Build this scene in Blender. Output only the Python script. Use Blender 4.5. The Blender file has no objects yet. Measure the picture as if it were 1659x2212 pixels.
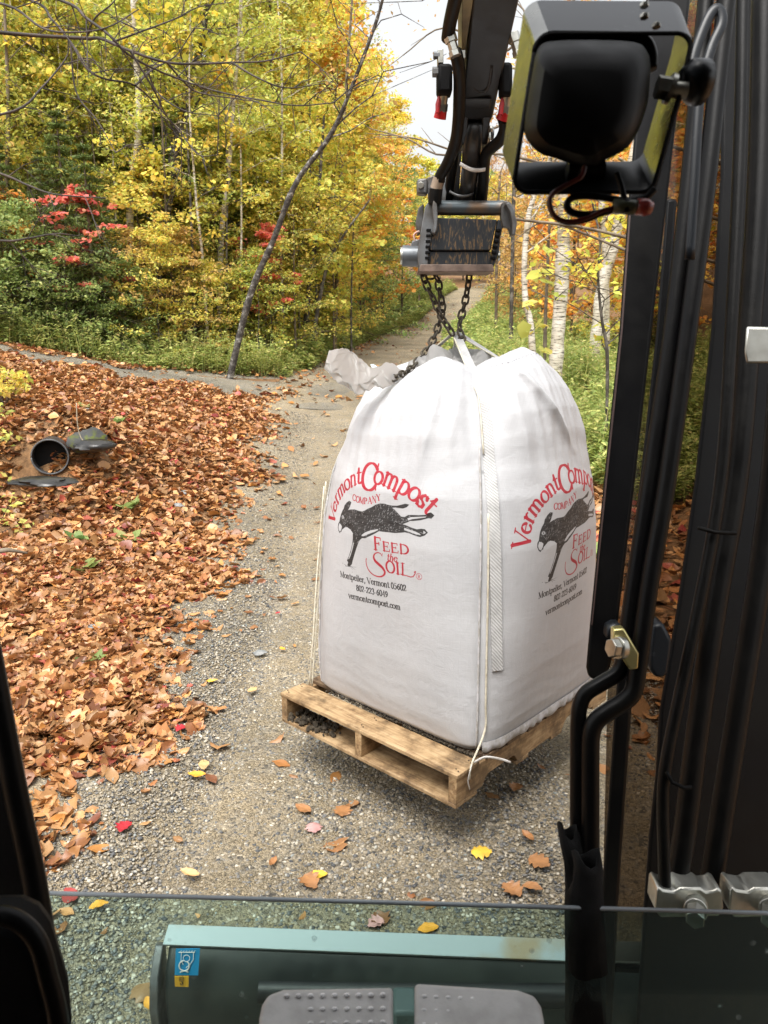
import bpy, bmesh, math, random
import numpy as np
from mathutils import Vector, Matrix, noise
R = math.radians
SC = bpy.context.scene
COL = SC.collection
# ---------------------------------------------------------------- camera
PITCH = R(13.0)
CAMZ = 2.0
FPX = 1662.0            # focal length in units of a 1659 x 2212 view of the frame
cam = bpy.data.cameras.new('camera')
cam.sensor_fit = 'VERTICAL'
cam.sensor_height = 34.6
cam.lens = 26.0
cam.clip_start = 0.02
cam.clip_end = 1500
co = bpy.data.objects.new('camera', cam)
COL.objects.link(co)
co.location = (0, 0, CAMZ)
co.rotation_euler = (R(90) - PITCH, 0, 0)
SC.camera = co
cam.dof.use_dof = True
cam.dof.focus_distance = 3.4
cam.dof.aperture_fstop = 8.5
# ---------------------------------------------------------------- world, sun, exposure
W = bpy.data.worlds.new("World")
SC.world = W
W.use_nodes = True
wn = W.node_tree
for n in list(wn.nodes): wn.nodes.remove(n)
sky = wn.nodes.new('ShaderNodeTexSky')
sky.sky_type = 'NISHITA'
sky.sun_disc = False
sky.sun_elevation = R(63)
sky.sun_rotation = R(198)
sky.air_density = 1.6
sky.dust_density = 6.0
sky.ozone_density = 1.0
hs = wn.nodes.new('ShaderNodeHueSaturation')
hs.inputs['Saturation'].default_value = 0.12
bg = wn.nodes.new('ShaderNodeBackground')
bg.inputs[1].default_value = 0.15
ow = wn.nodes.new('ShaderNodeOutputWorld')
wn.links.new(sky.outputs[0], hs.inputs['Color'])
wn.links.new(hs.outputs[0], bg.inputs[0])
wn.links.new(bg.outputs[0], ow.inputs[0])
sl = bpy.data.lights.new('sun', 'SUN')
sl.energy = 1.5
sl.angle = R(35)
sl.color = (1.0, 0.96, 0.9)
so = bpy.data.objects.new('sun', sl)
COL.objects.link(so)
so.rotation_euler = Vector((.14, .42, -.90)).to_track_quat('-Z', 'Y').to_euler()
SC.view_settings.view_transform = 'Standard'
SC.view_settings.look = 'None'
SC.view_settings.gamma = 1.0
SC.view_settings.exposure = 1.0
SC.render.engine = 'CYCLES'
SC.cycles.max_bounces = 8
SC.cycles.transparent_max_bounces = 16
SC.cycles.caustics_reflective = False
SC.cycles.caustics_refractive = False
SC.cycles.use_denoising = True

# ---------------------------------------------------------------- projection helpers
CP, SP = math.cos(PITCH), math.sin(PITCH)
def ray(x, y):
    u = (x - 829.5) / FPX; v = (y - 1106) / FPX
    return Vector((u, CP - v * SP, -(SP + v * CP)))
CAM = Vector((0, 0, CAMZ))
def PT(x, y, t): return CAM + ray(x, y) * t
def PY(x, y, Y):
    r = ray(x, y); return CAM + r * (Y / r.y)

# ---------------------------------------------------------------- mesh helpers
class MB:
    def __init__(s): s.v = []; s.f = []; s.m = []; s.mi = 0
    def add(s, vs, fs):
        o = len(s.v); s.v += [tuple(v) for v in vs]
        s.f += [tuple(i + o for i in f) for f in fs]; s.m += [s.mi] * len(fs)
    def box(s, lo, hi):
        x0, y0, z0 = lo; x1, y1, z1 = hi
        s.add([(x0,y0,z0),(x1,y0,z0),(x1,y1,z0),(x0,y1,z0),(x0,y0,z1),(x1,y0,z1),(x1,y1,z1),(x0,y1,z1)],
              [(0,3,2,1),(4,5,6,7),(0,1,5,4),(1,2,6,5),(2,3,7,6),(3,0,4,7)])
    def prism(s, poly, ext):
        """poly: 3D points, ext: vector"""
        n = len(poly); e = Vector(ext); poly = [Vector(p) for p in poly]
        s.add(poly + [p + e for p in poly], [tuple(range(n - 1, -1, -1)), tuple(range(n, 2 * n))] +
              [(i, (i + 1) % n, n + (i + 1) % n, n + i) for i in range(n)])
    def tube(s, pts, rad, n=10, cap=True, flat=1.0, up=None):
        pts = [Vector(p) for p in pts]; k = len(pts)
        rs = rad if isinstance(rad, (list, tuple)) else [rad] * k
        vs = []; nrm = None
        for i, p in enumerate(pts):
            d = (pts[min(i + 1, k - 1)] - pts[max(i - 1, 0)])
            if d.length < 1e-9: d = Vector((0, 0, 1))
            d.normalize()
            if nrm is None:
                a = up if up is not None else (Vector((0, 0, 1)) if abs(d.z) < .9 else Vector((1, 0, 0)))
                nrm = (a - d * a.dot(d)).normalized()
            else:
                nrm = (nrm - d * nrm.dot(d)).normalized()
            b = d.cross(nrm)
            for j in range(n):
                t = 2 * math.pi * j / n
                vs.append(p + (nrm * math.cos(t) + b * (math.sin(t) * flat)) * rs[i])
        fs = []
        for i in range(k - 1):
            for j in range(n):
                a = i * n + j; b2 = i * n + (j + 1) % n
                fs.append((a, b2, b2 + n, a + n))
        if cap:
            fs.append(tuple(range(n - 1, -1, -1))); fs.append(tuple((k - 1) * n + j for j in range(n)))
        s.add(vs, fs)
    def cyl(s, a, b, r, n=20, r2=None):
        s.tube([a, b], [r, r if r2 is None else r2], n)
    def grid(s, fn, nu, nv):
        vs = [fn(i / nu, j / nv) for j in range(nv + 1) for i in range(nu + 1)]
        s.add(vs, [(j*(nu+1)+i, j*(nu+1)+i+1, (j+1)*(nu+1)+i+1, (j+1)*(nu+1)+i) for j in range(nv) for i in range(nu)])
    def ball(s, c, r, nu=14, nv=10, sq=(1, 1, 1)):
        c = Vector(c); vs = []; fs = []
        for j in range(nv + 1):
            ph = math.pi * j / nv
            for i in range(nu):
                th = 2 * math.pi * i / nu
                vs.append(c + Vector((math.sin(ph)*math.cos(th)*sq[0], math.sin(ph)*math.sin(th)*sq[1], math.cos(ph)*sq[2])) * r)
        for j in range(nv):
            for i in range(nu):
                fs.append((j*nu+i, j*nu+(i+1)%nu, (j+1)*nu+(i+1)%nu, (j+1)*nu+i))
        s.add(vs, fs)
    def build(s, name, mat, parent=None, smooth=False, bevel=0, seg=2, weld=False):
        me = bpy.data.meshes.new(name)
        off = parent.matrix_world.translation if parent is not None else Vector((0, 0, 0))
        if parent is not None: off = Vector(base_of(parent))
        me.from_pydata([(x - off.x, y - off.y, z - off.z) for x, y, z in s.v], [], s.f)
        mats = mat if isinstance(mat, (list, tuple)) else [mat]
        for m in mats: me.materials.append(m)
        if len(mats) > 1: me.polygons.foreach_set('material_index', s.m)
        bm = bmesh.new(); bm.from_mesh(me)
        if weld: bmesh.ops.remove_doubles(bm, verts=bm.verts, dist=1e-5)
        bmesh.ops.recalc_face_normals(bm, faces=bm.faces)
        bm.to_mesh(me); bm.free()
        if smooth: me.polygons.foreach_set('use_smooth', [True] * len(me.polygons))
        me.update()
        o = bpy.data.objects.new(name, me); COL.objects.link(o)
        if parent is not None: o.parent = parent
        if bevel:
            b = o.modifiers.new('bevel', 'BEVEL'); b.width = bevel; b.segments = seg; b.limit_method = 'ANGLE'; b.angle_limit = R(35)
        if smooth == 'auto' or bevel:
            me.polygons.foreach_set('use_smooth', [True] * len(me.polygons))
            try:
                me.set_sharp_from_angle(angle=R(40))
            except Exception: pass
        return o
def base_of(o):
    v = Vector((0, 0, 0))
    while o is not None:
        v += Vector(o.location); o = o.parent
    return v
def tag(o, label=None, cat=None, group=None, kind=None):
    if label: o['label'] = label
    if cat: o['category'] = cat
    if group: o['group'] = group
    if kind: o['kind'] = kind
    return o
def thing(name, loc, label, cat, group=None):
    o = bpy.data.objects.new(name, None); COL.objects.link(o); o.location = loc
    o.empty_display_size = .1
    return tag(o, label, cat, group)
def np_mesh(name, V, F, mats, parent=None, smooth=False, mi=None, link=True):
    """V (N,3), F (M,k) numpy"""
    me = bpy.data.meshes.new(name)
    k = F.shape[1]
    me.vertices.add(len(V)); me.vertices.foreach_set('co', V.astype(np.float32).ravel())
    me.loops.add(F.size); me.loops.foreach_set('vertex_index', F.astype(np.int32).ravel())
    me.polygons.add(len(F)); me.polygons.foreach_set('loop_start', np.arange(0, F.size, k, dtype=np.int32))
    me.polygons.foreach_set('loop_total', np.full(len(F), k, dtype=np.int32))
    if smooth: me.polygons.foreach_set('use_smooth', np.ones(len(F), dtype=bool))
    for m in (mats if isinstance(mats, (list, tuple)) else [mats]): me.materials.append(m)
    if mi is not None: me.polygons.foreach_set('material_index', mi.astype(np.int32))
    me.update(calc_edges=True)
    if not link: return me
    o = bpy.data.objects.new(name, me); COL.objects.link(o)
    if parent is not None: o.parent = parent
    return o
def spline(pts, n=8):
    """Catmull-Rom through points"""
    P = [Vector(p) for p in pts]
    P = [P[0] * 2 - P[1]] + P + [P[-1] * 2 - P[-2]]
    out = []
    for i in range(1, len(P) - 2):
        for k in range(n):
            t = k / n
            out.append(0.5 * ((2*P[i]) + (-P[i-1]+P[i+1])*t + (2*P[i-1]-5*P[i]+4*P[i+1]-P[i+2])*t*t + (-P[i-1]+3*P[i]-3*P[i+1]+P[i+2])*t**3))
    out.append(P[-2])
    return out

# ---------------------------------------------------------------- materials
def nmat(name):
    m = bpy.data.materials.new(name); m.use_nodes = True
    nt = m.node_tree
    for n in list(nt.nodes): nt.nodes.remove(n)
    out = nt.nodes.new('ShaderNodeOutputMaterial')
    return m, nt, out
def N(nt, t, **kw):
    n = nt.nodes.new(t)
    for k, v in kw.items():
        if k in n.inputs: n.inputs[k].default_value = v
        else: setattr(n, k, v)
    return n
def ramp(nt, cols, interp='LINEAR'):
    r = nt.nodes.new('ShaderNodeValToRGB'); cr = r.color_ramp; cr.interpolation = interp
    while len(cr.elements) < len(cols): cr.elements.new(0.5)
    for e, (p, c) in zip(cr.elements, cols):
        e.position = p; e.color = (c[0], c[1], c[2], 1)
    return r
def simple(name, col, rough=.5, metal=0, col2=None, scale=8, bump=0, bscale=60, spec=.5, coat=0, detail=5, lo=.4, hi=.65):
    m, nt, out = nmat(name); L = nt.links
    p = N(nt, 'ShaderNodeBsdfPrincipled', Roughness=rough, Metallic=metal)
    p.inputs['Specular IOR Level'].default_value = spec
    p.inputs['Coat Weight'].default_value = coat
    tc = N(nt, 'ShaderNodeTexCoord')
    if col2 is None: col2 = tuple(c * .7 for c in col)
    nz = N(nt, 'ShaderNodeTexNoise', Scale=scale, Detail=detail); L.new(tc.outputs['Object'], nz.inputs['Vector'])
    r = ramp(nt, [(lo, col), (hi, col2)]); L.new(nz.outputs['Fac'], r.inputs[0]); L.new(r.outputs[0], p.inputs['Base Color'])
    nr = N(nt, 'ShaderNodeMapRange'); nr.inputs[3].default_value = max(0, rough - .1); nr.inputs[4].default_value = min(1, rough + .15)
    n2 = N(nt, 'ShaderNodeTexNoise', Scale=scale * 4, Detail=4); L.new(tc.outputs['Object'], n2.inputs['Vector'])
    L.new(n2.outputs['Fac'], nr.inputs[0]); L.new(nr.outputs[0], p.inputs['Roughness'])
    if bump:
        b = N(nt, 'ShaderNodeBump', Strength=bump, Distance=.002)
        n3 = N(nt, 'ShaderNodeTexNoise', Scale=bscale, Detail=4); L.new(tc.outputs['Object'], n3.inputs['Vector'])
        L.new(n3.outputs['Fac'], b.inputs['Height']); L.new(b.outputs[0], p.inputs['Normal'])
    L.new(p.outputs[0], out.inputs[0])
    return m
def leafmat(name, cols, trans=.48, rough=.55, objvar=.012, valvar=.25, backcol=None):
    m, nt, out = nmat(name); L = nt.links
    g = N(nt, 'ShaderNodeNewGeometry'); oi = N(nt, 'ShaderNodeObjectInfo')
    r = ramp(nt, cols); L.new(g.outputs['Random Per Island'], r.inputs[0])
    h = N(nt, 'ShaderNodeHueSaturation')
    mr = N(nt, 'ShaderNodeMapRange'); mr.inputs[3].default_value = .5 - objvar; mr.inputs[4].default_value = .5 + objvar
    L.new(oi.outputs['Random'], mr.inputs[0]); L.new(mr.outputs[0], h.inputs['Hue'])
    # value varies leaf by leaf
    ml = N(nt, 'ShaderNodeMath', operation='MULTIPLY'); ml.inputs[1].default_value = 57.3
    fr = N(nt, 'ShaderNodeMath', operation='FRACT')
    L.new(g.outputs['Random Per Island'], ml.inputs[0]); L.new(ml.outputs[0], fr.inputs[0])
    mv = N(nt, 'ShaderNodeMapRange'); mv.inputs[3].default_value = 1 - valvar; mv.inputs[4].default_value = 1 + valvar
    L.new(fr.outputs[0], mv.inputs[0]); L.new(mv.outputs[0], h.inputs['Value'])
    L.new(r.outputs[0], h.inputs['Color']); h.inputs['Saturation'].default_value = .94
    p = N(nt, 'ShaderNodeBsdfPrincipled', Roughness=rough); p.inputs['Specular IOR Level'].default_value = .45
    t = N(nt, 'ShaderNodeBsdfTranslucent'); mx = N(nt, 'ShaderNodeMixShader'); mx.inputs[0].default_value = trans
    L.new(h.outputs[0], p.inputs['Base Color']); L.new(h.outputs[0], t.inputs[0])
    L.new(p.outputs[0], mx.inputs[1]); L.new(t.outputs[0], mx.inputs[2]); L.new(mx.outputs[0], out.inputs[0])
    return m

M = {}
M['blackpaint'] = simple('black_paint', (.003,.003,.0035), .34, col2=(.005,.0048,.0045), spec=.16, scale=6, bump=.1, bscale=140)
M['matteblack'] = simple('matte_black', (.003,.003,.0035), .6, col2=(.006,.0055,.005), spec=.12, scale=10, bump=.2, bscale=200)
M['rubber'] = simple('hose_rubber', (.003,.003,.003), .4, col2=(.006,.0058,.0055), spec=.2, scale=14, bump=.15, bscale=220)
M['canvas'] = simple('black_canvas', (.004,.004,.004), .85, col2=(.010,.010,.010), spec=.2, scale=20, bump=.5, bscale=400)
M['zinc'] = simple('zinc_plate', (.55,.55,.5), .32, .9, col2=(.35,.34,.3), scale=16, bump=.1)
M['yellowzinc'] = simple('yellow_zinc', (.62,.55,.24), .3, .9, col2=(.42,.38,.2), scale=10, bump=.1)
M['steel'] = simple('worn_steel', (.17,.175,.18), .45, .6, col2=(.09,.08,.07), scale=12, bump=.2, bscale=90)
M['armpaint'] = simple('arm_paint', (.009,.009,.010), .38, col2=(.020,.0195,.019), scale=9, bump=.15, bscale=80)
M['redplastic'] = simple('red_plastic', (.5,.01,.012), .35, col2=(.3,.008,.01), scale=20)
M['chain'] = simple('chain_steel', (.045,.04,.034), .5, .6, col2=(.11,.09,.06), scale=40, bump=.3, bscale=160)
M['webbing'] = None
M['tie'] = simple('white_tie', (.65,.63,.6), .5, col2=(.5,.47,.43), scale=30)
M['pad'] = simple('grey_rubber_pad', (.42,.41,.40), .7, col2=(.34,.33,.32), scale=30, bump=.3, bscale=300)
M['padlight'] = simple('pad_dots', (.75,.74,.74), .5)
M['bark_dark'] = simple('dark_bark', (.045,.038,.03), .9, col2=(.16,.145,.125), scale=9, bump=.8, bscale=40, lo=.45, hi=.62)
M['bark_brown'] = simple('brown_bark', (.10,.075,.05), .9, col2=(.22,.18,.13), scale=7, bump=.8, bscale=40)
M['bark_twig'] = simple('twig_bark', (.03,.024,.02), .7, col2=(.075,.055,.045), scale=5)

def birchmat():
    m, nt, out = nmat('birch_bark'); L = nt.links
    tc = N(nt, 'ShaderNodeTexCoord'); mp = N(nt, 'ShaderNodeMapping'); mp.inputs['Scale'].default_value = (2.2, 2.2, 16)
    L.new(tc.outputs['Object'], mp.inputs[0])
    nz = N(nt, 'ShaderNodeTexNoise', Scale=3.2, Detail=6, Roughness=.65); L.new(mp.outputs[0], nz.inputs['Vector'])
    r = ramp(nt, [(.36, (.03,.027,.024)), (.43, (.30,.27,.22)), (.5, (.62,.57,.49)), (.7, (.74,.71,.65))]); L.new(nz.outputs['Fac'], r.inputs[0])
    n2 = N(nt, 'ShaderNodeTexNoise', Scale=2.2, Detail=3); L.new(tc.outputs['Object'], n2.inputs['Vector'])
    r2 = ramp(nt, [(.38, (.62,.57,.46)), (.6, (1,1,1))]); L.new(n2.outputs['Fac'], r2.inputs[0])
    mx = N(nt, 'ShaderNodeMix', data_type='RGBA', blend_type='MULTIPLY'); mx.inputs[0].default_value = 1
    L.new(r.outputs[0], mx.inputs[6]); L.new(r2.outputs[0], mx.inputs[7])
    p = N(nt, 'ShaderNodeBsdfPrincipled', Roughness=.7); L.new(mx.outputs[2], p.inputs['Base Color'])
    b = N(nt, 'ShaderNodeBump', Strength=.5, Distance=.01); L.new(nz.outputs['Fac'], b.inputs['Height']); L.new(b.outputs[0], p.inputs['Normal'])
    L.new(p.outputs[0], out.inputs[0]); return m
M['birch'] = birchmat()
def lichenbark():
    m, nt, out = nmat('spotted_bark'); L = nt.links
    tc = N(nt, 'ShaderNodeTexCoord'); mp = N(nt, 'ShaderNodeMapping'); mp.inputs['Scale'].default_value = (1, 1, 1.2)
    L.new(tc.outputs['Object'], mp.inputs[0])
    nz = N(nt, 'ShaderNodeTexNoise', Scale=7, Detail=7, Roughness=.75); L.new(mp.outputs[0], nz.inputs['Vector'])
    r = ramp(nt, [(.44, (.035,.03,.027)), (.53, (.09,.08,.07)), (.59, (.20,.19,.17)), (.64, (.52,.51,.48))]); L.new(nz.outputs['Fac'], r.inputs[0])
    p = N(nt, 'ShaderNodeBsdfPrincipled', Roughness=.85); L.new(r.outputs[0], p.inputs['Base Color'])
    L.new(p.outputs[0], out.inputs[0]); return m
M['lichen'] = lichenbark()

LEAF = dict(
 lime = leafmat('lime_leaves', [(0,(.42,.52,.09)),(.45,(.66,.70,.14)),(.8,(.80,.74,.17)),(1,(.62,.44,.12))]),
 olive = leafmat('olive_leaves', [(0,(0.226,0.305,0.051)),(.4,(0.429,0.475,0.079)),(.8,(0.678,0.610,0.102)),(1,(0.621,0.395,0.079))]),
 gold = leafmat('gold_leaves', [(0,(.52,.58,.08)),(.4,(.78,.72,.09)),(.75,(.88,.66,.07)),(1,(.74,.46,.08))]),
 orange = leafmat('orange_leaves', [(0,(.80,.66,.10)),(.35,(.90,.58,.08)),(.7,(.88,.42,.07)),(1,(.80,.28,.07))]),
 red = leafmat('red_leaves', [(0,(.82,.26,.12)),(.4,(.80,.12,.11)),(.8,(.78,.18,.15)),(1,(.82,.42,.14))]),
 green = leafmat('green_leaves', [(0,(0.141,0.231,0.054)),(.4,(0.264,0.371,0.090)),(.8,(0.423,0.509,0.162)),(1,(0.547,0.537,0.162))]),
 yellow = leafmat('yellow_leaves', [(0,(.42,.52,.09)),(.35,(.70,.70,.11)),(.7,(.85,.68,.10)),(1,(.72,.48,.10))]),
 brown = leafmat('russet_leaves', [(0,(0.520,0.316,0.090)),(.4,(0.678,0.407,0.113)),(.7,(0.497,0.249,0.079)),(1,(0.746,0.520,0.136))]),
 spruce = leafmat('spruce_needles', [(0,(.07,.115,.025)),(.5,(.13,.19,.04)),(1,(.21,.27,.06))], trans=.3, objvar=.015),
 weed = leafmat('weed_leaves', [(0,(0.203,0.294,0.068)),(.45,(0.362,0.452,0.113)),(.8,(0.542,0.565,0.158)),(1,(0.621,0.508,0.203))], trans=.4, objvar=.01),
 litter = leafmat('fallen_leaves', [(0,(0.292,0.107,0.025)),(.2,(0.405,0.187,0.055)),(.38,(0.502,0.280,0.111)),(.52,(0.356,0.140,0.037)),(.68,(0.178,0.063,0.023)),(.80,(0.454,0.234,0.081)),(.92,(0.486,0.200,0.030)),(.965,(0.275,0.074,0.036)),(1,(0.405,0.034,0.025))], trans=.12, rough=.40, objvar=.0, valvar=.42),
)
# ---------------------------------------------------------------- terrain
ROADC = [(-6,.1,1.3),(0,.05,1.3),(5,.05,1.3),(8.7,.0,1.5),(14.5,-.15,1.85),(20,.05,1.65),(24,.25,1.5),(31,.85,1.5),(38,2.05,1.5),(44,3.4,1.5),(50,4.9,1.4),(55,6.2,1.35),(64,10,1.3)]
_ry = np.array([r[0] for r in ROADC]); _rx = np.array([r[1] for r in ROADC]); _rh = np.array([r[2] for r in ROADC])
def road_c(Y): return np.interp(Y, _ry, _rx)
def road_h(Y): return np.interp(Y, _ry, _rh)
CPTS = np.array([
 (0,-4,0),(4,-4,0),(-4,-4,0),(0,0,0),(-3,0,0),(3,0,.0),(0,3,0),(-3,3,.02),(2.5,3,.0),(0,5,0),(-1.4,5,.0),(-2.6,5,.08),(-4,5,.22),(2.2,5,.05),(5,5,.3),
 (0,8,.04),(-1.6,8,.05),(-2.6,8,.30),(-3.6,8.3,.62),(-5,8,.7),(-7,8,.9),(2.4,8,.12),(6,8,.6),
 (0,11,.2),(1.8,11,.22),(-1.7,11,.3),(-3,10,.68),(-4.5,11,1.05),(-8,11,1.5),(4,11,.4),
 (0,14.5,.5),(-2,14.5,.75),(-2.9,14.5,.93),(-4.3,13.5,1.22),(-6.7,13.5,1.67),(-10,13.5,2.1),(3,14.5,.75),(6,15,1.1),(10,15,1.5),
 (-3.3,16.5,1.14),(-4.95,15.5,1.35),(-7,15.2,1.72),(0,20,1.0),(-3,20,1.4),(3,20,1.1),(8,20,1.7),(-10,20,2.2),
 (.84,31,1.6),(-3,31,1.9),(5,31,1.9),(2.1,44,2.6),(-3,44,3.2),(7,44,3.0),(5.9,54,4.7),(0,55,5.2),(12,54,5.0),(11,64,5.6),(-10,45,4.5),(-10,32,3.2),(14,32,2.8)], dtype=float)
def _tps(r2): return np.where(r2 > 0, .5 * r2 * np.log(np.maximum(r2, 1e-12)), 0)
def _fit():
    P = CPTS[:, :2]; n = len(P)
    d2 = ((P[:, None] - P[None]) ** 2).sum(-1)
    K = _tps(d2) + np.eye(n) * .05
    A = np.zeros((n + 3, n + 3)); A[:n, :n] = K; A[:n, n] = 1; A[:n, n+1:] = P; A[n, :n] = 1; A[n+1:, :n] = P.T
    return np.linalg.solve(A, np.concatenate([CPTS[:, 2], [0, 0, 0]]))
_W = _fit()
PIPE = Vector((-3.72, 8.25, 0))
def ground(X, Y):
    X = np.asarray(X, float); Y = np.asarray(Y, float)
    xc = np.clip(X, -11, 14); yc = np.clip(Y, -4, 62)
    sh = X.shape; q = np.stack([xc.ravel(), yc.ravel()], 1)
    out = np.zeros(len(q)); n = len(CPTS)
    for i in range(0, len(q), 20000):
        c = q[i:i+20000]
        d2 = ((c[:, None] - CPTS[None, :, :2]) ** 2).sum(-1)
        out[i:i+20000] = _tps(d2) @ _W[:n] + _W[n] + c @ _W[n+1:]
    z = out.reshape(sh)
    rc = road_c(np.clip(Y, -6, 64))
    ss = np.clip((Y - 16) / 8, 0, 1); ss = ss * ss * (3 - 2 * ss)
    dl = np.clip(rc - 6 - X, 0, 60); dr = np.clip(X - rc - 8, 0, 60)
    z = z + ss * (.30 * dl + .16 * dr)
    z = z + .12 * np.clip(Y - 60, 0, 90)
    # small ditch below the culvert mouth, with a steep head wall above it
    ex = (X - PIPE.x + .02) / .62; ey = (Y - (PIPE.y - .62)) / np.where(Y > PIPE.y - .62, .50, 1.15)
    d = np.sqrt(ex ** 2 + ey ** 2)
    z = z - .32 * (1 - np.clip((d - .55) / .75, 0, 1)) ** 1.0 * np.where(d < 1.3, 1, 0)
    z = z + .42 * np.exp(-(((X - PIPE.x - .1) / .8) ** 2 + ((Y - 8.85) / .62) ** 2))
    ex = (X + 4.3) / .8; ey = (Y - 5.9) / .7
    z = z - .25 * np.exp(-(ex ** 2 + ey ** 2))
    return z
def gz(x, y): return float(ground(np.array([x]), np.array([y]))[0])
def bump2(X, Y, a, f):
    return a * (np.sin(X * f + 1.3 * np.sin(Y * f * .7)) * np.cos(Y * f * .9 + np.sin(X * f * .6)))

def litter_mask(X, Y):
    """1 where fallen leaves lie thick"""
    rc, rh = road_c(Y), road_h(Y)
    wob = .16 * np.sin(Y * 2.1) + .1 * np.sin(Y * 5.3 + 1) + .07 * np.sin(Y * 11 + X * 3)
    left = np.clip((rc - rh + wob + .14 - X) / .55, 0, 1) ** 1.1
    right = np.clip((X - (rc + rh) + wob * .6) / .35, 0, 1)
    return np.maximum(left, right)
DRV = np.array([(-.6,17.2),(-2.2,15.9),(-3.3,15.35),(-4.7,14.6),(-6.7,14.3),(-9,14.6),(-14,16)])
def drive_dist(X, Y):
    best = np.full(np.shape(X), 1e9)
    for a, b in zip(DRV[:-1], DRV[1:]):
        ab = b - a; t = np.clip(((X - a[0]) * ab[0] + (Y - a[1]) * ab[1]) / (ab @ ab), 0, 1)
        best = np.minimum(best, np.hypot(X - a[0] - t * ab[0], Y - a[1] - t * ab[1]))
    return best

def rough_mask(X, Y): return np.clip((np.abs(X - road_c(Y)) - road_h(Y) - .1) / .6, 0, 1) * np.clip((drive_dist(X, Y) - 1.1) / .5, 0, 1)
def tz(X, Y): return ground(X, Y) + rough_mask(X, Y) * (bump2(X, Y, .03, 2.1) + bump2(X + 3, Y, .015, 5.3))
def soilmat():
    m, nt, out = nmat('woodland_soil'); L = nt.links
    tc = N(nt, 'ShaderNodeTexCoord')
    n1 = N(nt, 'ShaderNodeTexNoise', Scale=14, Detail=8, Roughness=.7); L.new(tc.outputs['Object'], n1.inputs['Vector'])
    r = ramp(nt, [(.3,(.05,.03,.015)),(.45,(.16,.085,.035)),(.6,(.26,.14,.06)),(.75,(.12,.11,.04))]); L.new(n1.outputs['Fac'], r.inputs[0])
    p = N(nt, 'ShaderNodeBsdfPrincipled', Roughness=.9); L.new(r.outputs[0], p.inputs['Base Color'])
    b = N(nt, 'ShaderNodeBump', Strength=1, Distance=.03); L.new(n1.outputs['Fac'], b.inputs['Height']); L.new(b.outputs[0], p.inputs['Normal'])
    L.new(p.outputs[0], out.inputs[0]); return m
def gravelmat(name, cols, tint=(1,1,1)):
    m, nt, out = nmat(name); L = nt.links
    tc = N(nt, 'ShaderNodeTexCoord')
    v1 = N(nt, 'ShaderNodeTexVoronoi', Scale=75); v2 = N(nt, 'ShaderNodeTexVoronoi', Scale=170)
    for v in (v1, v2): L.new(tc.outputs['Object'], v.inputs['Vector'])
    sp = N(nt, 'ShaderNodeSeparateColor'); L.new(v1.outputs['Color'], sp.inputs[0])
    r = ramp(nt, cols); L.new(sp.outputs[0], r.inputs[0])
    sp2 = N(nt, 'ShaderNodeSeparateColor'); L.new(v2.outputs['Color'], sp2.inputs[0])
    r2 = ramp(nt, [(0,(.10,.09,.07)),(.5,(.27,.24,.185)),(1,(.44,.40,.32))]); L.new(sp2.outputs[0], r2.inputs[0])
    n1 = N(nt, 'ShaderNodeTexNoise', Scale=9, Detail=6, Roughness=.7); L.new(tc.outputs['Object'], n1.inputs['Vector'])
    rm = ramp(nt, [(.42,(0,0,0)),(.56,(1,1,1))]); L.new(n1.outputs['Fac'], rm.inputs[0])
    mx = N(nt, 'ShaderNodeMix', data_type='RGBA'); L.new(rm.outputs[0], mx.inputs[0]); L.new(r.outputs[0], mx.inputs[6]); L.new(r2.outputs[0], mx.inputs[7])
    n3 = N(nt, 'ShaderNodeTexNoise', Scale=.9, Detail=3); L.new(tc.outputs['Object'], n3.inputs['Vector'])
    r3 = ramp(nt, [(.35,(.72*tint[0],.70*tint[1],.66*tint[2])),(.65,(1.1*tint[0],1.05*tint[1],.98*tint[2]))]); L.new(n3.outputs['Fac'], r3.inputs[0])
    m2 = N(nt, 'ShaderNodeMix', data_type='RGBA', blend_type='MULTIPLY'); m2.inputs[0].default_value = 1
    L.new(mx.outputs[2], m2.inputs[6]); L.new(r3.outputs[0], m2.inputs[7])
    p = N(nt, 'ShaderNodeBsdfPrincipled', Roughness=.75); L.new(m2.outputs[2], p.inputs['Base Color'])
    ad = N(nt, 'ShaderNodeMath', operation='ADD'); L.new(v1.outputs['Distance'], ad.inputs[0]); L.new(v2.outputs['Distance'], ad.inputs[1])
    b = N(nt, 'ShaderNodeBump', Strength=.8, Distance=.008, invert=True); L.new(ad.outputs[0], b.inputs['Height']); L.new(b.outputs[0], p.inputs['Normal'])
    L.new(p.outputs[0], out.inputs[0]); return m
GCOL = [(0,(.07,.07,.072)),(.25,(.18,.175,.165)),(.5,(.30,.28,.24)),(.75,(.40,.37,.31)),(.9,(.23,.24,.25)),(1,(.60,.56,.49))]
M['soil'] = soilmat()
M['gravel'] = gravelmat('road_gravel', GCOL, (.96,.89,.76))
M['crushed'] = gravelmat('crushed_stone', GCOL, (.74,.74,.72))

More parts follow.
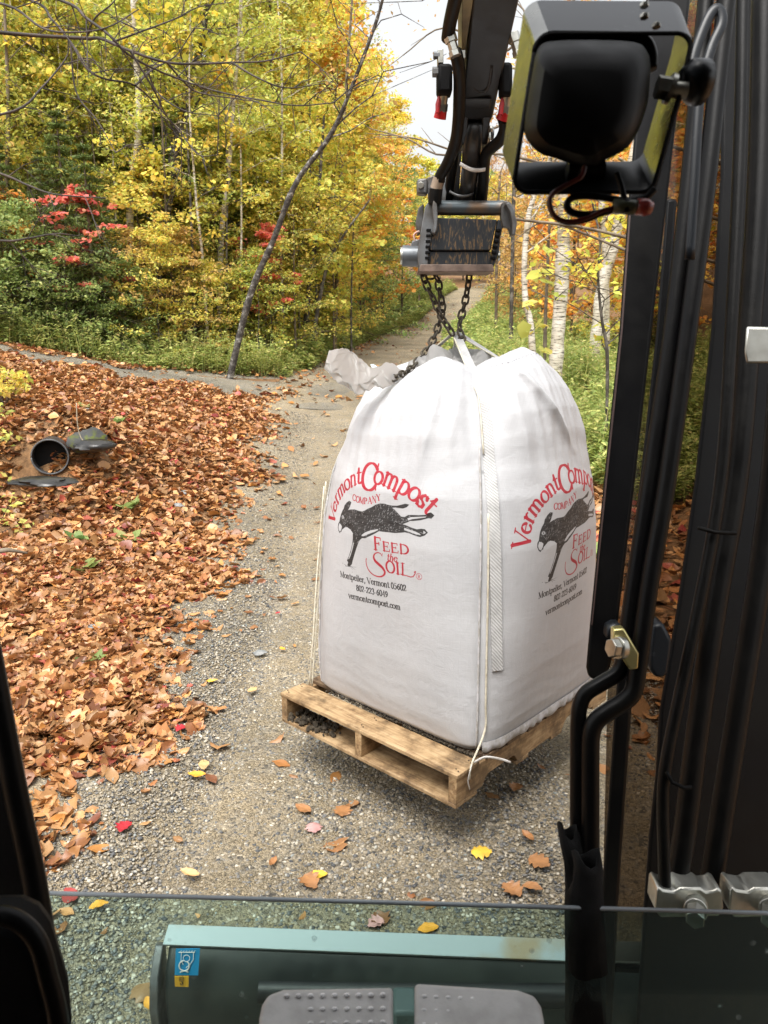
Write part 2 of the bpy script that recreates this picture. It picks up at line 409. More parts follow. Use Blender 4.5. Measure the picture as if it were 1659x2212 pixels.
def axis(segs):
    out = []
    for a, b, s in segs: out += list(np.arange(a, b, s))
    return np.array(out)
xs = axis([(-160,-30,10),(-30,-10,1.0),(-10,-6,.25),(-6,3,.125),(3,10,.25),(10,30,1.0),(30,161,10)])
ys = axis([(-60,-4,4),(-4,2,.5),(2,12,.125),(12,24,.25),(24,64,.8),(64,90,3),(90,210,10)])
XX, YY = np.meshgrid(xs, ys)
ZZ = ground(XX, YY)
mask_r = np.clip((np.abs(XX - road_c(YY)) - road_h(YY) - .1) / .6, 0, 1) * np.clip((drive_dist(XX, YY) - 1.1) / .5, 0, 1)
inner = np.maximum(np.clip((road_h(YY) - .05 - np.abs(XX - road_c(YY))) / .3, 0, 1), np.clip((.75 - drive_dist(XX, YY)) / .3, 0, 1))
ZZt = ZZ - .06 * inner + mask_r * (bump2(XX, YY, .03, 2.1) + bump2(XX + 3, YY, .015, 5.3)) - .008
def gridmesh(name, X, Y, Z, mat):
    h, w = X.shape
    V = np.stack([X.ravel(), Y.ravel(), Z.ravel()], 1)
    i = np.arange(h * w).reshape(h, w)
    F = np.stack([i[:-1,:-1].ravel(), i[:-1,1:].ravel(), i[1:,1:].ravel(), i[1:,:-1].ravel()], 1)
    return np_mesh(name, V, F, mat, smooth=True)
tag(gridmesh('ground', XX, YY, ZZt, M['soil']), kind='structure')
def ribbon(name, C, H, n, mat, lift, jit):
    C = np.array(C, float); k = len(C)
    T = np.gradient(C, axis=0); T /= np.linalg.norm(T, axis=1)[:, None]
    Nn = np.stack([T[:, 1], -T[:, 0]], 1)
    ww = np.linspace(-1, 1, n + 1)
    rs = np.random.RandomState(3)
    ja = np.cumsum(rs.randn(k) * jit); ja -= np.linspace(ja[0], ja[-1], k); jb = rs.randn(k) * jit
    X = C[:, 0:1] + Nn[:, 0:1] * (H[:, None] * ww[None] + np.clip(ja, -.2, .2)[:, None] * np.abs(ww) + jb[:, None] * (np.abs(ww) > .99))
    Y = C[:, 1:2] + Nn[:, 1:2] * (H[:, None] * ww[None])
    Z = ground(X, Y) + lift
    # a rut on each side, a crown down the middle
    Z = Z - .02 * np.exp(-((np.abs(ww) - .5) / .18) ** 2) + .0 * X
    return gridmesh(name, X, Y, Z, mat)
ry = np.concatenate([np.arange(-4, 12, .15), np.arange(12, 30, .3), np.arange(30, 63, .6)])
tag(ribbon('road', np.stack([road_c(ry), ry], 1), road_h(ry) + .25, 22, M['gravel'], .012, .02), kind='structure')
dl = [Vector((a, b, 0)) for a, b in DRV]; dl = [(p.x, p.y) for p in spline(dl, 8)]
tag(ribbon('driveway', dl, np.interp(np.arange(len(dl)), [0, 14, 26], [2.0, 1.45, 1.05]), 14, M['crushed'], .006, .03), kind='structure')

# ---------------------------------------------------------------- pebbles on the road
def ico():
    t = (1 + 5 ** .5) / 2
    v = np.array([(-1,t,0),(1,t,0),(-1,-t,0),(1,-t,0),(0,-1,t),(0,1,t),(0,-1,-t),(0,1,-t),(t,0,-1),(t,0,1),(-t,0,-1),(-t,0,1)]) / math.hypot(1, t)
    f = np.array([(0,11,5),(0,5,1),(0,1,7),(0,7,10),(0,10,11),(1,5,9),(5,11,4),(11,10,2),(10,7,6),(7,1,8),(3,9,4),(3,4,2),(3,2,6),(3,6,8),(3,8,9),(4,9,5),(2,4,11),(6,2,10),(8,6,7),(9,8,1)])
    return v, f
def pebblemat():
    m, nt, out = nmat('pebbles'); L = nt.links
    g = N(nt, 'ShaderNodeNewGeometry')
    r = ramp(nt, [(0,(.05,.052,.056)),(.2,(.12,.12,.118)),(.4,(.23,.21,.175)),(.55,(.31,.26,.185)),(.7,(.18,.155,.11)),(.86,(.38,.33,.25)),(.96,(.54,.49,.40)),(1,(.16,.20,.21))])
    L.new(g.outputs['Random Per Island'], r.inputs[0])
    p = N(nt, 'ShaderNodeBsdfPrincipled', Roughness=.55); L.new(r.outputs[0], p.inputs['Base Color']); L.new(p.outputs[0], out.inputs[0]); return m
M['pebble'] = pebblemat()
def scatter_rot(rs, n, tilt):
    """random rotation matrices: yaw then tilt"""
    a = rs.rand(n) * 2 * np.pi; b = rs.randn(n) * tilt; c = rs.randn(n) * tilt
    ca, sa, cb, sb, cc, sc = np.cos(a), np.sin(a), np.cos(b), np.sin(b), np.cos(c), np.sin(c)
    Rz = np.zeros((n,3,3)); Rz[:,0,0]=ca; Rz[:,0,1]=-sa; Rz[:,1,0]=sa; Rz[:,1,1]=ca; Rz[:,2,2]=1
    Rx = np.zeros((n,3,3)); Rx[:,0,0]=1; Rx[:,1,1]=cb; Rx[:,1,2]=-sb; Rx[:,2,1]=sb; Rx[:,2,2]=cb
    Ry = np.zeros((n,3,3)); Ry[:,1,1]=1; Ry[:,0,0]=cc; Ry[:,0,2]=sc; Ry[:,2,0]=-sc; Ry[:,2,2]=cc
    return Rx @ Ry @ Rz if False else Rz @ Rx @ Ry
def pebbles(n, y0, y1, s0, s1, seed, name, xl=-2.2, xr=2.4):
    rs = np.random.RandomState(seed)
    Y = y0 + (y1 - y0) * rs.rand(n) ** 1.25; X = xl + (xr - xl) * rs.rand(n)
    keep = (np.abs(X - road_c(Y)) < road_h(Y) + .25) & (np.abs(X) < .55 * Y + .9)
    X, Y = X[keep], Y[keep]
    # stones lie in drifts, with sandy patches between
    d = bump2(X, Y, 1, 3.1) + bump2(X + 2, Y + 1, .8, 7.3)
    kp = rs.rand(len(X)) < np.clip(.95 + .2 * d, .8, 1)
    X, Y = X[kp], Y[kp]; k = len(X)
    v, f = ico()
    s = s0 + (s1 - s0) * rs.rand(k) ** 2.6
    sc = np.stack([s * (1 + .5 * rs.rand(k)), s * (.75 + .35 * rs.rand(k)), s * (.45 + .3 * rs.rand(k))], 1)
    V = v[None] * (1 + .18 * rs.randn(k, 12, 1)) * sc[:, None]
    V = np.einsum('kij,kvj->kvi', scatter_rot(rs, k, .25), V)
    Z = ground(X, Y) + .012 - .02 * np.exp(-((np.abs((X - road_c(Y)) / (road_h(Y) + .25)) - .5) / .18) ** 2) + sc[:, 2] * .25
    V += np.stack([X, Y, Z], 1)[:, None]
    F = f[None] + (np.arange(k) * 12)[:, None, None]
    o = np_mesh(name, V.reshape(-1, 3), F.reshape(-1, 3), M['pebble'], smooth=True)
    tag(o, kind='stuff'); return o
pebbles(190000, 1.3, 6.2, .0026, .0095, 1, 'pebbles')
o = pebbles(60000, 6.0, 14, .004, .010, 2, 'far_pebbles')

# ---------------------------------------------------------------- fallen leaves
def leaf_templates(rs, nt, nu, nv, kind='beech'):
    """curled leaf blades: (T, verts, 3)"""
    out = []
    for t in range(nt):
        u = np.linspace(0, 1, nu + 1); w = np.linspace(-1, 1, nv + 1)
        U, Wd = np.meshgrid(u, w, indexing='ij')
        half = .30 * np.sin(np.pi * np.clip(U, .02, .985) ** .85) ** .8
        if kind == 'maple':
            half = (.50 * np.sin(np.pi * np.clip(U, .03, .97)) ** .6) * (1 + .30 * np.cos(U * 22 + 1))
        x = U - .5; y = half * Wd
        curl = rs.uniform(.2, 2.4) * rs.choice([-1, 1], p=[.25, .75]); bend = rs.uniform(-.7, 1.1)
        ang = Wd * curl * .5 * (1 + .4 * (U - .5))
        rad = half / max(abs(curl) * .5, .15)
        y2 = np.sin(ang) * rad; z = (1 - np.cos(ang)) * rad * np.sign(curl)
        z = z + bend * (x ** 2) * .9 + .035 * np.sin(U * 24) * (1 - np.abs(Wd)) + .03 * rs.randn(*U.shape)
        if kind == 'beech': z += .02 * np.cos(U * 46) * np.abs(Wd)
        out.append(np.stack([x, y2, z], -1).reshape(-1, 3))
    i = np.arange((nu + 1) * (nv + 1)).reshape(nu + 1, nv + 1)
    F = np.stack([i[:-1,:-1].ravel(), i[1:,:-1].ravel(), i[1:,1:].ravel(), i[:-1,1:].ravel()], 1)
    return np.array(out), F
def litter(name, n, region, size, nu, nv, seed, dens, zoff=.012, tilt=.35, mat=None):
    rs = np.random.RandomState(seed)
    x0, x1, y0, y1 = region
    X = rs.uniform(x0, x1, n); Y = rs.uniform(y0, y1, n)
    k = rs.rand(n) < dens(X, Y, rs); X, Y = X[k], Y[k]; n = len(X)
    TB, F = leaf_templates(rs, 14, nu, nv); TM, _ = leaf_templates(rs, 6, nu, nv, 'maple')
    T = np.concatenate([TB, TM]); idx = rs.randint(0, len(T), n)
    s = size * rs.uniform(.4, 1.4, n)
    V = T[idx] * s[:, None, None]
    V = np.einsum('kij,kvj->kvi', scatter_rot(rs, n, tilt), V)
    Z = tz(X, Y) + zoff + rs.rand(n) * .035 * litter_mask(X, Y)
    V += np.stack([X, Y, Z], 1)[:, None]
    FF = F[None] + (np.arange(n) * T.shape[1])[:, None, None]
    o = np_mesh(name, V.reshape(-1, 3), FF.reshape(-1, 4), mat or LEAF['litter'], smooth=True)
    tag(o, kind='stuff'); return o
def in_view(X, Y): return (np.abs(X) < .56 * Y + .7)
def dthick(X, Y, rs):
    m = litter_mask(X, Y) * in_view(X, Y) * (drive_dist(X, Y) > .75 + .3 * np.sin(X * 4) + .2 * np.sin(X * 9 + Y * 5) + .45 * rs.rand(len(X)) - .12)
    pit = np.hypot((X - PIPE.x + .05) / .48, (Y - PIPE.y + .75) / .55)
    thin = 1 - .5 * (bump2(X, Y, 1, 2.3) * bump2(X + 1, Y, 1, 3.7) > .28)
    pit = np.hypot((X - PIPE.x + .12) / .30, (Y - 7.28) / .16)
    pit2 = (np.abs(X - PIPE.x) < .16) & (np.abs(Y - 8.12) < .14)
    return np.where((pit < .75) | pit2, 0, m) * thin
litter('fallen_leaves', 34000, (-4.2, -.9, 1.6, 6.4), .084, 6, 4, 5, dthick, tilt=.38)
litter('fallen_leaves', 60000, (-9.5, -1.3, 6.2, 15.6), .090, 4, 2, 6, dthick, tilt=.42)
litter('fallen_leaves', 9000, (1.1, 6.5, 2.0, 12), .105, 4, 2, 7, lambda X, Y, rs: litter_mask(X, Y) * in_view(X, Y) * (X > 0) * np.clip(1.3 - (X - 1.3) / 3.2, .1, 1))
def dsparse(X, Y, rs):
    e = np.minimum(np.abs(X - (road_c(Y) - road_h(Y))), np.abs(X - (road_c(Y) + road_h(Y))))
    return in_view(X, Y) * (litter_mask(X, Y) < .5) * (.09 + .9 * np.exp(-e / .22))
litter('fallen_leaves', 1900, (-2, 2.0, 1.6, 9), .072, 6, 4, 8, dsparse, .016, .18)
def dfar(X, Y, rs):
    e = np.minimum(np.abs(X - (road_c(Y) - road_h(Y))), np.abs(X - (road_c(Y) + road_h(Y))))
    d = drive_dist(X, Y)
    return np.maximum(np.exp(-(e / .45) ** 2), .8 * np.exp(-((d - 1.1) / .4) ** 2) * (Y < 17.5)) + .04 + .08 * (d < 1.1)
litter('fallen_leaves', 16000, (-9, 7, 9, 50), .12, 3, 2, 9, dfar, .025, .3)
# ---------------------------------------------------------------- trees
def leaf_cards(rs, centres, rad, n_per, size, flat=.45, layer=None, hang=.0, shape='leaf'):
    """folded leaf cards scattered round twig centres. centres (K,3), rad (K,)"""
    K = len(centres); idx = np.repeat(np.arange(K), n_per); n = len(idx)
    g = rs.randn(n, 3); g *= (rs.rand(n, 1) ** .33) / np.linalg.norm(g, axis=1)[:, None]
    P = centres[idx] + g * rad[idx][:, None] * np.array([1, 1, flat])
    s = size * rs.uniform(.4, 1.5, n)
    if shape == 'maple':
        T = np.array([(0,-.5,0),(.5,-.12,.10),(.22,.05,.03),(.42,.42,.05),(0,.52,0),(-.42,.42,.05),(-.22,.05,.03),(-.5,-.12,.10)])
        T = T[[0,1,3,4,5,7]]; F = np.array([(0,1,2,3),(0,3,4,5)])
    elif shape == 'needle':
        T = np.array([(0,-.5,0),(.085,-.1,-.02),(0,.5,-.1),(-.085,-.1,-.02)]); F = np.array([(0,1,2,3)])
    else:
        T = np.array([(0,-.5,0),(.30,0,.09),(0,.5,-.03),(-.30,0,.09)]); F = np.array([(0,1,2),(0,2,3)])
    M3 = scatter_rot(rs, n, .55)
    V = np.einsum('kij,vj->kvi', M3, T) * s[:, None, None]
    V += P[:, None]
    V[:, :, 2] -= hang * s[:, None]
    FF = F[None] + (np.arange(n) * len(T))[:, None, None]
    return V.reshape(-1, 3), FF.reshape(-1, F.shape[1])
def limb(mb, a, b, r0, r1, rs, wob=.08, n=6, k=5):
    a = Vector(a); b = Vector(b); L = (b - a).length
    pts = []
    for i in range(k + 1):
        t = i / k; p = a.lerp(b, t)
        q = math.sin(math.pi * t) * wob * L
        p = p + Vector((rs.randn() * q * .5, rs.randn() * q * .5, q * .5 + rs.randn() * q * .2)); pts.append(p)
    mb.tube(pts, [r0 + (r1 - r0) * (i / k) for i in range(k + 1)], n, cap=False)
    return pts
def mesh_only(mb, name, mat):
    o = mb.build(name, mat, smooth=True); me = o.data; bpy.data.objects.remove(o); return me
PROTO = {}
def deciduous(key, seed, H, cb, cr, leaf, bark, n_per=70, nb=26, size=.10, trunk_r=.07, lean=(0, 0), sub=3, crad=.55, flat=.42, shape='leaf', prof=None, kink=.3):
    """H height, cb crown base fraction, cr crown radius"""
    rs = np.random.RandomState(seed); mb = MB()
    k = 9; tp = []; ox = oy = 0
    for i in range(k + 1):
        t = i / k
        ox += rs.randn() * kink * .12; oy += rs.randn() * kink * .12
        tp.append(Vector((lean[0] * H * t + ox * t, lean[1] * H * t + oy * t, H * .97 * t - .15)))
    tp = spline(tp, 3)
    m = len(tp)
    mb.tube(tp, [trunk_r * (1 - .86 * (i / (m - 1))) + .004 for i in range(m)], 8, cap=False)
    cen = []; rad = []
    for i in range(nb):
        t = cb + (1 - cb) * ((i + rs.rand()) / nb) ** .9
        base = tp[min(int(t * (m - 1)), m - 2)]
        a = i * 2.4 + rs.randn() * .4
        rel = (t - cb) / (1 - cb)
        rr = cr * (prof(rel) if prof else (math.sin(math.pi * min(.95, rel * .85 + .18)) ** .7)) * rs.uniform(.6, 1.15)
        tip = base + Vector((math.cos(a) * rr, math.sin(a) * rr, rr * rs.uniform(.05, .55)))
        pts = limb(mb, base, tip, trunk_r * .32 * (1.1 - rel), .006, rs, n=5)
        for j in range(sub):
            q = pts[2 + (j % 4)]; d = Vector((rs.randn(), rs.randn(), rs.randn() * .35)) * rr * .28
            mb.tube([q, q + d * .5 + Vector((0, 0, .04)), q + d], [.010, .006, .003], 4, cap=False)
            cen.append(q + d); rad.append(crad * rs.uniform(.6, 1.2))
        cen.append(tip); rad.append(crad * rs.uniform(.6, 1.2))
    for j in range(3):
        cen.append(tp[-1 - j]); rad.append(crad * .7)
    V, F = leaf_cards(rs, np.array([tuple(c) for c in cen]), np.array(rad), n_per, size, flat, shape=shape)
    PROTO[key] = (mesh_only(mb, 'trunk', bark), np_mesh('crown', V, F, leaf, link=False))
def spruce(key, seed, H, cr, n_per=40):
    rs = np.random.RandomState(seed); mb = MB()
    mb.tube([Vector((0, 0, -.1)), Vector((0, 0, H * .5)), Vector((0, 0, H))], [.09, .05, .008], 8, cap=False)
    cen = []; rad = []
    nl = int(H * 4.2)
    for i in range(nl):
        t = (i + .5) / nl; z = H * (.06 + .94 * t); r = cr * (1 - t) ** .8 * rs.uniform(.85, 1.1)
        nb = max(4, int(9 * (1 - t) + 3))
        for j in range(nb):
            a = 2 * math.pi * (j + rs.rand() * .6) / nb
            tip = Vector((math.cos(a) * r, math.sin(a) * r, z - r * rs.uniform(.12, .4)))
            mb.tube([Vector((0, 0, z)), tip], [.012, .004], 4, cap=False)
            for q in (.35, .55, .75, .95):
                cen.append(Vector((0, 0, z)).lerp(tip, q)); rad.append(.10 + .16 * r * (1.1 - q * .7))
    V, F = leaf_cards(rs, np.array([tuple(c) for c in cen]), np.array(rad), n_per // 4 + 3, .17, .35, shape='needle', hang=.2)
    PROTO[key] = (mesh_only(mb, 'trunk', M['bark_brown']), np_mesh('crown', V, F, LEAF['spruce'], link=False))

deciduous('lime_a', 11, 12, .28, 2.3, LEAF['lime'], M['birch'], 77, 34, .092, .09)
deciduous('lime_b', 12, 10.5, .22, 2.0, LEAF['lime'], M['bark_brown'], 77, 32, .092, .08)
deciduous('olive_a', 13, 11.5, .2, 2.2, LEAF['olive'], M['bark_dark'], 75, 34, .092, .09)
deciduous('gold_a', 14, 10.5, .2, 2.2, LEAF['gold'], M['bark_brown'], 77, 34, .092, .09, shape='maple')
deciduous('orange_a', 15, 11, .22, 2.3, LEAF['orange'], M['bark_dark'], 77, 34, .092, .09, shape='maple')
deciduous('brown_a', 16, 9, .2, 2.0, LEAF['brown'], M['bark_brown'], 34, 32, .10, .07)
deciduous('yellow_s', 17, 3.4, .08, 1.3, LEAF['yellow'], M['bark_dark'], 48, 22, .08, .022, crad=.34)
deciduous('olive_s', 27, 3.2, .06, 1.3, LEAF['olive'], M['bark_dark'], 40, 22, .085, .022, crad=.36)
deciduous('olive_m', 28, 6.2, .1, 1.8, LEAF['olive'], M['bark_brown'], 56, 30, .085, .04, crad=.46)
deciduous('yellow_m', 18, 6.0, .12, 1.7, LEAF['yellow'], M['bark_dark'], 60, 28, .085, .04, crad=.42, shape='maple')
deciduous('green_s', 19, 3.2, .06, 1.3, LEAF['green'], M['bark_dark'], 38, 22, .085, .022, crad=.34)
deciduous('green_m', 20, 5.5, .1, 1.7, LEAF['green'], M['bark_dark'], 48, 28, .10, .04, crad=.45)
deciduous('red_s', 21, 4.6, .35, 1.25, LEAF['red'], M['bark_dark'], 20, 13, .10, .025, crad=.3, flat=.25, shape='maple')
deciduous('orange_s', 22, 4.4, .2, 1.5, LEAF['orange'], M['bark_brown'], 40, 20, .09, .03, crad=.36, flat=.3, shape='maple')
deciduous('brown_s', 23, 3.8, .1, 1.4, LEAF['brown'], M['bark_dark'], 26, 22, .09, .022, crad=.36)
deciduous('sap_y', 51, 6.5, .35, .8, LEAF['yellow'], M['bark_brown'], 16, 14, .085, .026, crad=.3, kink=.6)
deciduous('sap_o', 52, 7.5, .4, .9, LEAF['gold'], M['bark_dark'], 11, 14, .085, .032, crad=.3, shape='maple', kink=.5)
deciduous('sap_p', 53, 8.0, .45, .8, LEAF['lime'], M['birch'], 16, 14, .085, .038, crad=.3, kink=.4)
spruce('spruce_a', 24, 7.5, 2.0); spruce('spruce_b', 25, 5.0, 1.5)

def at_ground(px, Y):
    X = 0.0
    u = (px - 829.5) / FPX
    for _ in range(12):
        z = gz(X, Y); t = Y * CP + (CAMZ - z) * SP; X = u * t
    return X, z
TREES = []
def plant(key, px, Y, s=1.0, rot=None, where='left', sz=None):
    X, z = at_ground(px, Y)
    TREES.append([key, X, Y, z, s, rot, where, px, sz])
rnd = random.Random(4)
# left wood, front row of undergrowth
for px, Y, k, s in [(-90,15.8,'green_s',.9),(-10,15.9,'green_s',.95),(75,16.2,'green_s',.85),(150,16.4,'green_s',.75),(265,17.0,'green_s',.75),
                    (345,17.2,'yellow_s',.8),(560,18.6,'olive_s',.9),(595,20,'yellow_s',1.0),(645,21.5,'olive_s',1.15),(690,24,'yellow_s',1.2),(735,27,'yellow_s',1.3),(780,31,'green_s',1.5),(828,36,'green_s',1.6),
                    (405,17.8,'brown_s',.8),(470,18.2,'yellow_s',.75),(300,17.5,'brown_s',.75)]:
    plant(k, px, Y, s)
# mid layers
for px, Y, k, s in [(-60,17.0,'spruce_a',.6),(40,16.9,'spruce_b',.8),(120,17.1,'spruce_a',.55),(215,17.0,'spruce_b',.85),(165,17.4,'spruce_b',.95),(300,19,'spruce_a',.6),(30,19.5,'lime_b',.62),(110,19.2,'olive_m',1.2),(190,19.6,'lime_a',.6),(265,19.4,'olive_m',1.1),(-30,20,'olive_m',1.3),(350,20,'lime_b',.55),(160,21,'yellow_m',1.4),(70,20.5,'gold_a',.7),(375,19.5,'spruce_b',1.1),(430,20.5,'spruce_a',.75),(500,20.5,'spruce_b',1.05),(560,22,'spruce_a',.7),(640,24,'spruce_b',1.1),
                    (20,17.0,'orange_s',.8),(205,16.9,'red_s',.85),(590,19.2,'red_s',.72),(640,19.8,'olive_m',.75),(440,18.5,'olive_s',.9),(360,18.3,'yellow_m',.8),
                    (90,18.8,'olive_m',1.0),(480,19.5,'olive_m',.95),(545,20.5,'yellow_m',1.0),(620,21,'yellow_m',1.05),(655,23,'yellow_m',1.1),(700,26,'olive_m',1.2),(330,20.5,'olive_m',1.1),(250,20,'green_m',1.2),(170,20,'olive_m',1.15),
                    (640,22.5,'yellow_m',1.0),(742,30,'gold_a',.75),(785,34,'olive_m',1.3),(825,39,'orange_s',1.6),(868,43,'green_m',1.4),(905,48,'gold_a',.7),(400,21,'green_m',1.2),(10,20,'green_m',1.25)]:
    plant(k, px, Y, s)
# thin young stems standing in front of the wall of leaves
for i, px in enumerate([-20, 45, 95, 140, 185, 235, 268, 318, 352, 378, 425, 452, 500, 528, 575, 612, 650, 684, 722, 760]):
    plant(['sap_y','sap_o','sap_p'][(i * 7 + i // 3) % 3], px, 17.0 + (i * 37 % 19) * .13 + max(0, px - 450) * .016, .8 + (i * 13 % 7) * .07)
# tall rows
for px, Y, k, s in [(-80,21,'olive_a',1.0),(0,22,'lime_b',1.05),(80,21.5,'olive_a',1.0),(150,23,'lime_a',1.05),(230,22,'lime_b',1.05),(310,22.5,'lime_a',1.05),(390,22,'lime_a',1.0),(465,22.5,'lime_b',1.05),(540,23,'lime_a',1.05),(610,24.5,'olive_a',1.05),(670,26,'gold_a',1.12),(725,28,'orange_a',1.15),(735,31,'orange_a',1.0),(852,50,'gold_a',1.15),(800,40,'lime_b',1.2),(775,37,'gold_a',1.0),(815,43,'orange_a',.9),(700,30,'gold_a',1.25),(640,29,'olive_a',1.3),
                    (-120,27,'olive_a',1.3),(-30,28,'lime_b',1.3),(50,27,'lime_a',1.3),(120,28,'lime_a',1.3),(200,28,'lime_b',1.2),(275,27,'lime_b',1.35),(350,28,'gold_a',1.25),(430,28,'olive_a',1.35),(510,28,'lime_a',1.3),(580,30,'gold_a',1.3),
                    (-60,36,'lime_a',1.5),(60,36,'lime_b',1.45),(170,37,'olive_a',1.5),(290,36,'lime_a',1.4),(400,37,'lime_b',1.55),(520,38,'gold_a',1.5),(620,40,'orange_a',1.45),(700,44,'orange_a',1.35),(760,50,'orange_a',1.25)]:
    plant(k, px, Y, s)
# right of the road
for px, Y, k, s in [(1075,44,'brown_s',1.3),(1110,36,'brown_s',1.3),(1140,30,'brown_s',1.25),(1175,26,'brown_s',1.1),(1230,22,'orange_s',1.15),(1290,20,'brown_s',1.2),(1340,19,'yellow_s',1.0),(1400,18,'orange_s',1.1),
                    (1060,58,'yellow_m',1.3),(1000,66,'yellow_m',1.4),(950,62,'yellow_m',1.4),(1035,64,'green_m',1.5),(980,74,'brown_a',1.2),(1090,50,'brown_a',.95),(1130,42,'brown_a',.95),(1170,36,'brown_a',.9),(1230,32,'orange_a',.8),(1290,29,'brown_a',.95),(1350,27,'olive_m',1.5),(1420,26,'gold_a',.9),
                    (1500,22,'orange_a',.9),(1600,21,'brown_a',1.1),(1200,45,'olive_a',.95),(1280,42,'brown_a',1.3),(1370,40,'gold_a',1.15),(1150,55,'brown_a',1.2),(1060,70,'brown_a',1.1),(1480,34,'olive_a',1.2),(1110,62,'gold_a',.9),(1220,60,'brown_a',1.4),(920,80,'yellow_m',1.9),(1000,90,'yellow_m',2.0),
                    (1320,52,'olive_a',1.3),(1450,50,'lime_a',1.4),(1560,45,'olive_a',1.4)]:
    plant(k, px, Y, s, where='right')
NAMES = dict(lime_a=('birch_tree','tall lime leaved pale trunked tree','tree'), lime_b=('tall_tree','tall lime leaved brown trunked tree','tree'),
    olive_a=('tall_tree','tall olive leaved dark trunked tree','tree'), gold_a=('maple_tree','golden yellow leaved tree','tree'), orange_a=('maple_tree','bright orange leaved tree','tree'),
    brown_a=('beech_tree','russet brown leaved thin tree','tree'), yellow_s=('shrub','low yellow leaved shrub','shrub'), yellow_m=('young_maple','small yellow leaved tree','tree'),
    green_s=('shrub','low green leaved shrub','shrub'), green_m=('young_tree','small green leaved tree','tree'), red_s=('red_maple','small red leaved maple','tree'), orange_s=('young_maple','small orange leaved maple','tree'),
    olive_s=('shrub','low olive green shrub','shrub'), olive_m=('young_tree','small olive leaved tree','tree'),
    sap_y=('sapling','thin yellow leaved sapling','tree'), sap_o=('sapling','thin sapling with sparse gold leaves','tree'), sap_p=('sapling','thin white stemmed sapling','tree'),
    brown_s=('shrub','sparse russet shrub','shrub'), spruce_a=('spruce_tree','dark green spruce','tree'), spruce_b=('spruce_tree','short dark green spruce','tree'))
ORD = ['first','second','third','fourth','fifth','sixth','seventh','eighth','ninth','tenth','eleventh','twelfth']
made = {}
order = {}
for t in TREES:
    order.setdefault((t[0], t[6]), []).append(t)
for (k, w), L_ in order.items():
    L_.sort(key=lambda t: t[7])
    for i, t in enumerate(L_): t.append((i, len(L_)))
for key, X, Y, z, s, rot, where, px, sz, (i, n) in TREES:
    nm, lab, cat = NAMES[key]
    side = 'left wood' if where == 'left' else 'wood right of the road'
    if n == 1: lb = f'{lab} in the {side}'
    elif i == n - 1: lb = f'{lab}, rightmost such in the {side}'
    else: lb = f'{lab}, {ORD[i]} from left in the {side}'
    r = thing(nm, (X, Y, z), lb, cat, 'trees and shrubs of the woods')
    for part, me in zip(('trunk', 'crown'), PROTO[key]):
        o = bpy.data.objects.new(part, me); COL.objects.link(o); o.parent = r
    r.rotation_euler = (0, 0, rnd.uniform(0, 6.28)); q = s * rnd.uniform(.93, 1.07)
    r.scale = (q, q, q * rnd.uniform(.95, 1.08))

# ---------------------------------------------------------------- individual trunks that stand out
def px_tree(name, label, pts, Y, r0, r1, bark, leafkey=None, dy=0, seed=1, nbr=8, n_per=30, size=.1, crownfrom=.5, group=None, brlen=1.4, rad=.4, cat='tree'):
    """trunk through view points at depth Y (+dy along its height)"""
    n = len(pts); X, z = at_ground(pts[0][0], Y)
    P = [PY(x, y, Y + dy * i / (n - 1)) for i, (x, y) in enumerate(pts)]
    P[0] = Vector((P[0].x, Y, min(P[0].z, z) - .1))
    root = thing(name, (P[0].x, P[0].y, z), label, cat, group)
    sp = spline(P, 8); m = len(sp); rs = np.random.RandomState(seed)
    mb = MB()
    nz = [1 + .07 * rs.randn() for _ in range(m)]
    mb.tube(sp, [(r0 + (r1 - r0) * i / (m - 1)) * nz[i] for i in range(m)], 12, cap=False)
    cen = []; rad_ = []
    for i in range(nbr):
        t = crownfrom + (1 - crownfrom) * i / max(1, nbr - 1)
        b = sp[int(t * (m - 1))]; a = rs.rand() * 6.28; L_ = brlen * rs.uniform(.5, 1.2)
        tip = b + Vector((math.cos(a) * L_, math.sin(a) * L_ * .6, L_ * rs.uniform(.2, .9)))
        q = limb(mb, b, tip, (r0 + (r1 - r0) * t) * .4, .005, rs, n=5, wob=.12)
        for j in range(3):
            c = q[2 + j]; d = Vector((rs.randn(), rs.randn(), rs.randn() * .6 + .2)) * L_ * .22
            mb.tube([c, c + d], [.008, .003], 4, cap=False); cen.append(c + d); rad_.append(rad)
        cen.append(tip); rad_.append(rad)
    mb.build('trunk', bark, root, smooth=True)
    if leafkey:
        V, F = leaf_cards(rs, np.array([tuple(c) for c in cen]) - np.array(tuple(root.location)), np.array(rad_) * rs.uniform(.6, 1.2, len(rad_)), n_per, size, .5)
        o = np_mesh('crown', V, F, LEAF[leafkey], parent=root)
    return root
px_tree('leaning_tree', 'slender dark trunk with white lichen spots leaning right over the driveway edge', [(492,785),(540,640),(590,520),(640,395),(715,290),(765,175),(815,40),(840,-60)], 16.3, .075, .020, M['lichen'], 'brown', dy=-1.5, seed=31, nbr=12, n_per=5, crownfrom=.55, brlen=1.8)
px_tree('birch_tree', 'white birch with mottled trunk left of the dark forked tree', [(262,700),(276,590),(283,430),(300,280),(296,140),(285,-30)], 18.5, .105, .05, M['birch'], 'lime', seed=32, nbr=12, n_per=40)
px_tree('birch_tree', 'thin straight white birch trunk in the middle of the left woods', [(466,640),(478,520),(492,390),(502,255),(515,100),(522,-20)], 19, .07, .035, M['birch'], 'lime', seed=33, nbr=10, n_per=40)
px_tree('birch_tree', 'pale crooked birch trunk above the red maple sprays', [(158,640),(170,460),(190,290),(196,170),(205,40),(212,-30)], 19.5, .085, .04, M['birch'], 'olive', seed=34, nbr=10, n_per=40)
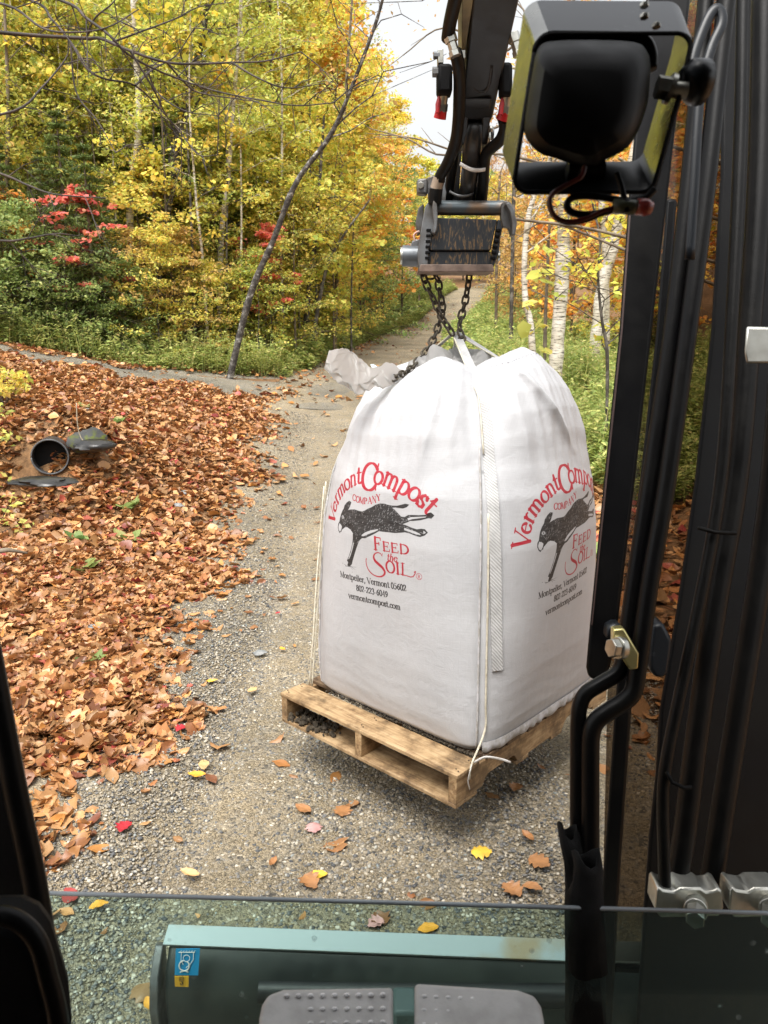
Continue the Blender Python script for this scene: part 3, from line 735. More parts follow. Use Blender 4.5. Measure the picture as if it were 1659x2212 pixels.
px_tree('dark_tree', 'thick dark mottled trunk standing among the spruces', [(338,680),(345,560),(368,400),(385,290),(412,190),(440,60),(450,-20)], 18.8, .15, .05, M['lichen'], 'lime', seed=35, nbr=12, n_per=45)
px_tree('dark_tree', 'dark twin trunk leaning right behind the yellow verge shrubs', [(665,735),(700,600),(735,520),(800,430)], 20.5, .06, .02, M['bark_dark'], 'yellow', seed=36, nbr=8, n_per=40)
px_tree('dark_tree', 'dark upright trunk beside the twin trunk at the verge', [(652,735),(668,620),(680,520),(690,400),(700,250)], 20.8, .075, .03, M['bark_dark'], 'yellow', seed=37, nbr=8, n_per=40)
px_tree('sapling', 'thin pale sapling trunk near the left edge of the woods', [(20,740),(12,500),(18,250),(10,20)], 18, .06, .03, M['bark_brown'], 'olive', seed=38, nbr=8, n_per=40)
px_tree('sapling', 'tall thin grey sapling rising behind the leaning tree', [(720,650),(735,400),(748,180),(762,-20)], 23, .06, .03, M['bark_brown'], 'gold', seed=39, nbr=8, n_per=40)
px_tree('sapling', 'thin brown sapling between the two white birches', [(395,700),(402,500),(396,300),(410,120)], 20, .045, .02, M['bark_brown'], 'lime', seed=40, nbr=8, n_per=40)
BR = 'birches on the grassy right bank'
px_tree('birch_tree', 'thick white birch trunk on the right bank, the widest of the birches', [(1196,850),(1204,740),(1214,600),(1219,440),(1222,300),(1226,150),(1230,0)], 13.5, .128, .10, M['birch'], 'orange', seed=41, nbr=6, n_per=20, crownfrom=.75, group=BR)
px_tree('birch_tree', 'forked slim birch between the thick birch and the steel coupler', [(1160,800),(1148,720),(1135,650),(1133,560),(1140,480),(1152,430),(1180,370),(1200,300)], 13.2, .058, .036, M['birch'], 'orange', seed=42, nbr=9, n_per=8, crownfrom=.45, group=BR, brlen=.9)
px_tree('birch_tree', 'bright white birch leaning right beside the black post', [(1285,690),(1300,630),(1322,540),(1345,440),(1368,340),(1400,200)], 16.5, .13, .09, M['birch'], 'orange', seed=43, nbr=5, n_per=20, crownfrom=.75, group=BR)
px_tree('sapling', 'thin mottled sapling trunk just left of the thick birch', [(1180,790),(1178,700),(1182,600),(1186,500),(1195,420),(1200,330)], 14, .035, .02, M['bark_brown'], 'brown', seed=44, nbr=9, n_per=8, crownfrom=.3, group=BR, brlen=.9)
px_tree('sapling', 'thin dark sapling carrying yellow leaves in front of the leaning white birch', [(1315,900),(1312,780),(1300,690),(1292,600),(1296,520),(1280,440)], 10.2, .026, .012, M['bark_dark'], 'gold', seed=45, nbr=16, n_per=7, size=.10, crownfrom=.22, rad=.22, brlen=.75, group=BR)
px_tree('dark_tree', 'dark narrow trunk in the woods right of the coupler', [(1108,640),(1108,500),(1110,380),(1105,250)], 22, .06, .04, M['bark_dark'], 'brown', seed=46, nbr=8, n_per=20)
px_tree('sapling', 'pale thin sapling standing where the road bends away', [(1075,610),(1074,500),(1080,380)], 30, .06, .04, M['bark_brown'], 'brown', seed=47, nbr=8, n_per=20)
px_tree('birch_tree', 'second white trunk close behind the leaning white birch', [(1318,690),(1308,560),(1300,450),(1298,330)], 17.5, .08, .06, M['birch'], 'orange', seed=48, nbr=6, n_per=20, crownfrom=.6, group=BR)

# yellow-green broad leaves of a nearby vine, right bank
def broadleaves(name, label, spots, size, leafkey, cat, seed, Y0):
    rs = np.random.RandomState(seed); mb = MB()
    b = PY(spots[0][0], spots[0][1] + 60, Y0); root = thing(name, (b.x, b.y, gz(b.x, b.y)), label, cat)
    cen = []
    prev = Vector((b.x, b.y, gz(b.x, b.y)))
    st = [prev]
    for x, y in spots:
        p = PY(x, y, Y0 + rs.uniform(-.3, .3)); cen.append(p); st.append(p)
    mb.tube(spline(st, 4), .004, 5)
    mb.build('stem', M['bark_twig'], root, smooth=True)
    V, F = leaf_cards(rs, np.array([tuple(c) for c in cen]) - np.array(tuple(root.location)), np.full(len(cen), size * .7), 3, size, .5, shape='maple')
    np_mesh('leaves', V, F, LEAF[leafkey], parent=root)
broadleaves('vine', 'bright green grapevine leaves hanging beside the slim birch', [(1175,760),(1170,700),(1145,715),(1142,660),(1188,610),(1168,590),(1150,600),(1183,545)], .17, 'lime', 'vine', 3, 11.5)

# bare overhanging branches, upper left
root = thing('bare_tree', (-5.0, 7.0, gz(-5, 7)), 'leafless tree reaching long dark branches across the upper left', 'tree')
mb = MB(); rs = np.random.RandomState(9)
tb = Vector((-5.0, 7.0, gz(-5, 7)))
mb.tube(spline([tb, tb + Vector((.1,0,2)), tb + Vector((.0,.1,4)), tb + Vector((.2,0,7))], 6), [.16 - .004 * i for i in range(19)], 12)
mb.build('trunk', M['bark_dark'], root, smooth=True)
BRN = [[(-170,50),(0,70),(83,77),(186,83),(219,84),(281,110),(360,135),(427,138),(506,135),(573,132),(650,112)],
       [(-170,-60),(65,0),(112,42),(152,90),(186,146),(225,170),(292,185),(350,240),(400,300),(430,335),(470,335)],
       [(-150,-80),(129,0),(186,39),(236,76),(270,112),(315,140),(382,169),(467,197),(562,216),(640,228),(720,222)],
       [(186,83),(205,40),(242,8),(260,-20)], [(240,92),(300,70),(380,40),(430,15),(500,5)], [(281,110),(330,190),(360,250),(392,285)],
       [(360,135),(400,180),(430,200),(500,212),(560,220)], [(152,90),(165,200),(210,260),(250,330)], [(-160,330),(0,375),(60,400),(120,420),(230,428)], [(-160,500),(0,520),(60,515),(120,505),(170,510)],
       [(500,135),(560,170),(620,190),(700,180)],[(-150,280),(30,240),(90,190),(140,130),(150,100)],
       [(292,185),(330,150),(380,120),(420,60)],[(315,140),(340,200),(400,240),(470,250)],[(-150,0),(10,10),(90,60),(150,70),(230,60),(300,20)]]
for bi, b in enumerate(BRN):
    mb = MB()
    tt = 6.6 + .35 * math.sin(bi * 2.1) if bi not in (0,) else 6.6
    P = [PT(x, y, tt + .25 * math.sin(i * .9 + bi)) for i, (x, y) in enumerate(b)]
    if b[0][0] < -100: P = [tb + Vector((.05, 0, P[0].z - tb.z - .4))] + P
    sp = spline(P, 5); m = len(sp)
    r0 = .017 if bi in (0,) else (.011 if b[0][0] < -100 else .007)
    mb.tube(sp, [r0 * (1 - .82 * i / (m - 1)) + .0025 for i in range(m)], 7, cap=False)
    for j in range(7, m, 4):
        d = (sp[j] - sp[j-1]).normalized()
        s = rs.choice([-1, 1]); v = (d * rs.uniform(.4, 1) + Vector((rs.randn() * .3, rs.randn() * .4, s * rs.uniform(.3, .9)))).normalized() * rs.uniform(.15, .55)
        q = sp[j] + v; mb.tube([sp[j], sp[j] + v * .5 + Vector((0,0,.02)), q], [.0055, .004, .002], 4, cap=False)
        for _ in range(2):
            w = v * .5 + Vector((rs.randn(), rs.randn(), rs.randn())) * .09
            mb.tube([sp[j] + v * .5, sp[j] + v * .5 + w], [.003, .0014], 4, cap=False)
    mb.build('branch', M['bark_twig'], root, smooth=True)
root = thing('bare_tree', (4.6, 9.5, gz(4.6, 9.5)), 'leafless tree behind the work light with twigs crossing the pale sky', 'tree')
tb = Vector(root.location); mb = MB()
mb.tube(spline([tb, tb + Vector((.0,0,3)), tb + Vector((.1,.1,6))], 6), .09, 10); mb.build('trunk', M['bark_brown'], root, smooth=True)
for b in [[(1400,300),(1180,250),(1060,280),(960,335),(880,300),(800,278)],[(1400,420),(1120,340),(1000,330),(900,300),(820,290)],[(1400,60),(1160,50),(1130,20),(1090,-20)],[(1400,150),(1140,100),(1080,110),(960,60),(870,120)],[(1300,500),(1100,470),(1050,430),(1060,380)],
          [(1400,560),(1250,500),(1180,480),(1130,500)]]:
    mb = MB(); P = [PT(x, y, 8.8) for x, y in b]; P = [tb + Vector((0, 0, max(.6, P[0].z - tb.z - .5)))] + P
    sp = spline(P, 5); m = len(sp); mb.tube(sp, [.02 * (1 - .8 * i / (m - 1)) + .002 for i in range(m)], 6, cap=False)
    for j in range(6, m, 3):
        d = (sp[j] - sp[j-1]).normalized(); v = (d + Vector((rs.randn() * .4, rs.randn() * .4, rs.randn() * .8))).normalized() * rs.uniform(.15, .5)
        mb.tube([sp[j], sp[j] + v * .5, sp[j] + v], [.005, .004, .002], 4, cap=False)
    mb.build('branch', M['bark_brown'], root, smooth=True)

# ---------------------------------------------------------------- weeds and grass of the verges
def weeds(name, n, region, dens, seed, h0, h1, npl=12, size=.055, rel=0):
    rs = np.random.RandomState(seed); x0, x1, y0, y1 = region
    X = rs.uniform(x0, x1, n); Y = rs.uniform(y0, y1, n)
    if rel: X = road_c(Y) + rel * (road_h(Y) + .15 + 4.5 * rs.rand(n) ** 1.5)
    k = rs.rand(n) < dens(X, Y); X, Y = X[k], Y[k]; n = len(X); Z = ground(X, Y) - .02
    H = rs.uniform(h0, h1, n) * np.clip(.75 + .45 * bump2(X, Y, 1, 1.7) + .25 * bump2(X + 5, Y, 1, 4.1), .3, 1.4); lx = rs.randn(n) * .18; ly = rs.randn(n) * .18
    # stems: thin triangles prisms (2 quads)
    P0 = np.stack([X, Y, Z], 1); P1 = P0 + np.stack([lx * H * .4, ly * H * .4, H * .6], 1); P2 = P0 + np.stack([lx * H, ly * H, H], 1)
    w = .004
    a = rs.rand(n) * 6.28; wv = np.stack([np.cos(a) * w, np.sin(a) * w, 0 * a], 1)
    V = np.stack([P0 - wv, P0 + wv, P1 + wv, P1 - wv, P2 + wv * .4, P2 - wv * .4], 1).reshape(-1, 3)
    b = np.arange(n)[:, None, None] * 6
    F = (np.array([(0,1,2,3),(3,2,4,5)])[None] + b).reshape(-1, 4)
    # leaves, pointed blades leaving the stem
    t = rs.uniform(.15, 1.0, (n, npl)); base = P0[:, None] + (P2 - P0)[:, None] * t[..., None]
    base = base.reshape(-1, 3); m = len(base); ang = rs.rand(m) * 6.28; L_ = size * rs.uniform(.6, 1.8, m); up = rs.uniform(-.3, .9, m)
    d = np.stack([np.cos(ang), np.sin(ang), up], 1); d /= np.linalg.norm(d, axis=1)[:, None]
    sd = np.stack([-np.sin(ang), np.cos(ang), rs.uniform(-.4, .4, m)], 1)
    wl = L_[:, None] * rs.uniform(.12, .3, (m, 1))
    LV = np.stack([base, base + d * L_[:, None] * .5 + sd * wl, base + d * L_[:, None] + np.array([0, 0, -.15]) * L_[:, None], base + d * L_[:, None] * .5 - sd * wl], 1).reshape(-1, 3)
    LF = np.array([(0,1,2,3)])[None] + np.arange(m)[:, None, None] * 4 + len(V)
    V = np.concatenate([V, LV]); F = np.concatenate([F, LF.reshape(-1, 4)])
    o = np_mesh(name, V, F, LEAF['weed']); return tag(o, kind='stuff')
def right_bank(X, Y):
    e = X - (road_c(Y) + road_h(Y))
    return ((e > .5 + 1.2 * np.clip((11 - Y) / 4, 0, 1)) & in_view(X, Y)) * np.clip((e - .3) / .6, .15, 1) * np.clip((7 - e) / 3, .0, 1)
weeds('weeds', 12000, (1.5, 8.5, 8.2, 20), right_bank, 1, .35, 1.0, 18, .075)
weeds('weeds', 16000, (1.5, 12, 20, 56), lambda X, Y: 1.0 + 0 * X, 2, .35, .85, 12, .12, rel=1)
def left_bank(X, Y):
    e = (road_c(Y) - road_h(Y)) - X
    d = drive_dist(X, Y)
    beyond = (Y > 15.2) & (d > 1.15) & (e > .35) & (Y > 14.6 - .0 * X)
    return beyond * np.clip(1.4 - np.minimum(e if False else np.where(Y > 18, e, d - 1.1), 5) / 3.4, 0, 1) * in_view(X, Y)
weeds('verge_weeds', 15000, (-10, .2, 14.8, 24), left_bank, 3, .15, 1.0, 14, .075)
weeds('verge_weeds', 15000, (-6, 5, 19, 56), lambda X, Y: 1.0 + 0 * X, 4, .25, .8, 12, .11, rel=-1)
# leafy forest floor in front of the spruces
litter('leaf_floor', 26000, (-14, 8, 15, 40), .12, 2, 2, 19, lambda X, Y, rs: ((drive_dist(X, Y) > 1.3) & (np.abs(X - road_c(Y)) > road_h(Y) + .6) & (Y > 15)) * .9, .03, .4)
# small broad-leaved plants on the leaf bank
def rosette(label, px, py, Y, size, seed, key='green', n=7, name='ground_plant'):
    rs = np.random.RandomState(seed); p = PY(px, py, Y); z = gz(p.x, p.y)
    root = thing(name, (p.x, p.y, z), label, 'plant', 'small green plants on the leaf bank')
    T, F = leaf_templates(rs, n, 5, 4)
    V = T.copy(); V[:, :, 0] += .5; V[:, :, 1] *= 1.3
    out = []
    for i in range(n):
        a = i * 6.28 / n + rs.rand(); e = rs.uniform(.1, .7)
        v = V[i] * size * rs.uniform(.7, 1.2)
        x = v[:, 0] * math.cos(e) - v[:, 2] * math.sin(e) * .5; zz = v[:, 0] * math.sin(e) + v[:, 2] * .6 + .03
        out.append(np.stack([x * math.cos(a) - v[:, 1] * math.sin(a), x * math.sin(a) + v[:, 1] * math.cos(a), zz], 1))
    o = np_mesh('leaves', np.concatenate(out), np.concatenate([F + i * T.shape[1] for i in range(n)]), LEAF[key], parent=root, smooth=True)
    mb = MB(); b = Vector(root.location)
    mb.tube([b, b + Vector((0.01, 0, .05))], .004, 6); mb.build('stem', M['bark_twig'], root)
for k, (px, py, Y, s, lb) in enumerate([(255,915,10.2,.13,'round leaved green plant upslope of the culvert rock'),(265,1020,7.6,.17,'green leafy plant right of the wet slab'),(265,1078,6.8,.15,'broad pale green leaves lowest on the bank'),(160,1095,6.6,.14,'green plant just below the dark wet slab'),
        (185,890,10.8,.12,'small sprouts above the mossy rock'),(175,1160,6.0,.14,'lone green sprig on the lower leaf bank'),(1290,1080,6.6,.16,'green leaves between the bag and the black post'),(190,1365,4.4,.09,'tiny green clover in the near fallen leaves')]):
    rosette(lb, px, py, Y, s, 60 + k)
def lowbush(px, Y, s, label, key, seed, n=40, size=.07):
    X, z = at_ground(px, Y); rs = np.random.RandomState(seed); root = thing('low_bush', (X, Y, z), label, 'bush')
    mb = MB(); cen = []; b = Vector((X, Y, z))
    for i in range(14):
        a = rs.rand() * 6.28; tip = b + Vector((math.cos(a) * s * rs.rand(), math.sin(a) * s * rs.rand(), s * rs.uniform(.3, 1.1)))
        limb(mb, b, tip, .006, .002, rs, n=4); cen.append(tip)
    mb.build('stems', M['bark_twig'], root, smooth=True)
    V, F = leaf_cards(rs, np.array([tuple(c - b) for c in cen]), np.full(14, s * .28), n, size, .6)
    np_mesh('leaves', V, F, LEAF[key], parent=root)
lowbush(5, 10.2, .5, 'yellow leaved bush at the left edge above the culvert', 'yellow', 71, 26, .085)
lowbush(-70, 8.0, .5, 'thin yellow green bush at the left edge beside the culvert', 'lime', 72, 14, .06)
lowbush(-60, 6.8, .5, 'yellow green bush at the left edge below the culvert', 'lime', 73, 14, .06)
# ---------------------------------------------------------------- printed artwork, drawn stroke by stroke into a mask
ART_W, ART_H, ART_X, ART_Z, PPM = .74, .68, -.42, .85, 1500
IW, IH = int(ART_W * PPM), int(ART_H * PPM)
RED = np.zeros((IH, IW), np.float32); BLK = np.zeros((IH, IW), np.float32)
def arc(cx, cy, rx, ry, a0, a1, n=14):
    return [(cx + rx * math.cos(R(a0 + (a1 - a0) * i / n)), cy + ry * math.sin(R(a0 + (a1 - a0) * i / n))) for i in range(n + 1)]
# glyph: (advance, [strokes]); lower case x-height .46, capitals .68; a stroke flagged 's' is a thin serif
def S(x, y, w=.11): return ('s', [(x - w, y), (x + w, y)])
G = {
 'V': (.70, [('k', [(.08,.66),(.36,0)]), ('t', [(.36,0),(.62,.66)]), S(.08,.66), S(.62,.66,.09)]),
 'e': (.44, [('p', arc(.22,.23,.18,.22,20,330,22)), ('t', [(.05,.25),(.39,.30)])]),
 'r': (.36, [('k', [(.12,0),(.12,.44)]), ('p', [(.12,.30),(.18,.40),(.26,.44),(.33,.42)]), S(.12,0,.10), S(.08,.44,.05)]),
 'm': (.78, [('k', [(.12,0),(.12,.44)]), ('p', arc(.25,.30,.13,.15,160,0)), ('k', [(.38,.30),(.38,0)]), ('p', arc(.51,.30,.13,.15,180,0)), ('k', [(.64,.30),(.64,0)]), S(.12,0,.09), S(.38,0,.09), S(.65,0,.09), S(.08,.44,.05)]),
 'o': (.48, [('p', arc(.24,.23,.20,.22,0,360,26))]),
 'n': (.54, [('k', [(.12,0),(.12,.44)]), ('p', arc(.26,.29,.14,.16,160,0)), ('k', [(.40,.30),(.40,0)]), S(.12,0,.09), S(.41,0,.09), S(.08,.44,.05)]),
 't': (.32, [('k', [(.14,.60),(.14,.10)]), ('p', arc(.23,.10,.09,.09,180,320,8)), ('t', [(.02,.43),(.30,.44)]), ('t', [(.04,.44),(.14,.60)])]),
 'C': (.74, [('p', arc(.40,.33,.33,.35,38,322,34)), ('t', [(.66,.48),(.68,.68)]), ('t', [(.66,.18),(.69,.02)])]),
 'p': (.52, [('k', [(.12,-.24),(.12,.44)]), ('p', arc(.26,.23,.19,.22,140,-140,24)), S(.12,-.24,.10), S(.08,.44,.05)]),
 's': (.36, [('p', [(.30,.36),(.24,.44),(.14,.44),(.07,.36),(.10,.27),(.20,.22),(.29,.16),(.29,.06),(.18,0),(.08,.03),(.04,.11)]), ('t', [(.30,.36),(.31,.45)]), ('t', [(.04,.11),(.03,0)])]),
 'i': (.26, [('k', [(.13,0),(.13,.44)]), S(.13,0,.09), S(.09,.44,.05), ('k', [(.13,.60),(.13,.62)])]),
 'l': (.26, [('k', [(.13,0),(.13,.68)]), S(.13,0,.09), S(.09,.68,.05)]),
 'v': (.46, [('k', [(.07,.44),(.23,0)]), ('t', [(.23,0),(.40,.44)]), S(.07,.44,.08), S(.40,.44,.06)]),
 'c': (.40, [('p', arc(.23,.23,.18,.22,50,320,20)), ('k', [(.34,.36),(.33,.38)])]),
 'h': (.52, [('k', [(.12,0),(.12,.68)]), ('p', arc(.26,.29,.13,.16,160,0)), ('k', [(.39,.30),(.39,0)])]),
 '.': (.22, [('k', [(.11,.03),(.11,.05)])]), ',': (.22, [('k', [(.11,.04),(.11,.03),(.07,-.10)])]), '-': (.32, [('h', [(.05,.21),(.27,.21)])]), ' ': (.24, []),
 'O': (.72, [('p', arc(.36,.33,.30,.34,0,360,34))]),
 'M': (.86, [('t', [(.14,0),(.14,.66)]), ('k', [(.14,.66),(.42,.06)]), ('t', [(.42,.06),(.70,.66)]), ('k', [(.71,.66),(.71,0)]), S(.12,0), S(.71,0), S(.10,.66,.08), S(.74,.66,.08)]),
 'P': (.58, [('k', [(.15,0),(.15,.66)]), ('p', [(.15,.66)] + arc(.30,.49,.20,.17,90,-90) + [(.15,.32)]), S(.15,0), S(.11,.66,.06)]),
 'A': (.68, [('t', [(.08,0),(.33,.67)]), ('k', [(.33,.67),(.60,0)]), ('h', [(.16,.24),(.50,.24)]), S(.08,0,.09), S(.60,0,.10)]),
 'N': (.72, [('t', [(.13,0),(.13,.66)]), ('k', [(.13,.66),(.60,0)]), ('t', [(.60,0),(.60,.66)]), S(.12,0,.09), S(.09,.66,.06), S(.60,.66,.10)]),
 'Y': (.66, [('k', [(.08,.66),(.34,.30)]), ('t', [(.34,.30),(.58,.66)]), ('k', [(.34,.30),(.34,0)]), S(.34,0), S(.09,.66), S(.58,.66,.08)]),
 'F': (.56, [('k', [(.15,0),(.15,.66)]), ('h', [(.10,.66),(.50,.66)]), ('h', [(.15,.35),(.40,.35)]), ('t', [(.50,.66),(.50,.54)]), ('t', [(.40,.42),(.40,.28)]), S(.15,0)]),
 'E': (.60, [('k', [(.15,0),(.15,.66)]), ('h', [(.08,.66),(.50,.66)]), ('h', [(.15,.35),(.40,.35)]), ('h', [(.08,0),(.53,0)]), ('t', [(.50,.66),(.50,.54)]), ('t', [(.40,.42),(.40,.28)]), ('t', [(.53,0),(.55,.15)])]),
 'D': (.70, [('k', [(.15,0),(.15,.66)]), ('p', [(.08,.66),(.15,.66)] + arc(.28,.33,.34,.33,90,-90,20) + [(.08,0)])]),
 'S': (.56, [('p', [(.46,.52),(.40,.64),(.26,.68),(.13,.62),(.09,.50),(.16,.40),(.32,.32),(.46,.22),(.46,.08),(.32,-.02),(.18,-.01),(.08,.08)]), ('t', [(.46,.52),(.48,.68)])]),
 'I': (.34, [('k', [(.17,0),(.17,.66)]), S(.17,0), S(.17,.66)]),
 'R': (.64, [('k', [(.15,0),(.15,.66)]), ('p', [(.15,.66)] + arc(.28,.50,.18,.16,90,-90) + [(.15,.34)]), ('k', [(.28,.34),(.56,0)])]),
 '0': (.46, [('p', arc(.23,.33,.17,.34,0,360,26))]),
 '2': (.46, [('p', [(.07,.52),(.12,.64),(.24,.67),(.36,.60),(.37,.48),(.28,.30),(.06,.03)]), ('h', [(.06,.02),(.41,.02)]), ('t', [(.41,.02),(.42,.14)])]),
 '3': (.46, [('p', [(.08,.56),(.16,.66),(.28,.66),(.35,.56),(.32,.42),(.20,.36),(.34,.29),(.38,.16),(.30,.02),(.15,-.01),(.06,.06)])]),
 '4': (.46, [('t', [(.30,.67),(.05,.20)]), ('h', [(.05,.20),(.42,.20)]), ('k', [(.31,.67),(.31,0)])]),
 '5': (.46, [('h', [(.13,.66),(.39,.66)]), ('t', [(.13,.66),(.10,.40)]), ('p', [(.10,.40),(.24,.41),(.36,.33),(.38,.18),(.28,.02),(.14,-.01),(.06,.05)])]),
 '6': (.46, [('p', [(.38,.66),(.20,.55),(.09,.36),(.09,.14),(.22,-.01),(.35,.08),(.38,.22),(.30,.38),(.18,.39),(.09,.30)])]),
 '8': (.46, [('p', arc(.23,.50,.13,.16,0,360,20)), ('p', arc(.23,.17,.16,.18,0,360,20))]),
 '9': (.46, [('p', [(.08,.0),(.26,.11),(.37,.30),(.37,.52),(.24,.67),(.11,.58),(.08,.44),(.16,.28),(.28,.27),(.37,.36)])]),
}
def stamp(img, x, z, r):
    """antialiased disc, x z r in metres of the artwork"""
    px = (x - ART_X) * PPM; py = (z - ART_Z) * PPM; rr = r * PPM
    x0, x1 = int(px - rr - 2), int(px + rr + 3); y0, y1 = int(py - rr - 2), int(py + rr + 3)
    if x0 < 0 or y0 < 0 or x1 >= IW or y1 >= IH: return
    yy, xx = np.mgrid[y0:y1, x0:x1]
    d = np.hypot(xx + .5 - px, yy + .5 - py)
    np.maximum(img[y0:y1, x0:x1], np.clip(rr - d + .5, 0, 1), out=img[y0:y1, x0:x1])
def stroke(img, pts, r0, r1=None, step=.0004):
    r1 = r0 if r1 is None else r1; tot = len(pts) - 1
    for i, ((ax, az), (bx, bz)) in enumerate(zip(pts[:-1], pts[1:])):
        n = max(1, int(math.hypot(bx - ax, bz - az) / step))
        for k in range(n + 1):
            t = k / n; q = (i + t) / tot
            stamp(img, ax + (bx - ax) * t, az + (bz - az) * t, r0 + (r1 - r0) * q)
def glyph(img, ch, x, z, size, rot=0, wx=1.0, bold=1.0, slant=0, anchor='l'):
    adv, st = G[ch]
    if anchor == 'c': x0 = -adv / 2
    else: x0 = 0
    c, s = math.cos(R(rot)), math.sin(R(rot))
    def T(p):
        u = (p[0] + x0 + slant * p[1]) * wx * size; v = p[1] * size
        return (x + u * c - v * s, z + u * s + v * c)
    th, tn = .052 * bold, .018 * bold
    for kind, P in st:
        if kind == 's': stroke(img, [T(p) for p in P], tn * size)
        elif kind == 't': stroke(img, [T(p) for p in P], tn * 1.2 * size)
        elif kind == 'h': stroke(img, [T(p) for p in P], tn * 1.25 * size)
        elif kind == 'k': stroke(img, [T(p) for p in P], th * size)
        else:
            for a, b in zip(P[:-1], P[1:]):
                l = math.hypot(b[0] - a[0], b[1] - a[1]) + 1e-9
                w = (tn + (th - tn) * (abs(b[1] - a[1]) / l) ** .8) * size
                stroke(img, [T(a), T(b)], w)
def text(img, s_, x, z, size, slope=0, wx=1.0, bold=1.0, slant=0, track=0):
    for ch in s_:
        glyph(img, ch, x, z, size, math.degrees(math.atan(slope)), wx, bold, slant)
        d = (G[ch][0] + track) * size * wx; x += d; z += d * slope
    return x
def poly(img, P, val=1):
    P = np.array(P); x = (P[:, 0] - ART_X) * PPM; y = (P[:, 1] - ART_Z) * PPM
    x0, x1, y0, y1 = int(x.min()) - 1, int(x.max()) + 2, int(y.min()) - 1, int(y.max()) + 2
    yy, xx = np.mgrid[y0:y1, x0:x1]; xx = xx + .5; yy = yy + .5; ins = np.zeros(xx.shape, bool)
    n = len(x)
    for i in range(n):
        xa, ya, xb, yb = x[i], y[i], x[(i + 1) % n], y[(i + 1) % n]
        if ya == yb: continue
        c = ((ya > yy) != (yb > yy)) & (xx < (xb - xa) * (yy - ya) / (yb - ya) + xa); ins ^= c
    img[y0:y1, x0:x1][ins] = val
    return ins, (x0, y0)
# arched company name, letter by letter: centre of the base line, turn, size
for ch, x, z, rot, sz in [('V',-.277,1.235,74,.110),('e',-.268,1.278,66,.096),('r',-.254,1.311,58,.096),('m',-.224,1.347,46,.096),('o',-.180,1.378,34,.096),('n',-.143,1.400,25,.096),('t',-.111,1.412,14,.098),
                          ('C',-.052,1.398,2,.150),('o',-.006,1.424,-6,.110),('m',.057,1.418,-15,.112),('p',.119,1.402,-23,.112),('o',.166,1.385,-29,.112),('s',.201,1.364,-35,.112),('t',.230,1.342,-40,.112)]:
    c = R(rot); adv = G[ch][0]
    glyph(RED, ch, x, z, sz, rot, (.92 if ch == 'C' else .97), 1.22, anchor='c')
for i, ch in enumerate('COMPANY'):
    t = i / 6 - .5; x = -.062 + .148 * t * (1 - 0); z = 1.338 + .03 * t * t * 4 * .45 + .022 * t
    glyph(RED, ch, x, z, .036, 22 * t, .92, 1.5, anchor='c')
# the bottom lines
sl_ = .055
glyph(RED, 'F', -.012, 1.160, .078, 3, 1.05, 1.35); x = text(RED, 'EED', .036, 1.164, .056, sl_, 1.28, 1.5)
text(RED, 'the', .058, 1.128, .042, sl_, 1.0, 1.3, slant=.25)
# swashed S, small capitals, swashed L
stroke(RED, [(.037,1.152),(.033,1.140)], .0012); 
SS = [(.034,1.140),(.026,1.149),(.010,1.150),(-.006,1.141),(-.012,1.127),(-.004,1.112),(.016,1.101),(.036,1.090),(.046,1.074),(.036,1.058),(.014,1.049),(-.014,1.050),(-.038,1.061),(-.052,1.080),(-.056,1.100),(-.054,1.112)]
SW = [.0016,.002,.0022,.003,.0045,.0062,.0068,.0062,.0050,.0036,.0028,.0026,.0026,.0024,.0021,.0022]
sp = [(v.x, v.y) for v in spline([(a, b, 0) for a, b in SS], 6)]
for i in range(len(sp) - 1):
    k = i / 6; a = SW[int(k)]; b = SW[min(int(k) + 1, 15)]; stroke(RED, [sp[i], sp[i+1]], a + (b - a) * (k - int(k)))
x = text(RED, 'OI', .052, 1.078, .070, sl_, 1.0, 1.35)
stroke(RED, [(x+.012,1.083),(x+.012,1.130)], .0042); stroke(RED, [(x+.003,1.130),(x+.021,1.131)], .0013); stroke(RED, [(x+.002,1.0835),(x+.030,1.083),(x+.050,1.081),(x+.062,1.086),(x+.070,1.098),(x+.072,1.108),(x+.067,1.104)], .0022)
stroke(RED, arc(.214,1.090,.0125,.0125,0,360,30), .0010); glyph(RED, 'R', .214, 1.082, .022, 0, 1, 1.1, anchor='c')
text(BLK, 'Montpelier, Vermont 05602', -.222, .996, .0365, .06, .93, 1.45)
text(BLK, '802-223-6049', -.118, .960, .0365, .06, .93, 1.45)
text(BLK, 'vermontcompost.com', -.168, .915, .0365, .06, .93, 1.45)
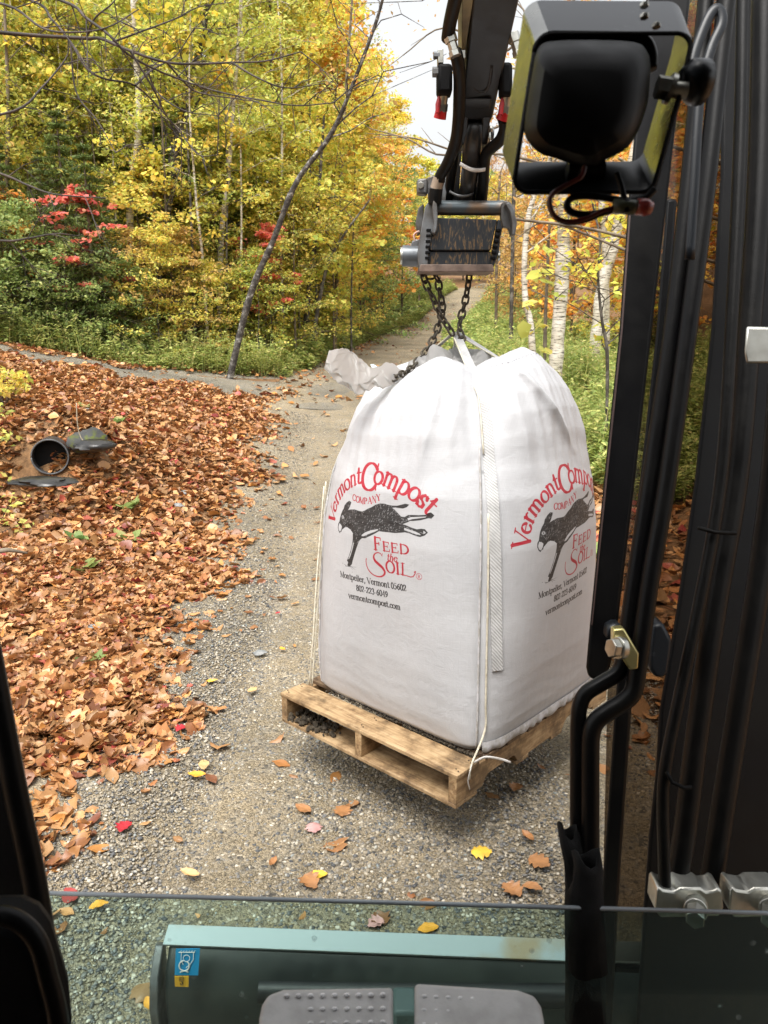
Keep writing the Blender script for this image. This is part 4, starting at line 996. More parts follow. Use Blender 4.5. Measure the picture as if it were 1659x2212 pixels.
DK=[(-0.1545,1.2981),(-0.1273,1.3033),(-0.0987,1.3018),(-0.0799,1.3023),(-0.063,1.3095),(-0.0475,1.3189),(-0.027,1.3285),(-0.0056,1.3413),(0.0187,1.3505),(0.0419,1.3529),(0.0605,1.3509),(0.082,1.3507),(0.1063,1.3537),(0.1264,1.3606),(0.1427,1.3663),(0.1581,1.3649),(0.1492,1.3556),(0.133,1.3485),(0.1131,1.3479),(0.0926,1.3466),(0.0767,1.3433),(0.0926,1.3369),(0.1098,1.3255),(0.1266,1.3139),(0.143,1.3144),(0.159,1.3243),(0.1779,1.3272),(0.2026,1.3287),(0.2326,1.3336),(0.2443,1.3419),(0.2531,1.3446),(0.2663,1.3355),(0.2563,1.3235),(0.2445,1.3241),(0.2118,1.3125),(0.1843,1.3068),(0.1687,1.3052),(0.1528,1.2959),(0.13,1.2856),(0.1497,1.2834),(0.172,1.2784),(0.2,1.2739),(0.2182,1.2786),(0.2332,1.2784),(0.2453,1.2675),(0.2335,1.256),(0.2156,1.2483),(0.1972,1.25),(0.1722,1.2558),(0.1466,1.2573),(0.1269,1.2526),(0.0997,1.247),(0.0714,1.2453),(0.0418,1.2421),(0.0184,1.2413),(-0.0062,1.226),(-0.0323,1.2116),(-0.0583,1.1983),(-0.0749,1.196),(-0.087,1.1866),(-0.0967,1.1743),(-0.1076,1.1522),(-0.118,1.1301),(-0.1281,1.1072),(-0.137,1.0862),(-0.1418,1.0704),(-0.1595,1.0548),(-0.1694,1.0586),(-0.1637,1.0736),(-0.1719,1.0787),(-0.1586,1.0994),(-0.143,1.1337),(-0.1335,1.1646),(-0.1298,1.1861),(-0.1305,1.2062),(-0.1474,1.2176),(-0.1709,1.2239),(-0.1855,1.22),(-0.1977,1.2127),(-0.2096,1.204),(-0.2126,1.1955),(-0.2196,1.1949),(-0.2254,1.1874),(-0.235,1.1953),(-0.2413,1.2077),(-0.2398,1.2236),(-0.2319,1.2329),(-0.2287,1.2486),(-0.2234,1.2654),(-0.214,1.2818),(-0.2025,1.295),(-0.198,1.309),(-0.1844,1.3219),(-0.1666,1.3323),(-0.153,1.3292),(-0.1596,1.3131),(-0.1682,1.2996),(-0.1781,1.2907)]
BELLY=[(-0.0777,1.2083),(-0.0582,1.2222),(-0.0277,1.2361),(0.0104,1.2477),(0.0164,1.2447),(-0.0062,1.2322),(-0.0413,1.2162),(-0.0637,1.2044),(-0.0778,1.2018)]
MUZ=[(-0.2317,1.2285),(-0.2177,1.224),(-0.2086,1.217),(-0.2131,1.2044),(-0.2179,1.1962),(-0.2263,1.1922),(-0.2352,1.1997),(-0.2382,1.2117)]
LEGW=[(-0.1314,1.1639),(-0.1242,1.1669),(-0.1362,1.1335),(-0.1493,1.1039),(-0.1588,1.0874),(-0.1635,1.0873),(-0.1455,1.1225)]
H1=[(0.1559,1.3119),(0.1717,1.319),(0.2026,1.3236),(0.2356,1.3285),(0.2327,1.3247),(0.2027,1.3176),(0.178,1.3122),(0.1592,1.3042)]
H2=[(0.1432,1.2736),(0.1658,1.2702),(0.194,1.2657),(0.2124,1.26),(0.2185,1.2546),(0.1972,1.2555),(0.1658,1.2611),(0.1433,1.2645)]
H3=[(0.2273,1.2734),(0.2393,1.267),(0.229,1.2601)]
ins, (ox, oy) = poly(BLK, DK)
rs = np.random.RandomState(5)
rough = [(DK[i][0], DK[i][1]) for i in range(len(DK))] + [DK[0]]
stroke(BLK, rough, .0013)
for q in (BELLY, MUZ, LEGW, H1, H2, H3): poly(BLK, q, 0)
for q in (BELLY, MUZ): stroke(BLK, q + [q[0]], .0007)
D = np.array(DK); WHT = np.zeros_like(BLK)
for i in range(560):
    x = rs.uniform(-.23, .25); z = rs.uniform(1.17, 1.35)
    px, py = int((x - ART_X) * PPM), int((z - ART_Z) * PPM)
    if not (0 <= py - oy < ins.shape[0] and 0 <= px - ox < ins.shape[1] and ins[py - oy, px - ox]): continue
    if rs.rand() < .35 and z < 1.23 and x < .0: continue
    a = rs.uniform(.7, 1.3) if x < .1 else rs.uniform(-.4, .6); l = rs.uniform(.003, .009)
    stroke(WHT, [(x - math.cos(a) * l / 2, z - math.sin(a) * l / 2), (x + math.cos(a) * l / 2, z + math.sin(a) * l / 2)], .0006, .0003)
BLK = np.clip(BLK - WHT * .9, 0, 1)
poly(BLK, arc(-.208,1.258,.010,.008,0,360,12), 0); stroke(BLK, arc(-.208,1.258,.0085,.0065,0,360,12), .0007); stamp(BLK, -.208, 1.258, .0035)
for a, b in [((-.185,1.052),(-.115,1.062)),((-.165,1.066),(-.135,1.046)),((-.155,1.062),(-.122,1.050)),((-.190,1.058),(-.17,1.052)),((-.205,1.06),(-.200,1.06)),((-.14,1.036),(-.137,1.034))]: stroke(BLK, [a, b], .0010, .0004)
img = bpy.data.images.new('print_mask', IW, IH, alpha=False, float_buffer=False, is_data=True)
buf = np.zeros((IH, IW, 4), np.float32); buf[..., 0] = RED; buf[..., 1] = BLK; buf[..., 3] = 1
img.pixels.foreach_set(buf.ravel()); img.update(); img.pack()
# ---------------------------------------------------------------- pallet and bulk bag
E1 = Vector((.737, -.676, 0)).normalized(); E2 = Vector((-E1.y, E1.x, 0))
PTOP = CAMZ - 1.61
PB = Vector((.2705, 2.587, PTOP))          # near corner of the pallet, top
def PL(a, b, c): return PB - E1 * a + E2 * b + Vector((0, 0, c))   # a: from B towards A, b: along the stringer, c: up
def woodmat(name, c1, c2, c3, vec, dirt=.5):
    m, nt, out = nmat(name); L = nt.links
    tc = N(nt, 'ShaderNodeTexCoord'); mp = N(nt, 'ShaderNodeMapping')
    mp.inputs['Rotation'].default_value = (0, 0, math.atan2(vec.y, vec.x) * -1); L.new(tc.outputs['Object'], mp.inputs[0])
    m2 = N(nt, 'ShaderNodeMapping'); m2.inputs['Scale'].default_value = (2.2, 34, 34); L.new(mp.outputs[0], m2.inputs[0])
    n1 = N(nt, 'ShaderNodeTexNoise', Scale=2.2, Detail=7, Roughness=.65, Distortion=.6); L.new(m2.outputs[0], n1.inputs['Vector'])
    r = ramp(nt, [(.3, c2), (.5, c1), (.72, c3)]); L.new(n1.outputs['Fac'], r.inputs[0])
    n2 = N(nt, 'ShaderNodeTexNoise', Scale=5.5, Detail=6, Roughness=.7); L.new(tc.outputs['Object'], n2.inputs['Vector'])
    r2 = ramp(nt, [(.42, (1,1,1)), (.51, (1-dirt*.45,1-dirt*.5,1-dirt*.55)), (.60, (1-dirt,1-dirt*1.03,1-dirt*1.06))]); L.new(n2.outputs['Fac'], r2.inputs[0])
    mx = N(nt, 'ShaderNodeMix', data_type='RGBA', blend_type='MULTIPLY'); mx.inputs[0].default_value = 1
    L.new(r.outputs[0], mx.inputs[6]); L.new(r2.outputs[0], mx.inputs[7])
    p = N(nt, 'ShaderNodeBsdfPrincipled', Roughness=.68); L.new(mx.outputs[2], p.inputs['Base Color'])
    b = N(nt, 'ShaderNodeBump', Strength=.4, Distance=.002); L.new(n1.outputs['Fac'], b.inputs['Height']); L.new(b.outputs[0], p.inputs['Normal'])
    L.new(p.outputs[0], out.inputs[0]); return m
W1 = woodmat('pallet_wood', (.40,.27,.14), (.20,.12,.06), (.50,.37,.22), E1, .72)
W2 = woodmat('pallet_stringer_wood', (.40,.26,.13), (.20,.11,.05), (.52,.38,.22), E2, .65)
W3 = woodmat('dark_pallet_wood', (.16,.10,.055), (.09,.055,.03), (.24,.16,.09), E1, .5)
root = thing('pallet', tuple(PL(.5, .6, -.145)), 'hovering wooden pallet with dirt stains carried under the white bag', 'pallet')
def plank(mb, a0, a1, b0, b1, c0, c1):
    P = [PL(a, b, c) for c in (c0, c1) for a, b in ((a0,b0),(a1,b0),(a1,b1),(a0,b1))]
    mb.add(P, [(0,3,2,1),(4,5,6,7),(0,1,5,4),(1,2,6,5),(2,3,7,6),(3,0,4,7)])
rs = np.random.RandomState(2)
for i, (b0, b1) in enumerate([(0,.142),(.19,.28),(.335,.43),(.485,.58),(.635,.73),(.785,.88),(.935,1.03),(1.08,1.22)]):
    mb = MB(); e = rs.uniform(-.006, .006); plank(mb, -.004 + e, 1.018 + e, b0, b1, -.018, rs.uniform(-.002, .001))
    mb.build('deck_board', W1 if i in (0, 7) else W3, root, bevel=.002)
for i, (b0, b1) in enumerate([(.002,.14),(.42,.51),(.70,.79),(1.08,1.218)]):
    mb = MB(); plank(mb, 0, 1.014, b0, b1, -.145, -.128); mb.build('bottom_board', W1, root, bevel=.002)
for a0, a1 in [(0,.038),(.50,.536),(.976,1.014)]:
    mb = MB(); prof = [(0.003,-.018),(0.003,-.127)]
    for c in (.30, .92):
        prof += [(c-.125,-.127),(c-.105,-.098),(c-.09,-.088),(c+.09,-.088),(c+.105,-.098),(c+.125,-.127)]
    prof += [(1.217,-.127),(1.217,-.018)]
    mb.prism([PL(a0, b, c) for b, c in prof], -E1 * (a1 - a0)); mb.build('stringer', W2, root, bevel=.002)
mb = MB()
for b in (.03,.11,.21,.26,.36,.41,.51,.56,.66,.71,1.1,1.19):
    for a in (.018,.518,.995):
        for d in (-.008,.009):
            c = PL(a + d, b + d * .5, .0008); mb.cyl(c, c + Vector((0,0,.0012)), .0032, 8)
mb.build('nails', simple('nail_heads', (.10,.07,.05), .5, .6), root)
o = MB()
rs = np.random.RandomState(8); v0, f0 = ico()
for i in range(140):
    c = PL(rs.uniform(.55, 1.0), rs.uniform(.0, .12) , -.126 + .045 * max(0, rs.rand() - .2)); s = rs.uniform(.003, .013)
    c = PL(max(.55, min(.97, .86 + rs.randn() * .07)), rs.uniform(.004, .12), -.126 + abs(rs.randn()) * .012); o.add([c + Vector(v) * s * Vector((1,1,.7)).length * .7 for v in v0], f0)
soil_clod = simple('black_compost', (.03,.022,.014), .95, col2=(.07,.055,.035), scale=60, bump=.5)
co_ = o.build('compost_clump', soil_clod, smooth=False); tag(co_, 'dark crumbly compost spilled inside the near end of the pallet', 'compost', kind='stuff')
o = MB()
for i in range(420):
    t = rs.rand(); c = PL(.02 + t * .85, .145 + abs(rs.randn()) * .012, .000 + abs(rs.randn()) * .003); s = rs.uniform(.002, .006); o.add([c + Vector(v) * s for v in v0], f0)
tag(o.build('spilled_compost', soil_clod), 'thin line of dark compost on the pallet along the bag bottom', 'compost', kind='stuff')

BC = Vector((.345, 3.373, 0))
ZK = [(.392,.555,9),(.42,.583,8),(.50,.592,6),(.70,.596,4.0),(.95,.592,3.0),(1.2,.587,2.5),(1.4,.565,2.25),(1.52,.530,2.15),(1.62,.505,2.1),(1.70,.475,2.1),(1.77,.435,2.1),(1.83,.380,2.05),(1.875,.318,2),(1.895,.255,2),(1.875,.19,2),(1.82,.15,2),(1.77,.12,2)]
_NS = len(ZK)
_tt = np.linspace(0, 1, 721) * 2 * np.pi
def perim_scale(n):
    r = (np.abs(np.cos(_tt)) ** n + np.abs(np.sin(_tt)) ** n) ** (-1 / n)
    x, y = r * np.cos(_tt), r * np.sin(_tt); return np.hypot(np.diff(x), np.diff(y)).sum() / (2 * np.pi)
_zk = np.array(ZK); 
_ks = np.concatenate([[0], np.cumsum(np.hypot(np.diff(_zk[:, 0]), np.diff(_zk[:, 1])))]); _ks /= _ks[-1]
_sc = np.array([perim_scale(n) for n in _zk[:, 2]])
def angd(a, b): return (a - b + np.pi) % (2 * np.pi) - np.pi
def bag_xyz(th, s):
    """th angle in the bag's frame, s 0..1 from hem to mouth; numpy arrays; returns local a, b, z"""
    z = np.interp(s, _ks, _zk[:, 0]); rho = np.interp(s, _ks, _zk[:, 1]); n = np.interp(s, _ks, _zk[:, 2]); sc = np.interp(s, _ks, _sc)
    r = (np.abs(np.cos(th)) ** n + np.abs(np.sin(th)) ** n) ** (-1 / n) * rho / sc
    top = np.clip((z - 1.25) / .6, 0, 1) * (s < 2); mouth = np.clip((s - .80) / .2, 0, 1)
    # strap corners are drawn in and up, lobes of slack cloth stand between them
    cor = np.zeros_like(th)
    for k in range(4): cor = np.maximum(cor, np.exp(-(angd(th, R(-45) + k * math.pi / 2) / .16) ** 2))
    r = r - .055 * cor * top ** 1.3 * (1 - mouth * .5)
    # sharp folds that fan down from the straps
    fold = 0
    for k, (c0, amp, drift, wdt, z0, z1) in enumerate([(-.55,.030,.30,.05,1.45,1.95),(-1.10,.026,-.35,.05,1.42,1.95),(-.52,.060,1.7,.05,1.52,1.93),(-1.55,.020,-.5,.045,1.5,1.9),(.25,.026,.5,.07,1.4,1.95),(-2.0,.028,-.5,.06,1.35,1.9),(.9,.03,.3,.07,1.4,1.95),(2.6,.03,.3,.07,1.4,1.95),(-2.75,.03,-.2,.07,1.4,1.95),(-.95,.012,-.2,.03,1.55,1.95),(-.42,.016,.4,.03,1.52,1.95)]):
        cc = c0 + drift * (1.9 - z); e = angd(th, cc) / wdt
        fold = fold + amp * np.exp(-np.abs(e) ** 1.3) * np.clip((z - z0) / .18, 0, 1) * (1 - mouth * .3)
    r = r + fold * .62
    # fine creases
    w1 = np.sin(th * 31 + np.sin(z * 9) * 2.5) * .0018 * top + np.sin(th * 57 + z * 13 + 2 * np.sin(th * 5)) * .0016 * (.15 + top)
    w2 = .0008 * np.sin(z * 58 + 3 * np.sin(th * 3)) * np.clip((z - 1.3) / .2, 0, 1) * np.clip((1.75 - z) / .2, 0, 1)
    low = .0004 * np.sin(z * 95 + th * 4 + 2 * np.sin(th * 7)) * np.clip((.85 - z) / .4, 0, 1)
    seam = -.006 * np.exp(-(angd(th, R(-45)) / .03) ** 2) * (z < 1.5)
    r = r + w1 + w2 + low + seam
    # soft large dents
    r = r + .006 * np.sin(th * 2.7 + z * 2.1) * np.clip((z - .5) / .3, 0, 1)
    a = r * np.cos(th); b = r * np.sin(th)
    # mouth heights: one lobe stands tall on the right, the near left one slumps
    lobe = .055 * np.exp(-(angd(th, -.10) / .42) ** 2) + .020 * np.exp(-(angd(th, -1.35) / .35) ** 2) + .03 * np.exp(-(angd(th, 2.4) / .6) ** 2) - .075 * np.exp(-(angd(th, -2.2) / .55) ** 2) - .03 * cor
    z = z + lobe * np.clip((s - .60) / .25, 0, 1) + .010 * np.sin(th * 9 + 1) * mouth
    a = a + .05 * np.clip((s - .65) / .25, 0, 1) * np.exp(-(angd(th, -.10) / .5) ** 2)
    return a, b, z
def bag_pt(th, s, off=0):
    a, b, z = bag_xyz(np.array([float(th)]), np.array([float(s)])); a, b, z = float(a[0]), float(b[0]), float(z[0])
    if off:
        l = math.hypot(a, b); a += a / l * off; b += b / l * off
    return BC + E1 * a + E2 * b + Vector((0, 0, z))
def s_at(z): return float(np.interp(z, _zk[:14, 0], _ks[:14]))
NT, NSS = 420, 230
ths = np.linspace(0, 2 * np.pi, NT, endpoint=False) + R(-135); ss = np.concatenate([np.linspace(0, .06, 12, endpoint=False), np.linspace(.06, 1, NSS - 12)])
TH, SS2 = np.meshgrid(ths, ss)
A, B, Z = bag_xyz(TH, SS2)
X = BC.x + E1.x * A + E2.x * B; Y = BC.y + E1.y * A + E2.y * B
V = np.stack([X.ravel(), Y.ravel(), Z.ravel()], 1)
i = np.arange(NSS * NT).reshape(NSS, NT); ir = np.roll(i, -1, axis=1)
F = np.stack([i[:-1].ravel(), ir[:-1].ravel(), ir[1:].ravel(), i[1:].ravel()], 1)
def bagmat():
    m, nt, out = nmat('woven_bag_cloth'); L = nt.links
    uv = N(nt, 'ShaderNodeUVMap', uv_map='print'); uw = N(nt, 'ShaderNodeUVMap', uv_map='weave')
    im = N(nt, 'ShaderNodeTexImage', image=img, extension='CLIP', interpolation='Cubic'); L.new(uv.outputs[0], im.inputs[0])
    sp = N(nt, 'ShaderNodeSeparateColor'); L.new(im.outputs[0], sp.inputs[0])
    mp = N(nt, 'ShaderNodeMapping'); mp.inputs['Scale'].default_value = (12, 420, 1); L.new(uw.outputs[0], mp.inputs[0])
    th_ = N(nt, 'ShaderNodeTexNoise', Scale=1.0, Detail=3); L.new(mp.outputs[0], th_.inputs['Vector'])
    mp2 = N(nt, 'ShaderNodeMapping'); mp2.inputs['Scale'].default_value = (420, 10, 1); L.new(uw.outputs[0], mp2.inputs[0])
    tv = N(nt, 'ShaderNodeTexNoise', Scale=1.0, Detail=3); L.new(mp2.outputs[0], tv.inputs['Vector'])
    ad = N(nt, 'ShaderNodeMath', operation='ADD'); L.new(th_.outputs['Fac'], ad.inputs[0]); L.new(tv.outputs['Fac'], ad.inputs[1])
    n2 = N(nt, 'ShaderNodeTexNoise', Scale=3.0, Detail=5); tc = N(nt, 'ShaderNodeTexCoord'); L.new(tc.outputs['Object'], n2.inputs['Vector'])
    r = ramp(nt, [(.3, (.435,.437,.45)), (.7, (.505,.507,.518))]); L.new(n2.outputs['Fac'], r.inputs[0])
    wv = N(nt, 'ShaderNodeMapRange'); wv.inputs[1].default_value = .7; wv.inputs[2].default_value = 1.3; wv.inputs[3].default_value = .93; wv.inputs[4].default_value = 1.04; L.new(ad.outputs[0], wv.inputs[0])
    mw = N(nt, 'ShaderNodeMix', data_type='RGBA', blend_type='MULTIPLY'); mw.inputs[0].default_value = 1; L.new(r.outputs[0], mw.inputs[6]); L.new(wv.outputs[0], mw.inputs[7])
    # rubbed dirt near the mouth
    n4 = N(nt, 'ShaderNodeTexNoise', Scale=11, Detail=8, Roughness=.75); L.new(tc.outputs['Object'], n4.inputs['Vector'])
    sz = N(nt, 'ShaderNodeSeparateXYZ'); L.new(tc.outputs['Object'], sz.inputs[0])
    mz = N(nt, 'ShaderNodeMapRange'); mz.inputs[1].default_value = 1.68; mz.inputs[2].default_value = 1.86; mz.inputs[3].default_value = -.12; mz.inputs[4].default_value = .12; L.new(sz.outputs[2], mz.inputs[0])
    a2 = N(nt, 'ShaderNodeMath', operation='ADD'); L.new(n4.outputs['Fac'], a2.inputs[0]); L.new(mz.outputs[0], a2.inputs[1])
    rd = ramp(nt, [(.62, (0,0,0)), (.76, (.32,.32,.32))]); L.new(a2.outputs[0], rd.inputs[0])
    md = N(nt, 'ShaderNodeMix', data_type='RGBA'); L.new(rd.outputs[0], md.inputs[0]); L.new(mw.outputs[2], md.inputs[6]); md.inputs[7].default_value = (.28,.27,.26,1)
    m1 = N(nt, 'ShaderNodeMix', data_type='RGBA'); m1.inputs[7].default_value = (.37,.002,.018,1)
    m2 = N(nt, 'ShaderNodeMix', data_type='RGBA'); m2.inputs[7].default_value = (.010,.009,.009,1)
    fr = N(nt, 'ShaderNodeMapRange'); fr.inputs[1].default_value = .35; fr.inputs[2].default_value = .62; fr.inputs[3].default_value = .88; fr.inputs[4].default_value = 1; L.new(th_.outputs['Fac'], fr.inputs[0])
    k1 = N(nt, 'ShaderNodeMath', operation='MULTIPLY'); L.new(sp.outputs[0], k1.inputs[0]); L.new(fr.outputs[0], k1.inputs[1])
    k2 = N(nt, 'ShaderNodeMath', operation='MULTIPLY'); L.new(sp.outputs[1], k2.inputs[0]); L.new(fr.outputs[0], k2.inputs[1])
    L.new(k1.outputs[0], m1.inputs[0]); L.new(md.outputs[2], m1.inputs[6]); L.new(k2.outputs[0], m2.inputs[0]); L.new(m1.outputs[2], m2.inputs[6])
    p = N(nt, 'ShaderNodeBsdfPrincipled', Roughness=.5); p.inputs['Specular IOR Level'].default_value = .4
    L.new(m2.outputs[2], p.inputs['Base Color'])
    b = N(nt, 'ShaderNodeBump', Strength=.35, Distance=.0012); L.new(ad.outputs[0], b.inputs['Height'])
    n5 = N(nt, 'ShaderNodeTexNoise', Scale=14, Detail=5, Roughness=.6, Distortion=1.5); L.new(tc.outputs['Object'], n5.inputs['Vector'])
    b2 = N(nt, 'ShaderNodeBump', Strength=.19, Distance=.012); L.new(n5.outputs['Fac'], b2.inputs['Height']); L.new(b.outputs[0], b2.inputs['Normal'])
    L.new(b2.outputs[0], p.inputs['Normal']); L.new(p.outputs[0], out.inputs[0]); return m
M['bag'] = bagmat()
bag = thing('bulk_bag', (BC.x, BC.y, PTOP), 'full white woven bulk bag with red and black compost print standing on the pallet', 'bag')
body = np_mesh('bag_body', V - np.array([BC.x, BC.y, PTOP]), F, M['bag'], parent=bag, smooth=True)
# print coordinates: arc length from the middle of each face, measured ring by ring
dA = np.hypot(np.hypot(np.roll(A, -1, 1) - A, np.roll(B, -1, 1) - B), np.roll(Z, -1, 1) - Z)
cum = np.concatenate([np.zeros((NSS, 1)), np.cumsum(dA, 1)], 1)    # at th index 0..NT
def arc_from(k0): return cum[:, :] - cum[:, k0:k0 + 1]
kL = int(round(R(45) / (2 * np.pi) * NT)); kR = int(round(R(135) / (2 * np.pi) * NT))
uL, uR = arc_from(kL), arc_from(kR)
Zc = np.concatenate([Z, Z[:, :1]], 1)
kmid = int(round(R(90) / (2 * np.pi) * NT)); kend = int(round(R(180) / (2 * np.pi) * NT))
uvp = np.zeros((NSS - 1, NT, 4, 2), np.float32); uvw = np.zeros_like(uvp)
cols = np.arange(NT)
isL = cols < kmid; isR = (cols >= kmid) & (cols < kend); isWrap = cols > NT - 12
for c, (dj, di) in enumerate([(0,0),(0,1),(1,1),(1,0)]):
    jj = np.arange(NSS - 1)[:, None] + dj; ii = cols[None] + di
    uu = np.where(isL[None], uL[jj, ii], np.where(isR[None], uR[jj, ii], 9.0))
    uu = np.where(isWrap[None], uL[jj, ii] - cum[jj, NT], uu)
    uvp[:, :, c, 0] = (uu - ART_X) / ART_W
    uvp[:, :, c, 1] = (Zc[jj, np.minimum(ii, NT)] - ART_Z) / ART_H
    uvw[:, :, c, 0] = cum[jj, ii]; uvw[:, :, c, 1] = Zc[jj, ii]
for nm, arr in (('print', uvp), ('weave', uvw)):
    l = body.data.uv_layers.new(name=nm); l.data.foreach_set('uv', arr.reshape(-1))
# webbing
def webmat():
    m, nt, out = nmat('white_webbing'); L = nt.links
    tc = N(nt, 'ShaderNodeTexCoord'); w = N(nt, 'ShaderNodeTexWave', Scale=42, Distortion=.4); w.bands_direction = 'DIAGONAL'; L.new(tc.outputs['Object'], w.inputs['Vector'])
    nz = N(nt, 'ShaderNodeTexNoise', Scale=16, Detail=6); L.new(tc.outputs['Object'], nz.inputs['Vector'])
    r = ramp(nt, [(.35, (.43,.425,.42)), (.6, (.55,.545,.54))]); L.new(nz.outputs['Fac'], r.inputs[0])
    r2 = ramp(nt, [(.0, (.80,.80,.80)), (.6, (1,1,1))]); L.new(w.outputs['Fac'], r2.inputs[0])
    mx = N(nt, 'ShaderNodeMix', data_type='RGBA', blend_type='MULTIPLY'); mx.inputs[0].default_value = 1; L.new(r.outputs[0], mx.inputs[6]); L.new(r2.outputs[0], mx.inputs[7])
    p = N(nt, 'ShaderNodeBsdfPrincipled', Roughness=.75); L.new(mx.outputs[2], p.inputs['Base Color'])
    b = N(nt, 'ShaderNodeBump', Strength=.6, Distance=.002); L.new(w.outputs['Fac'], b.inputs['Height']); L.new(b.outputs[0], p.inputs['Normal'])
    L.new(p.outputs[0], out.inputs[0]); return m
M['webbing'] = webmat()
M['edge_cord'] = simple('tan_cord', (.50,.46,.36), .7, col2=(.62,.59,.5), scale=30)
APEX = PY(985, 716, 3.36)
def strip(mb, pts, wid, thick=.005):
    """flat webbing: pts list of (centre, side vector)"""
    vs = []; 
    for (c, sd), w in zip(pts, wid):
        n = Vector((0,0,1)).cross(sd); n = n.normalized() if n.length > 1e-4 else Vector((0,-1,0))
        for a, b in ((-1,-1),(1,-1),(1,1),(-1,1)): vs.append(c + sd.normalized() * (a * w / 2) + n * (b * thick / 2))
    fs = []
    for i in range(len(pts) - 1):
        for j in range(4): fs.append((i*4+j, i*4+(j+1)%4, (i+1)*4+(j+1)%4, (i+1)*4+j))
    fs += [(3,2,1,0), tuple(len(vs) - 4 + j for j in range(4))]
    mb.add(vs, fs)
for k, thc in enumerate([R(-45) + .10, R(45), R(135), R(-135) - .05]):
    mb = MB(); pts = []; wid = []
    th0 = thc
    for q in range(34):
        z = .74 + (1.79 - .74) * q / 33; s = s_at(z); w = .044 if z < 1.5 else .044 - .006 * (z - 1.5) / .29
        th_ = th0 - (.06 * (z - .74)) * (1 if k == 0 else 0)
        c = bag_pt(th_, s, .006); d = bag_pt(th_ + .04, s, .006) - bag_pt(th_ - .04, s, .006); d.z = 0
        pts.append((c, d)); wid.append(w)
    c0, d0 = pts[-1]
    apx = APEX + (c0 - APEX) * .02
    for q in range(1, 13):
        t = q / 12; c = c0.lerp(apx, t); d = d0.normalized().lerp(Vector((1, .1, 0)) if k == 0 else Vector((.6, .8, .3)), t * .8); pts.append((c, d)); wid.append(.044 + (.030 - .044) * t)
    strip(mb, pts, wid)
    strap_o = mb.build('lifting_strap', M['webbing'], bag, smooth=False)
    # a folded second layer with tan edge
    mb = MB(); p2 = []
    for (c, d) in pts[26:]: p2.append(c - d.normalized() * .016 + Vector((-.004, -.010, 0)))
    mb.tube(p2, .0035, 6); mb.build('strap_edge', M['edge_cord'], strap_o, smooth=True)
# seams on the corner
mb = MB()
p = [bag_pt(R(-45) - .015, s_at(.40 + (1.6 - .40) * q / 40), .003) for q in range(41)]
for a in p: pass
mb.tube(p, .0045, 6); mb.build('corner_seam', simple('seam_cloth', (.50,.49,.50), .7, col2=(.34,.32,.29), scale=40), bag, smooth=True)
mb = MB()
p = [bag_pt(R(-135) + .02, s_at(.40 + (1.3 - .40) * q / 40), .003) for q in range(41)]
mb.tube(p, .004, 6); mb.build('corner_seam', bpy.data.materials['seam_cloth'], bag, smooth=True)
# stitched hem line below the mouth
mb = MB()
for q in range(0, 300, 2):
    th_ = 2 * math.pi * q / 300
    a = bag_pt(th_, .855, .0015); b = bag_pt(th_ + .014, .855, .0015); mb.tube([a, b], .0011, 4)
mb.build('hem_stitching', simple('grey_thread', (.25,.25,.28), .8), bag)
# crumpled liner filling the mouth
mliner, nt, out = nmat('plastic_liner'); L = nt.links
p_ = N(nt, 'ShaderNodeBsdfPrincipled', Roughness=.28); p_.inputs['Base Color'].default_value = (.52,.51,.50,1)
t_ = N(nt, 'ShaderNodeBsdfTranslucent'); t_.inputs[0].default_value = (.62,.61,.58,1)
mx = N(nt, 'ShaderNodeMixShader'); mx.inputs[0].default_value = .62; L.new(p_.outputs[0], mx.inputs[1]); L.new(t_.outputs[0], mx.inputs[2]); L.new(mx.outputs[0], out.inputs[0])
def crumple(P, amp, f, seed):
    v = Vector(P) * f + Vector((seed, seed * .7, -seed)); a = noise.voronoi(v)[0]; b = noise.noise(v * .6)
    return amp * ((a[1] - a[0]) * 1.2 + b - .4)
mb = MB()
def lin(u, v):
    th_ = u * 2 * math.pi; r = .215 * (1 - v) + .005; c = BC + Vector((-.01, -.02, 1.80))
    h = .10 * math.sin(math.pi * min(1, (1 - v) * .9)) + .06 * v
    P = c + Vector((math.cos(th_) * r, math.sin(th_) * r, h))
    d = crumple(P, .050, 10, 3.3); d2 = crumple(P, .012, 26, 7.1)
    return P + Vector((math.cos(th_) * d * .5, math.sin(th_) * d * .5, d + d2))
mb.grid(lin, 160, 60); mb.build('crumpled_liner', mliner, bag, smooth=True, weld=True)
# liner flap blowing off to the left
def quad(u, v, C4):
    a = C4[0].lerp(C4[1], u); b = C4[3].lerp(C4[2], u); return a.lerp(b, v)
mb = MB()
def flap(u, v):
    e = spline([PT(880,800,3.2),PT(820,785,3.12),PT(765,766,3.05),PT(712,757,3.0)], 6); f_ = spline([PT(850,826,3.12),PT(800,840,3.05),PT(750,832,3.0),PT(702,798,2.97)], 6)
    k = u * (len(e) - 1); i0 = min(int(k), len(e) - 2); t = k - i0
    P = e[i0].lerp(e[i0+1], t).lerp(f_[i0].lerp(f_[i0+1], t), v)
    w = crumple(P, .040, 12, 1.9) + crumple(P, .014, 30, 5); bulge = .015 * math.sin(math.pi * v)
    return P + Vector((w * .15, -bulge + w, w * .55 + .012 * math.sin(u * 9)))
mb.grid(flap, 110, 54); mb.build('liner_flap', mliner, bag, smooth=True)
mb = MB()
def flap2(u, v):
    P = quad(u, v, [PT(800,788,3.45), PT(876,792,3.5), PT(885,822,3.45), PT(818,812,3.4)]); w = crumple(P, .03, 16, 4.4)
    return P + Vector((0, w, w * .5))
mb.grid(flap2, 30, 16); mb.build('printed_liner', simple('blue_tint_film', (.62,.72,.74), .3, col2=(.35,.6,.68), scale=14, lo=.5, hi=.62), bag, smooth=False)
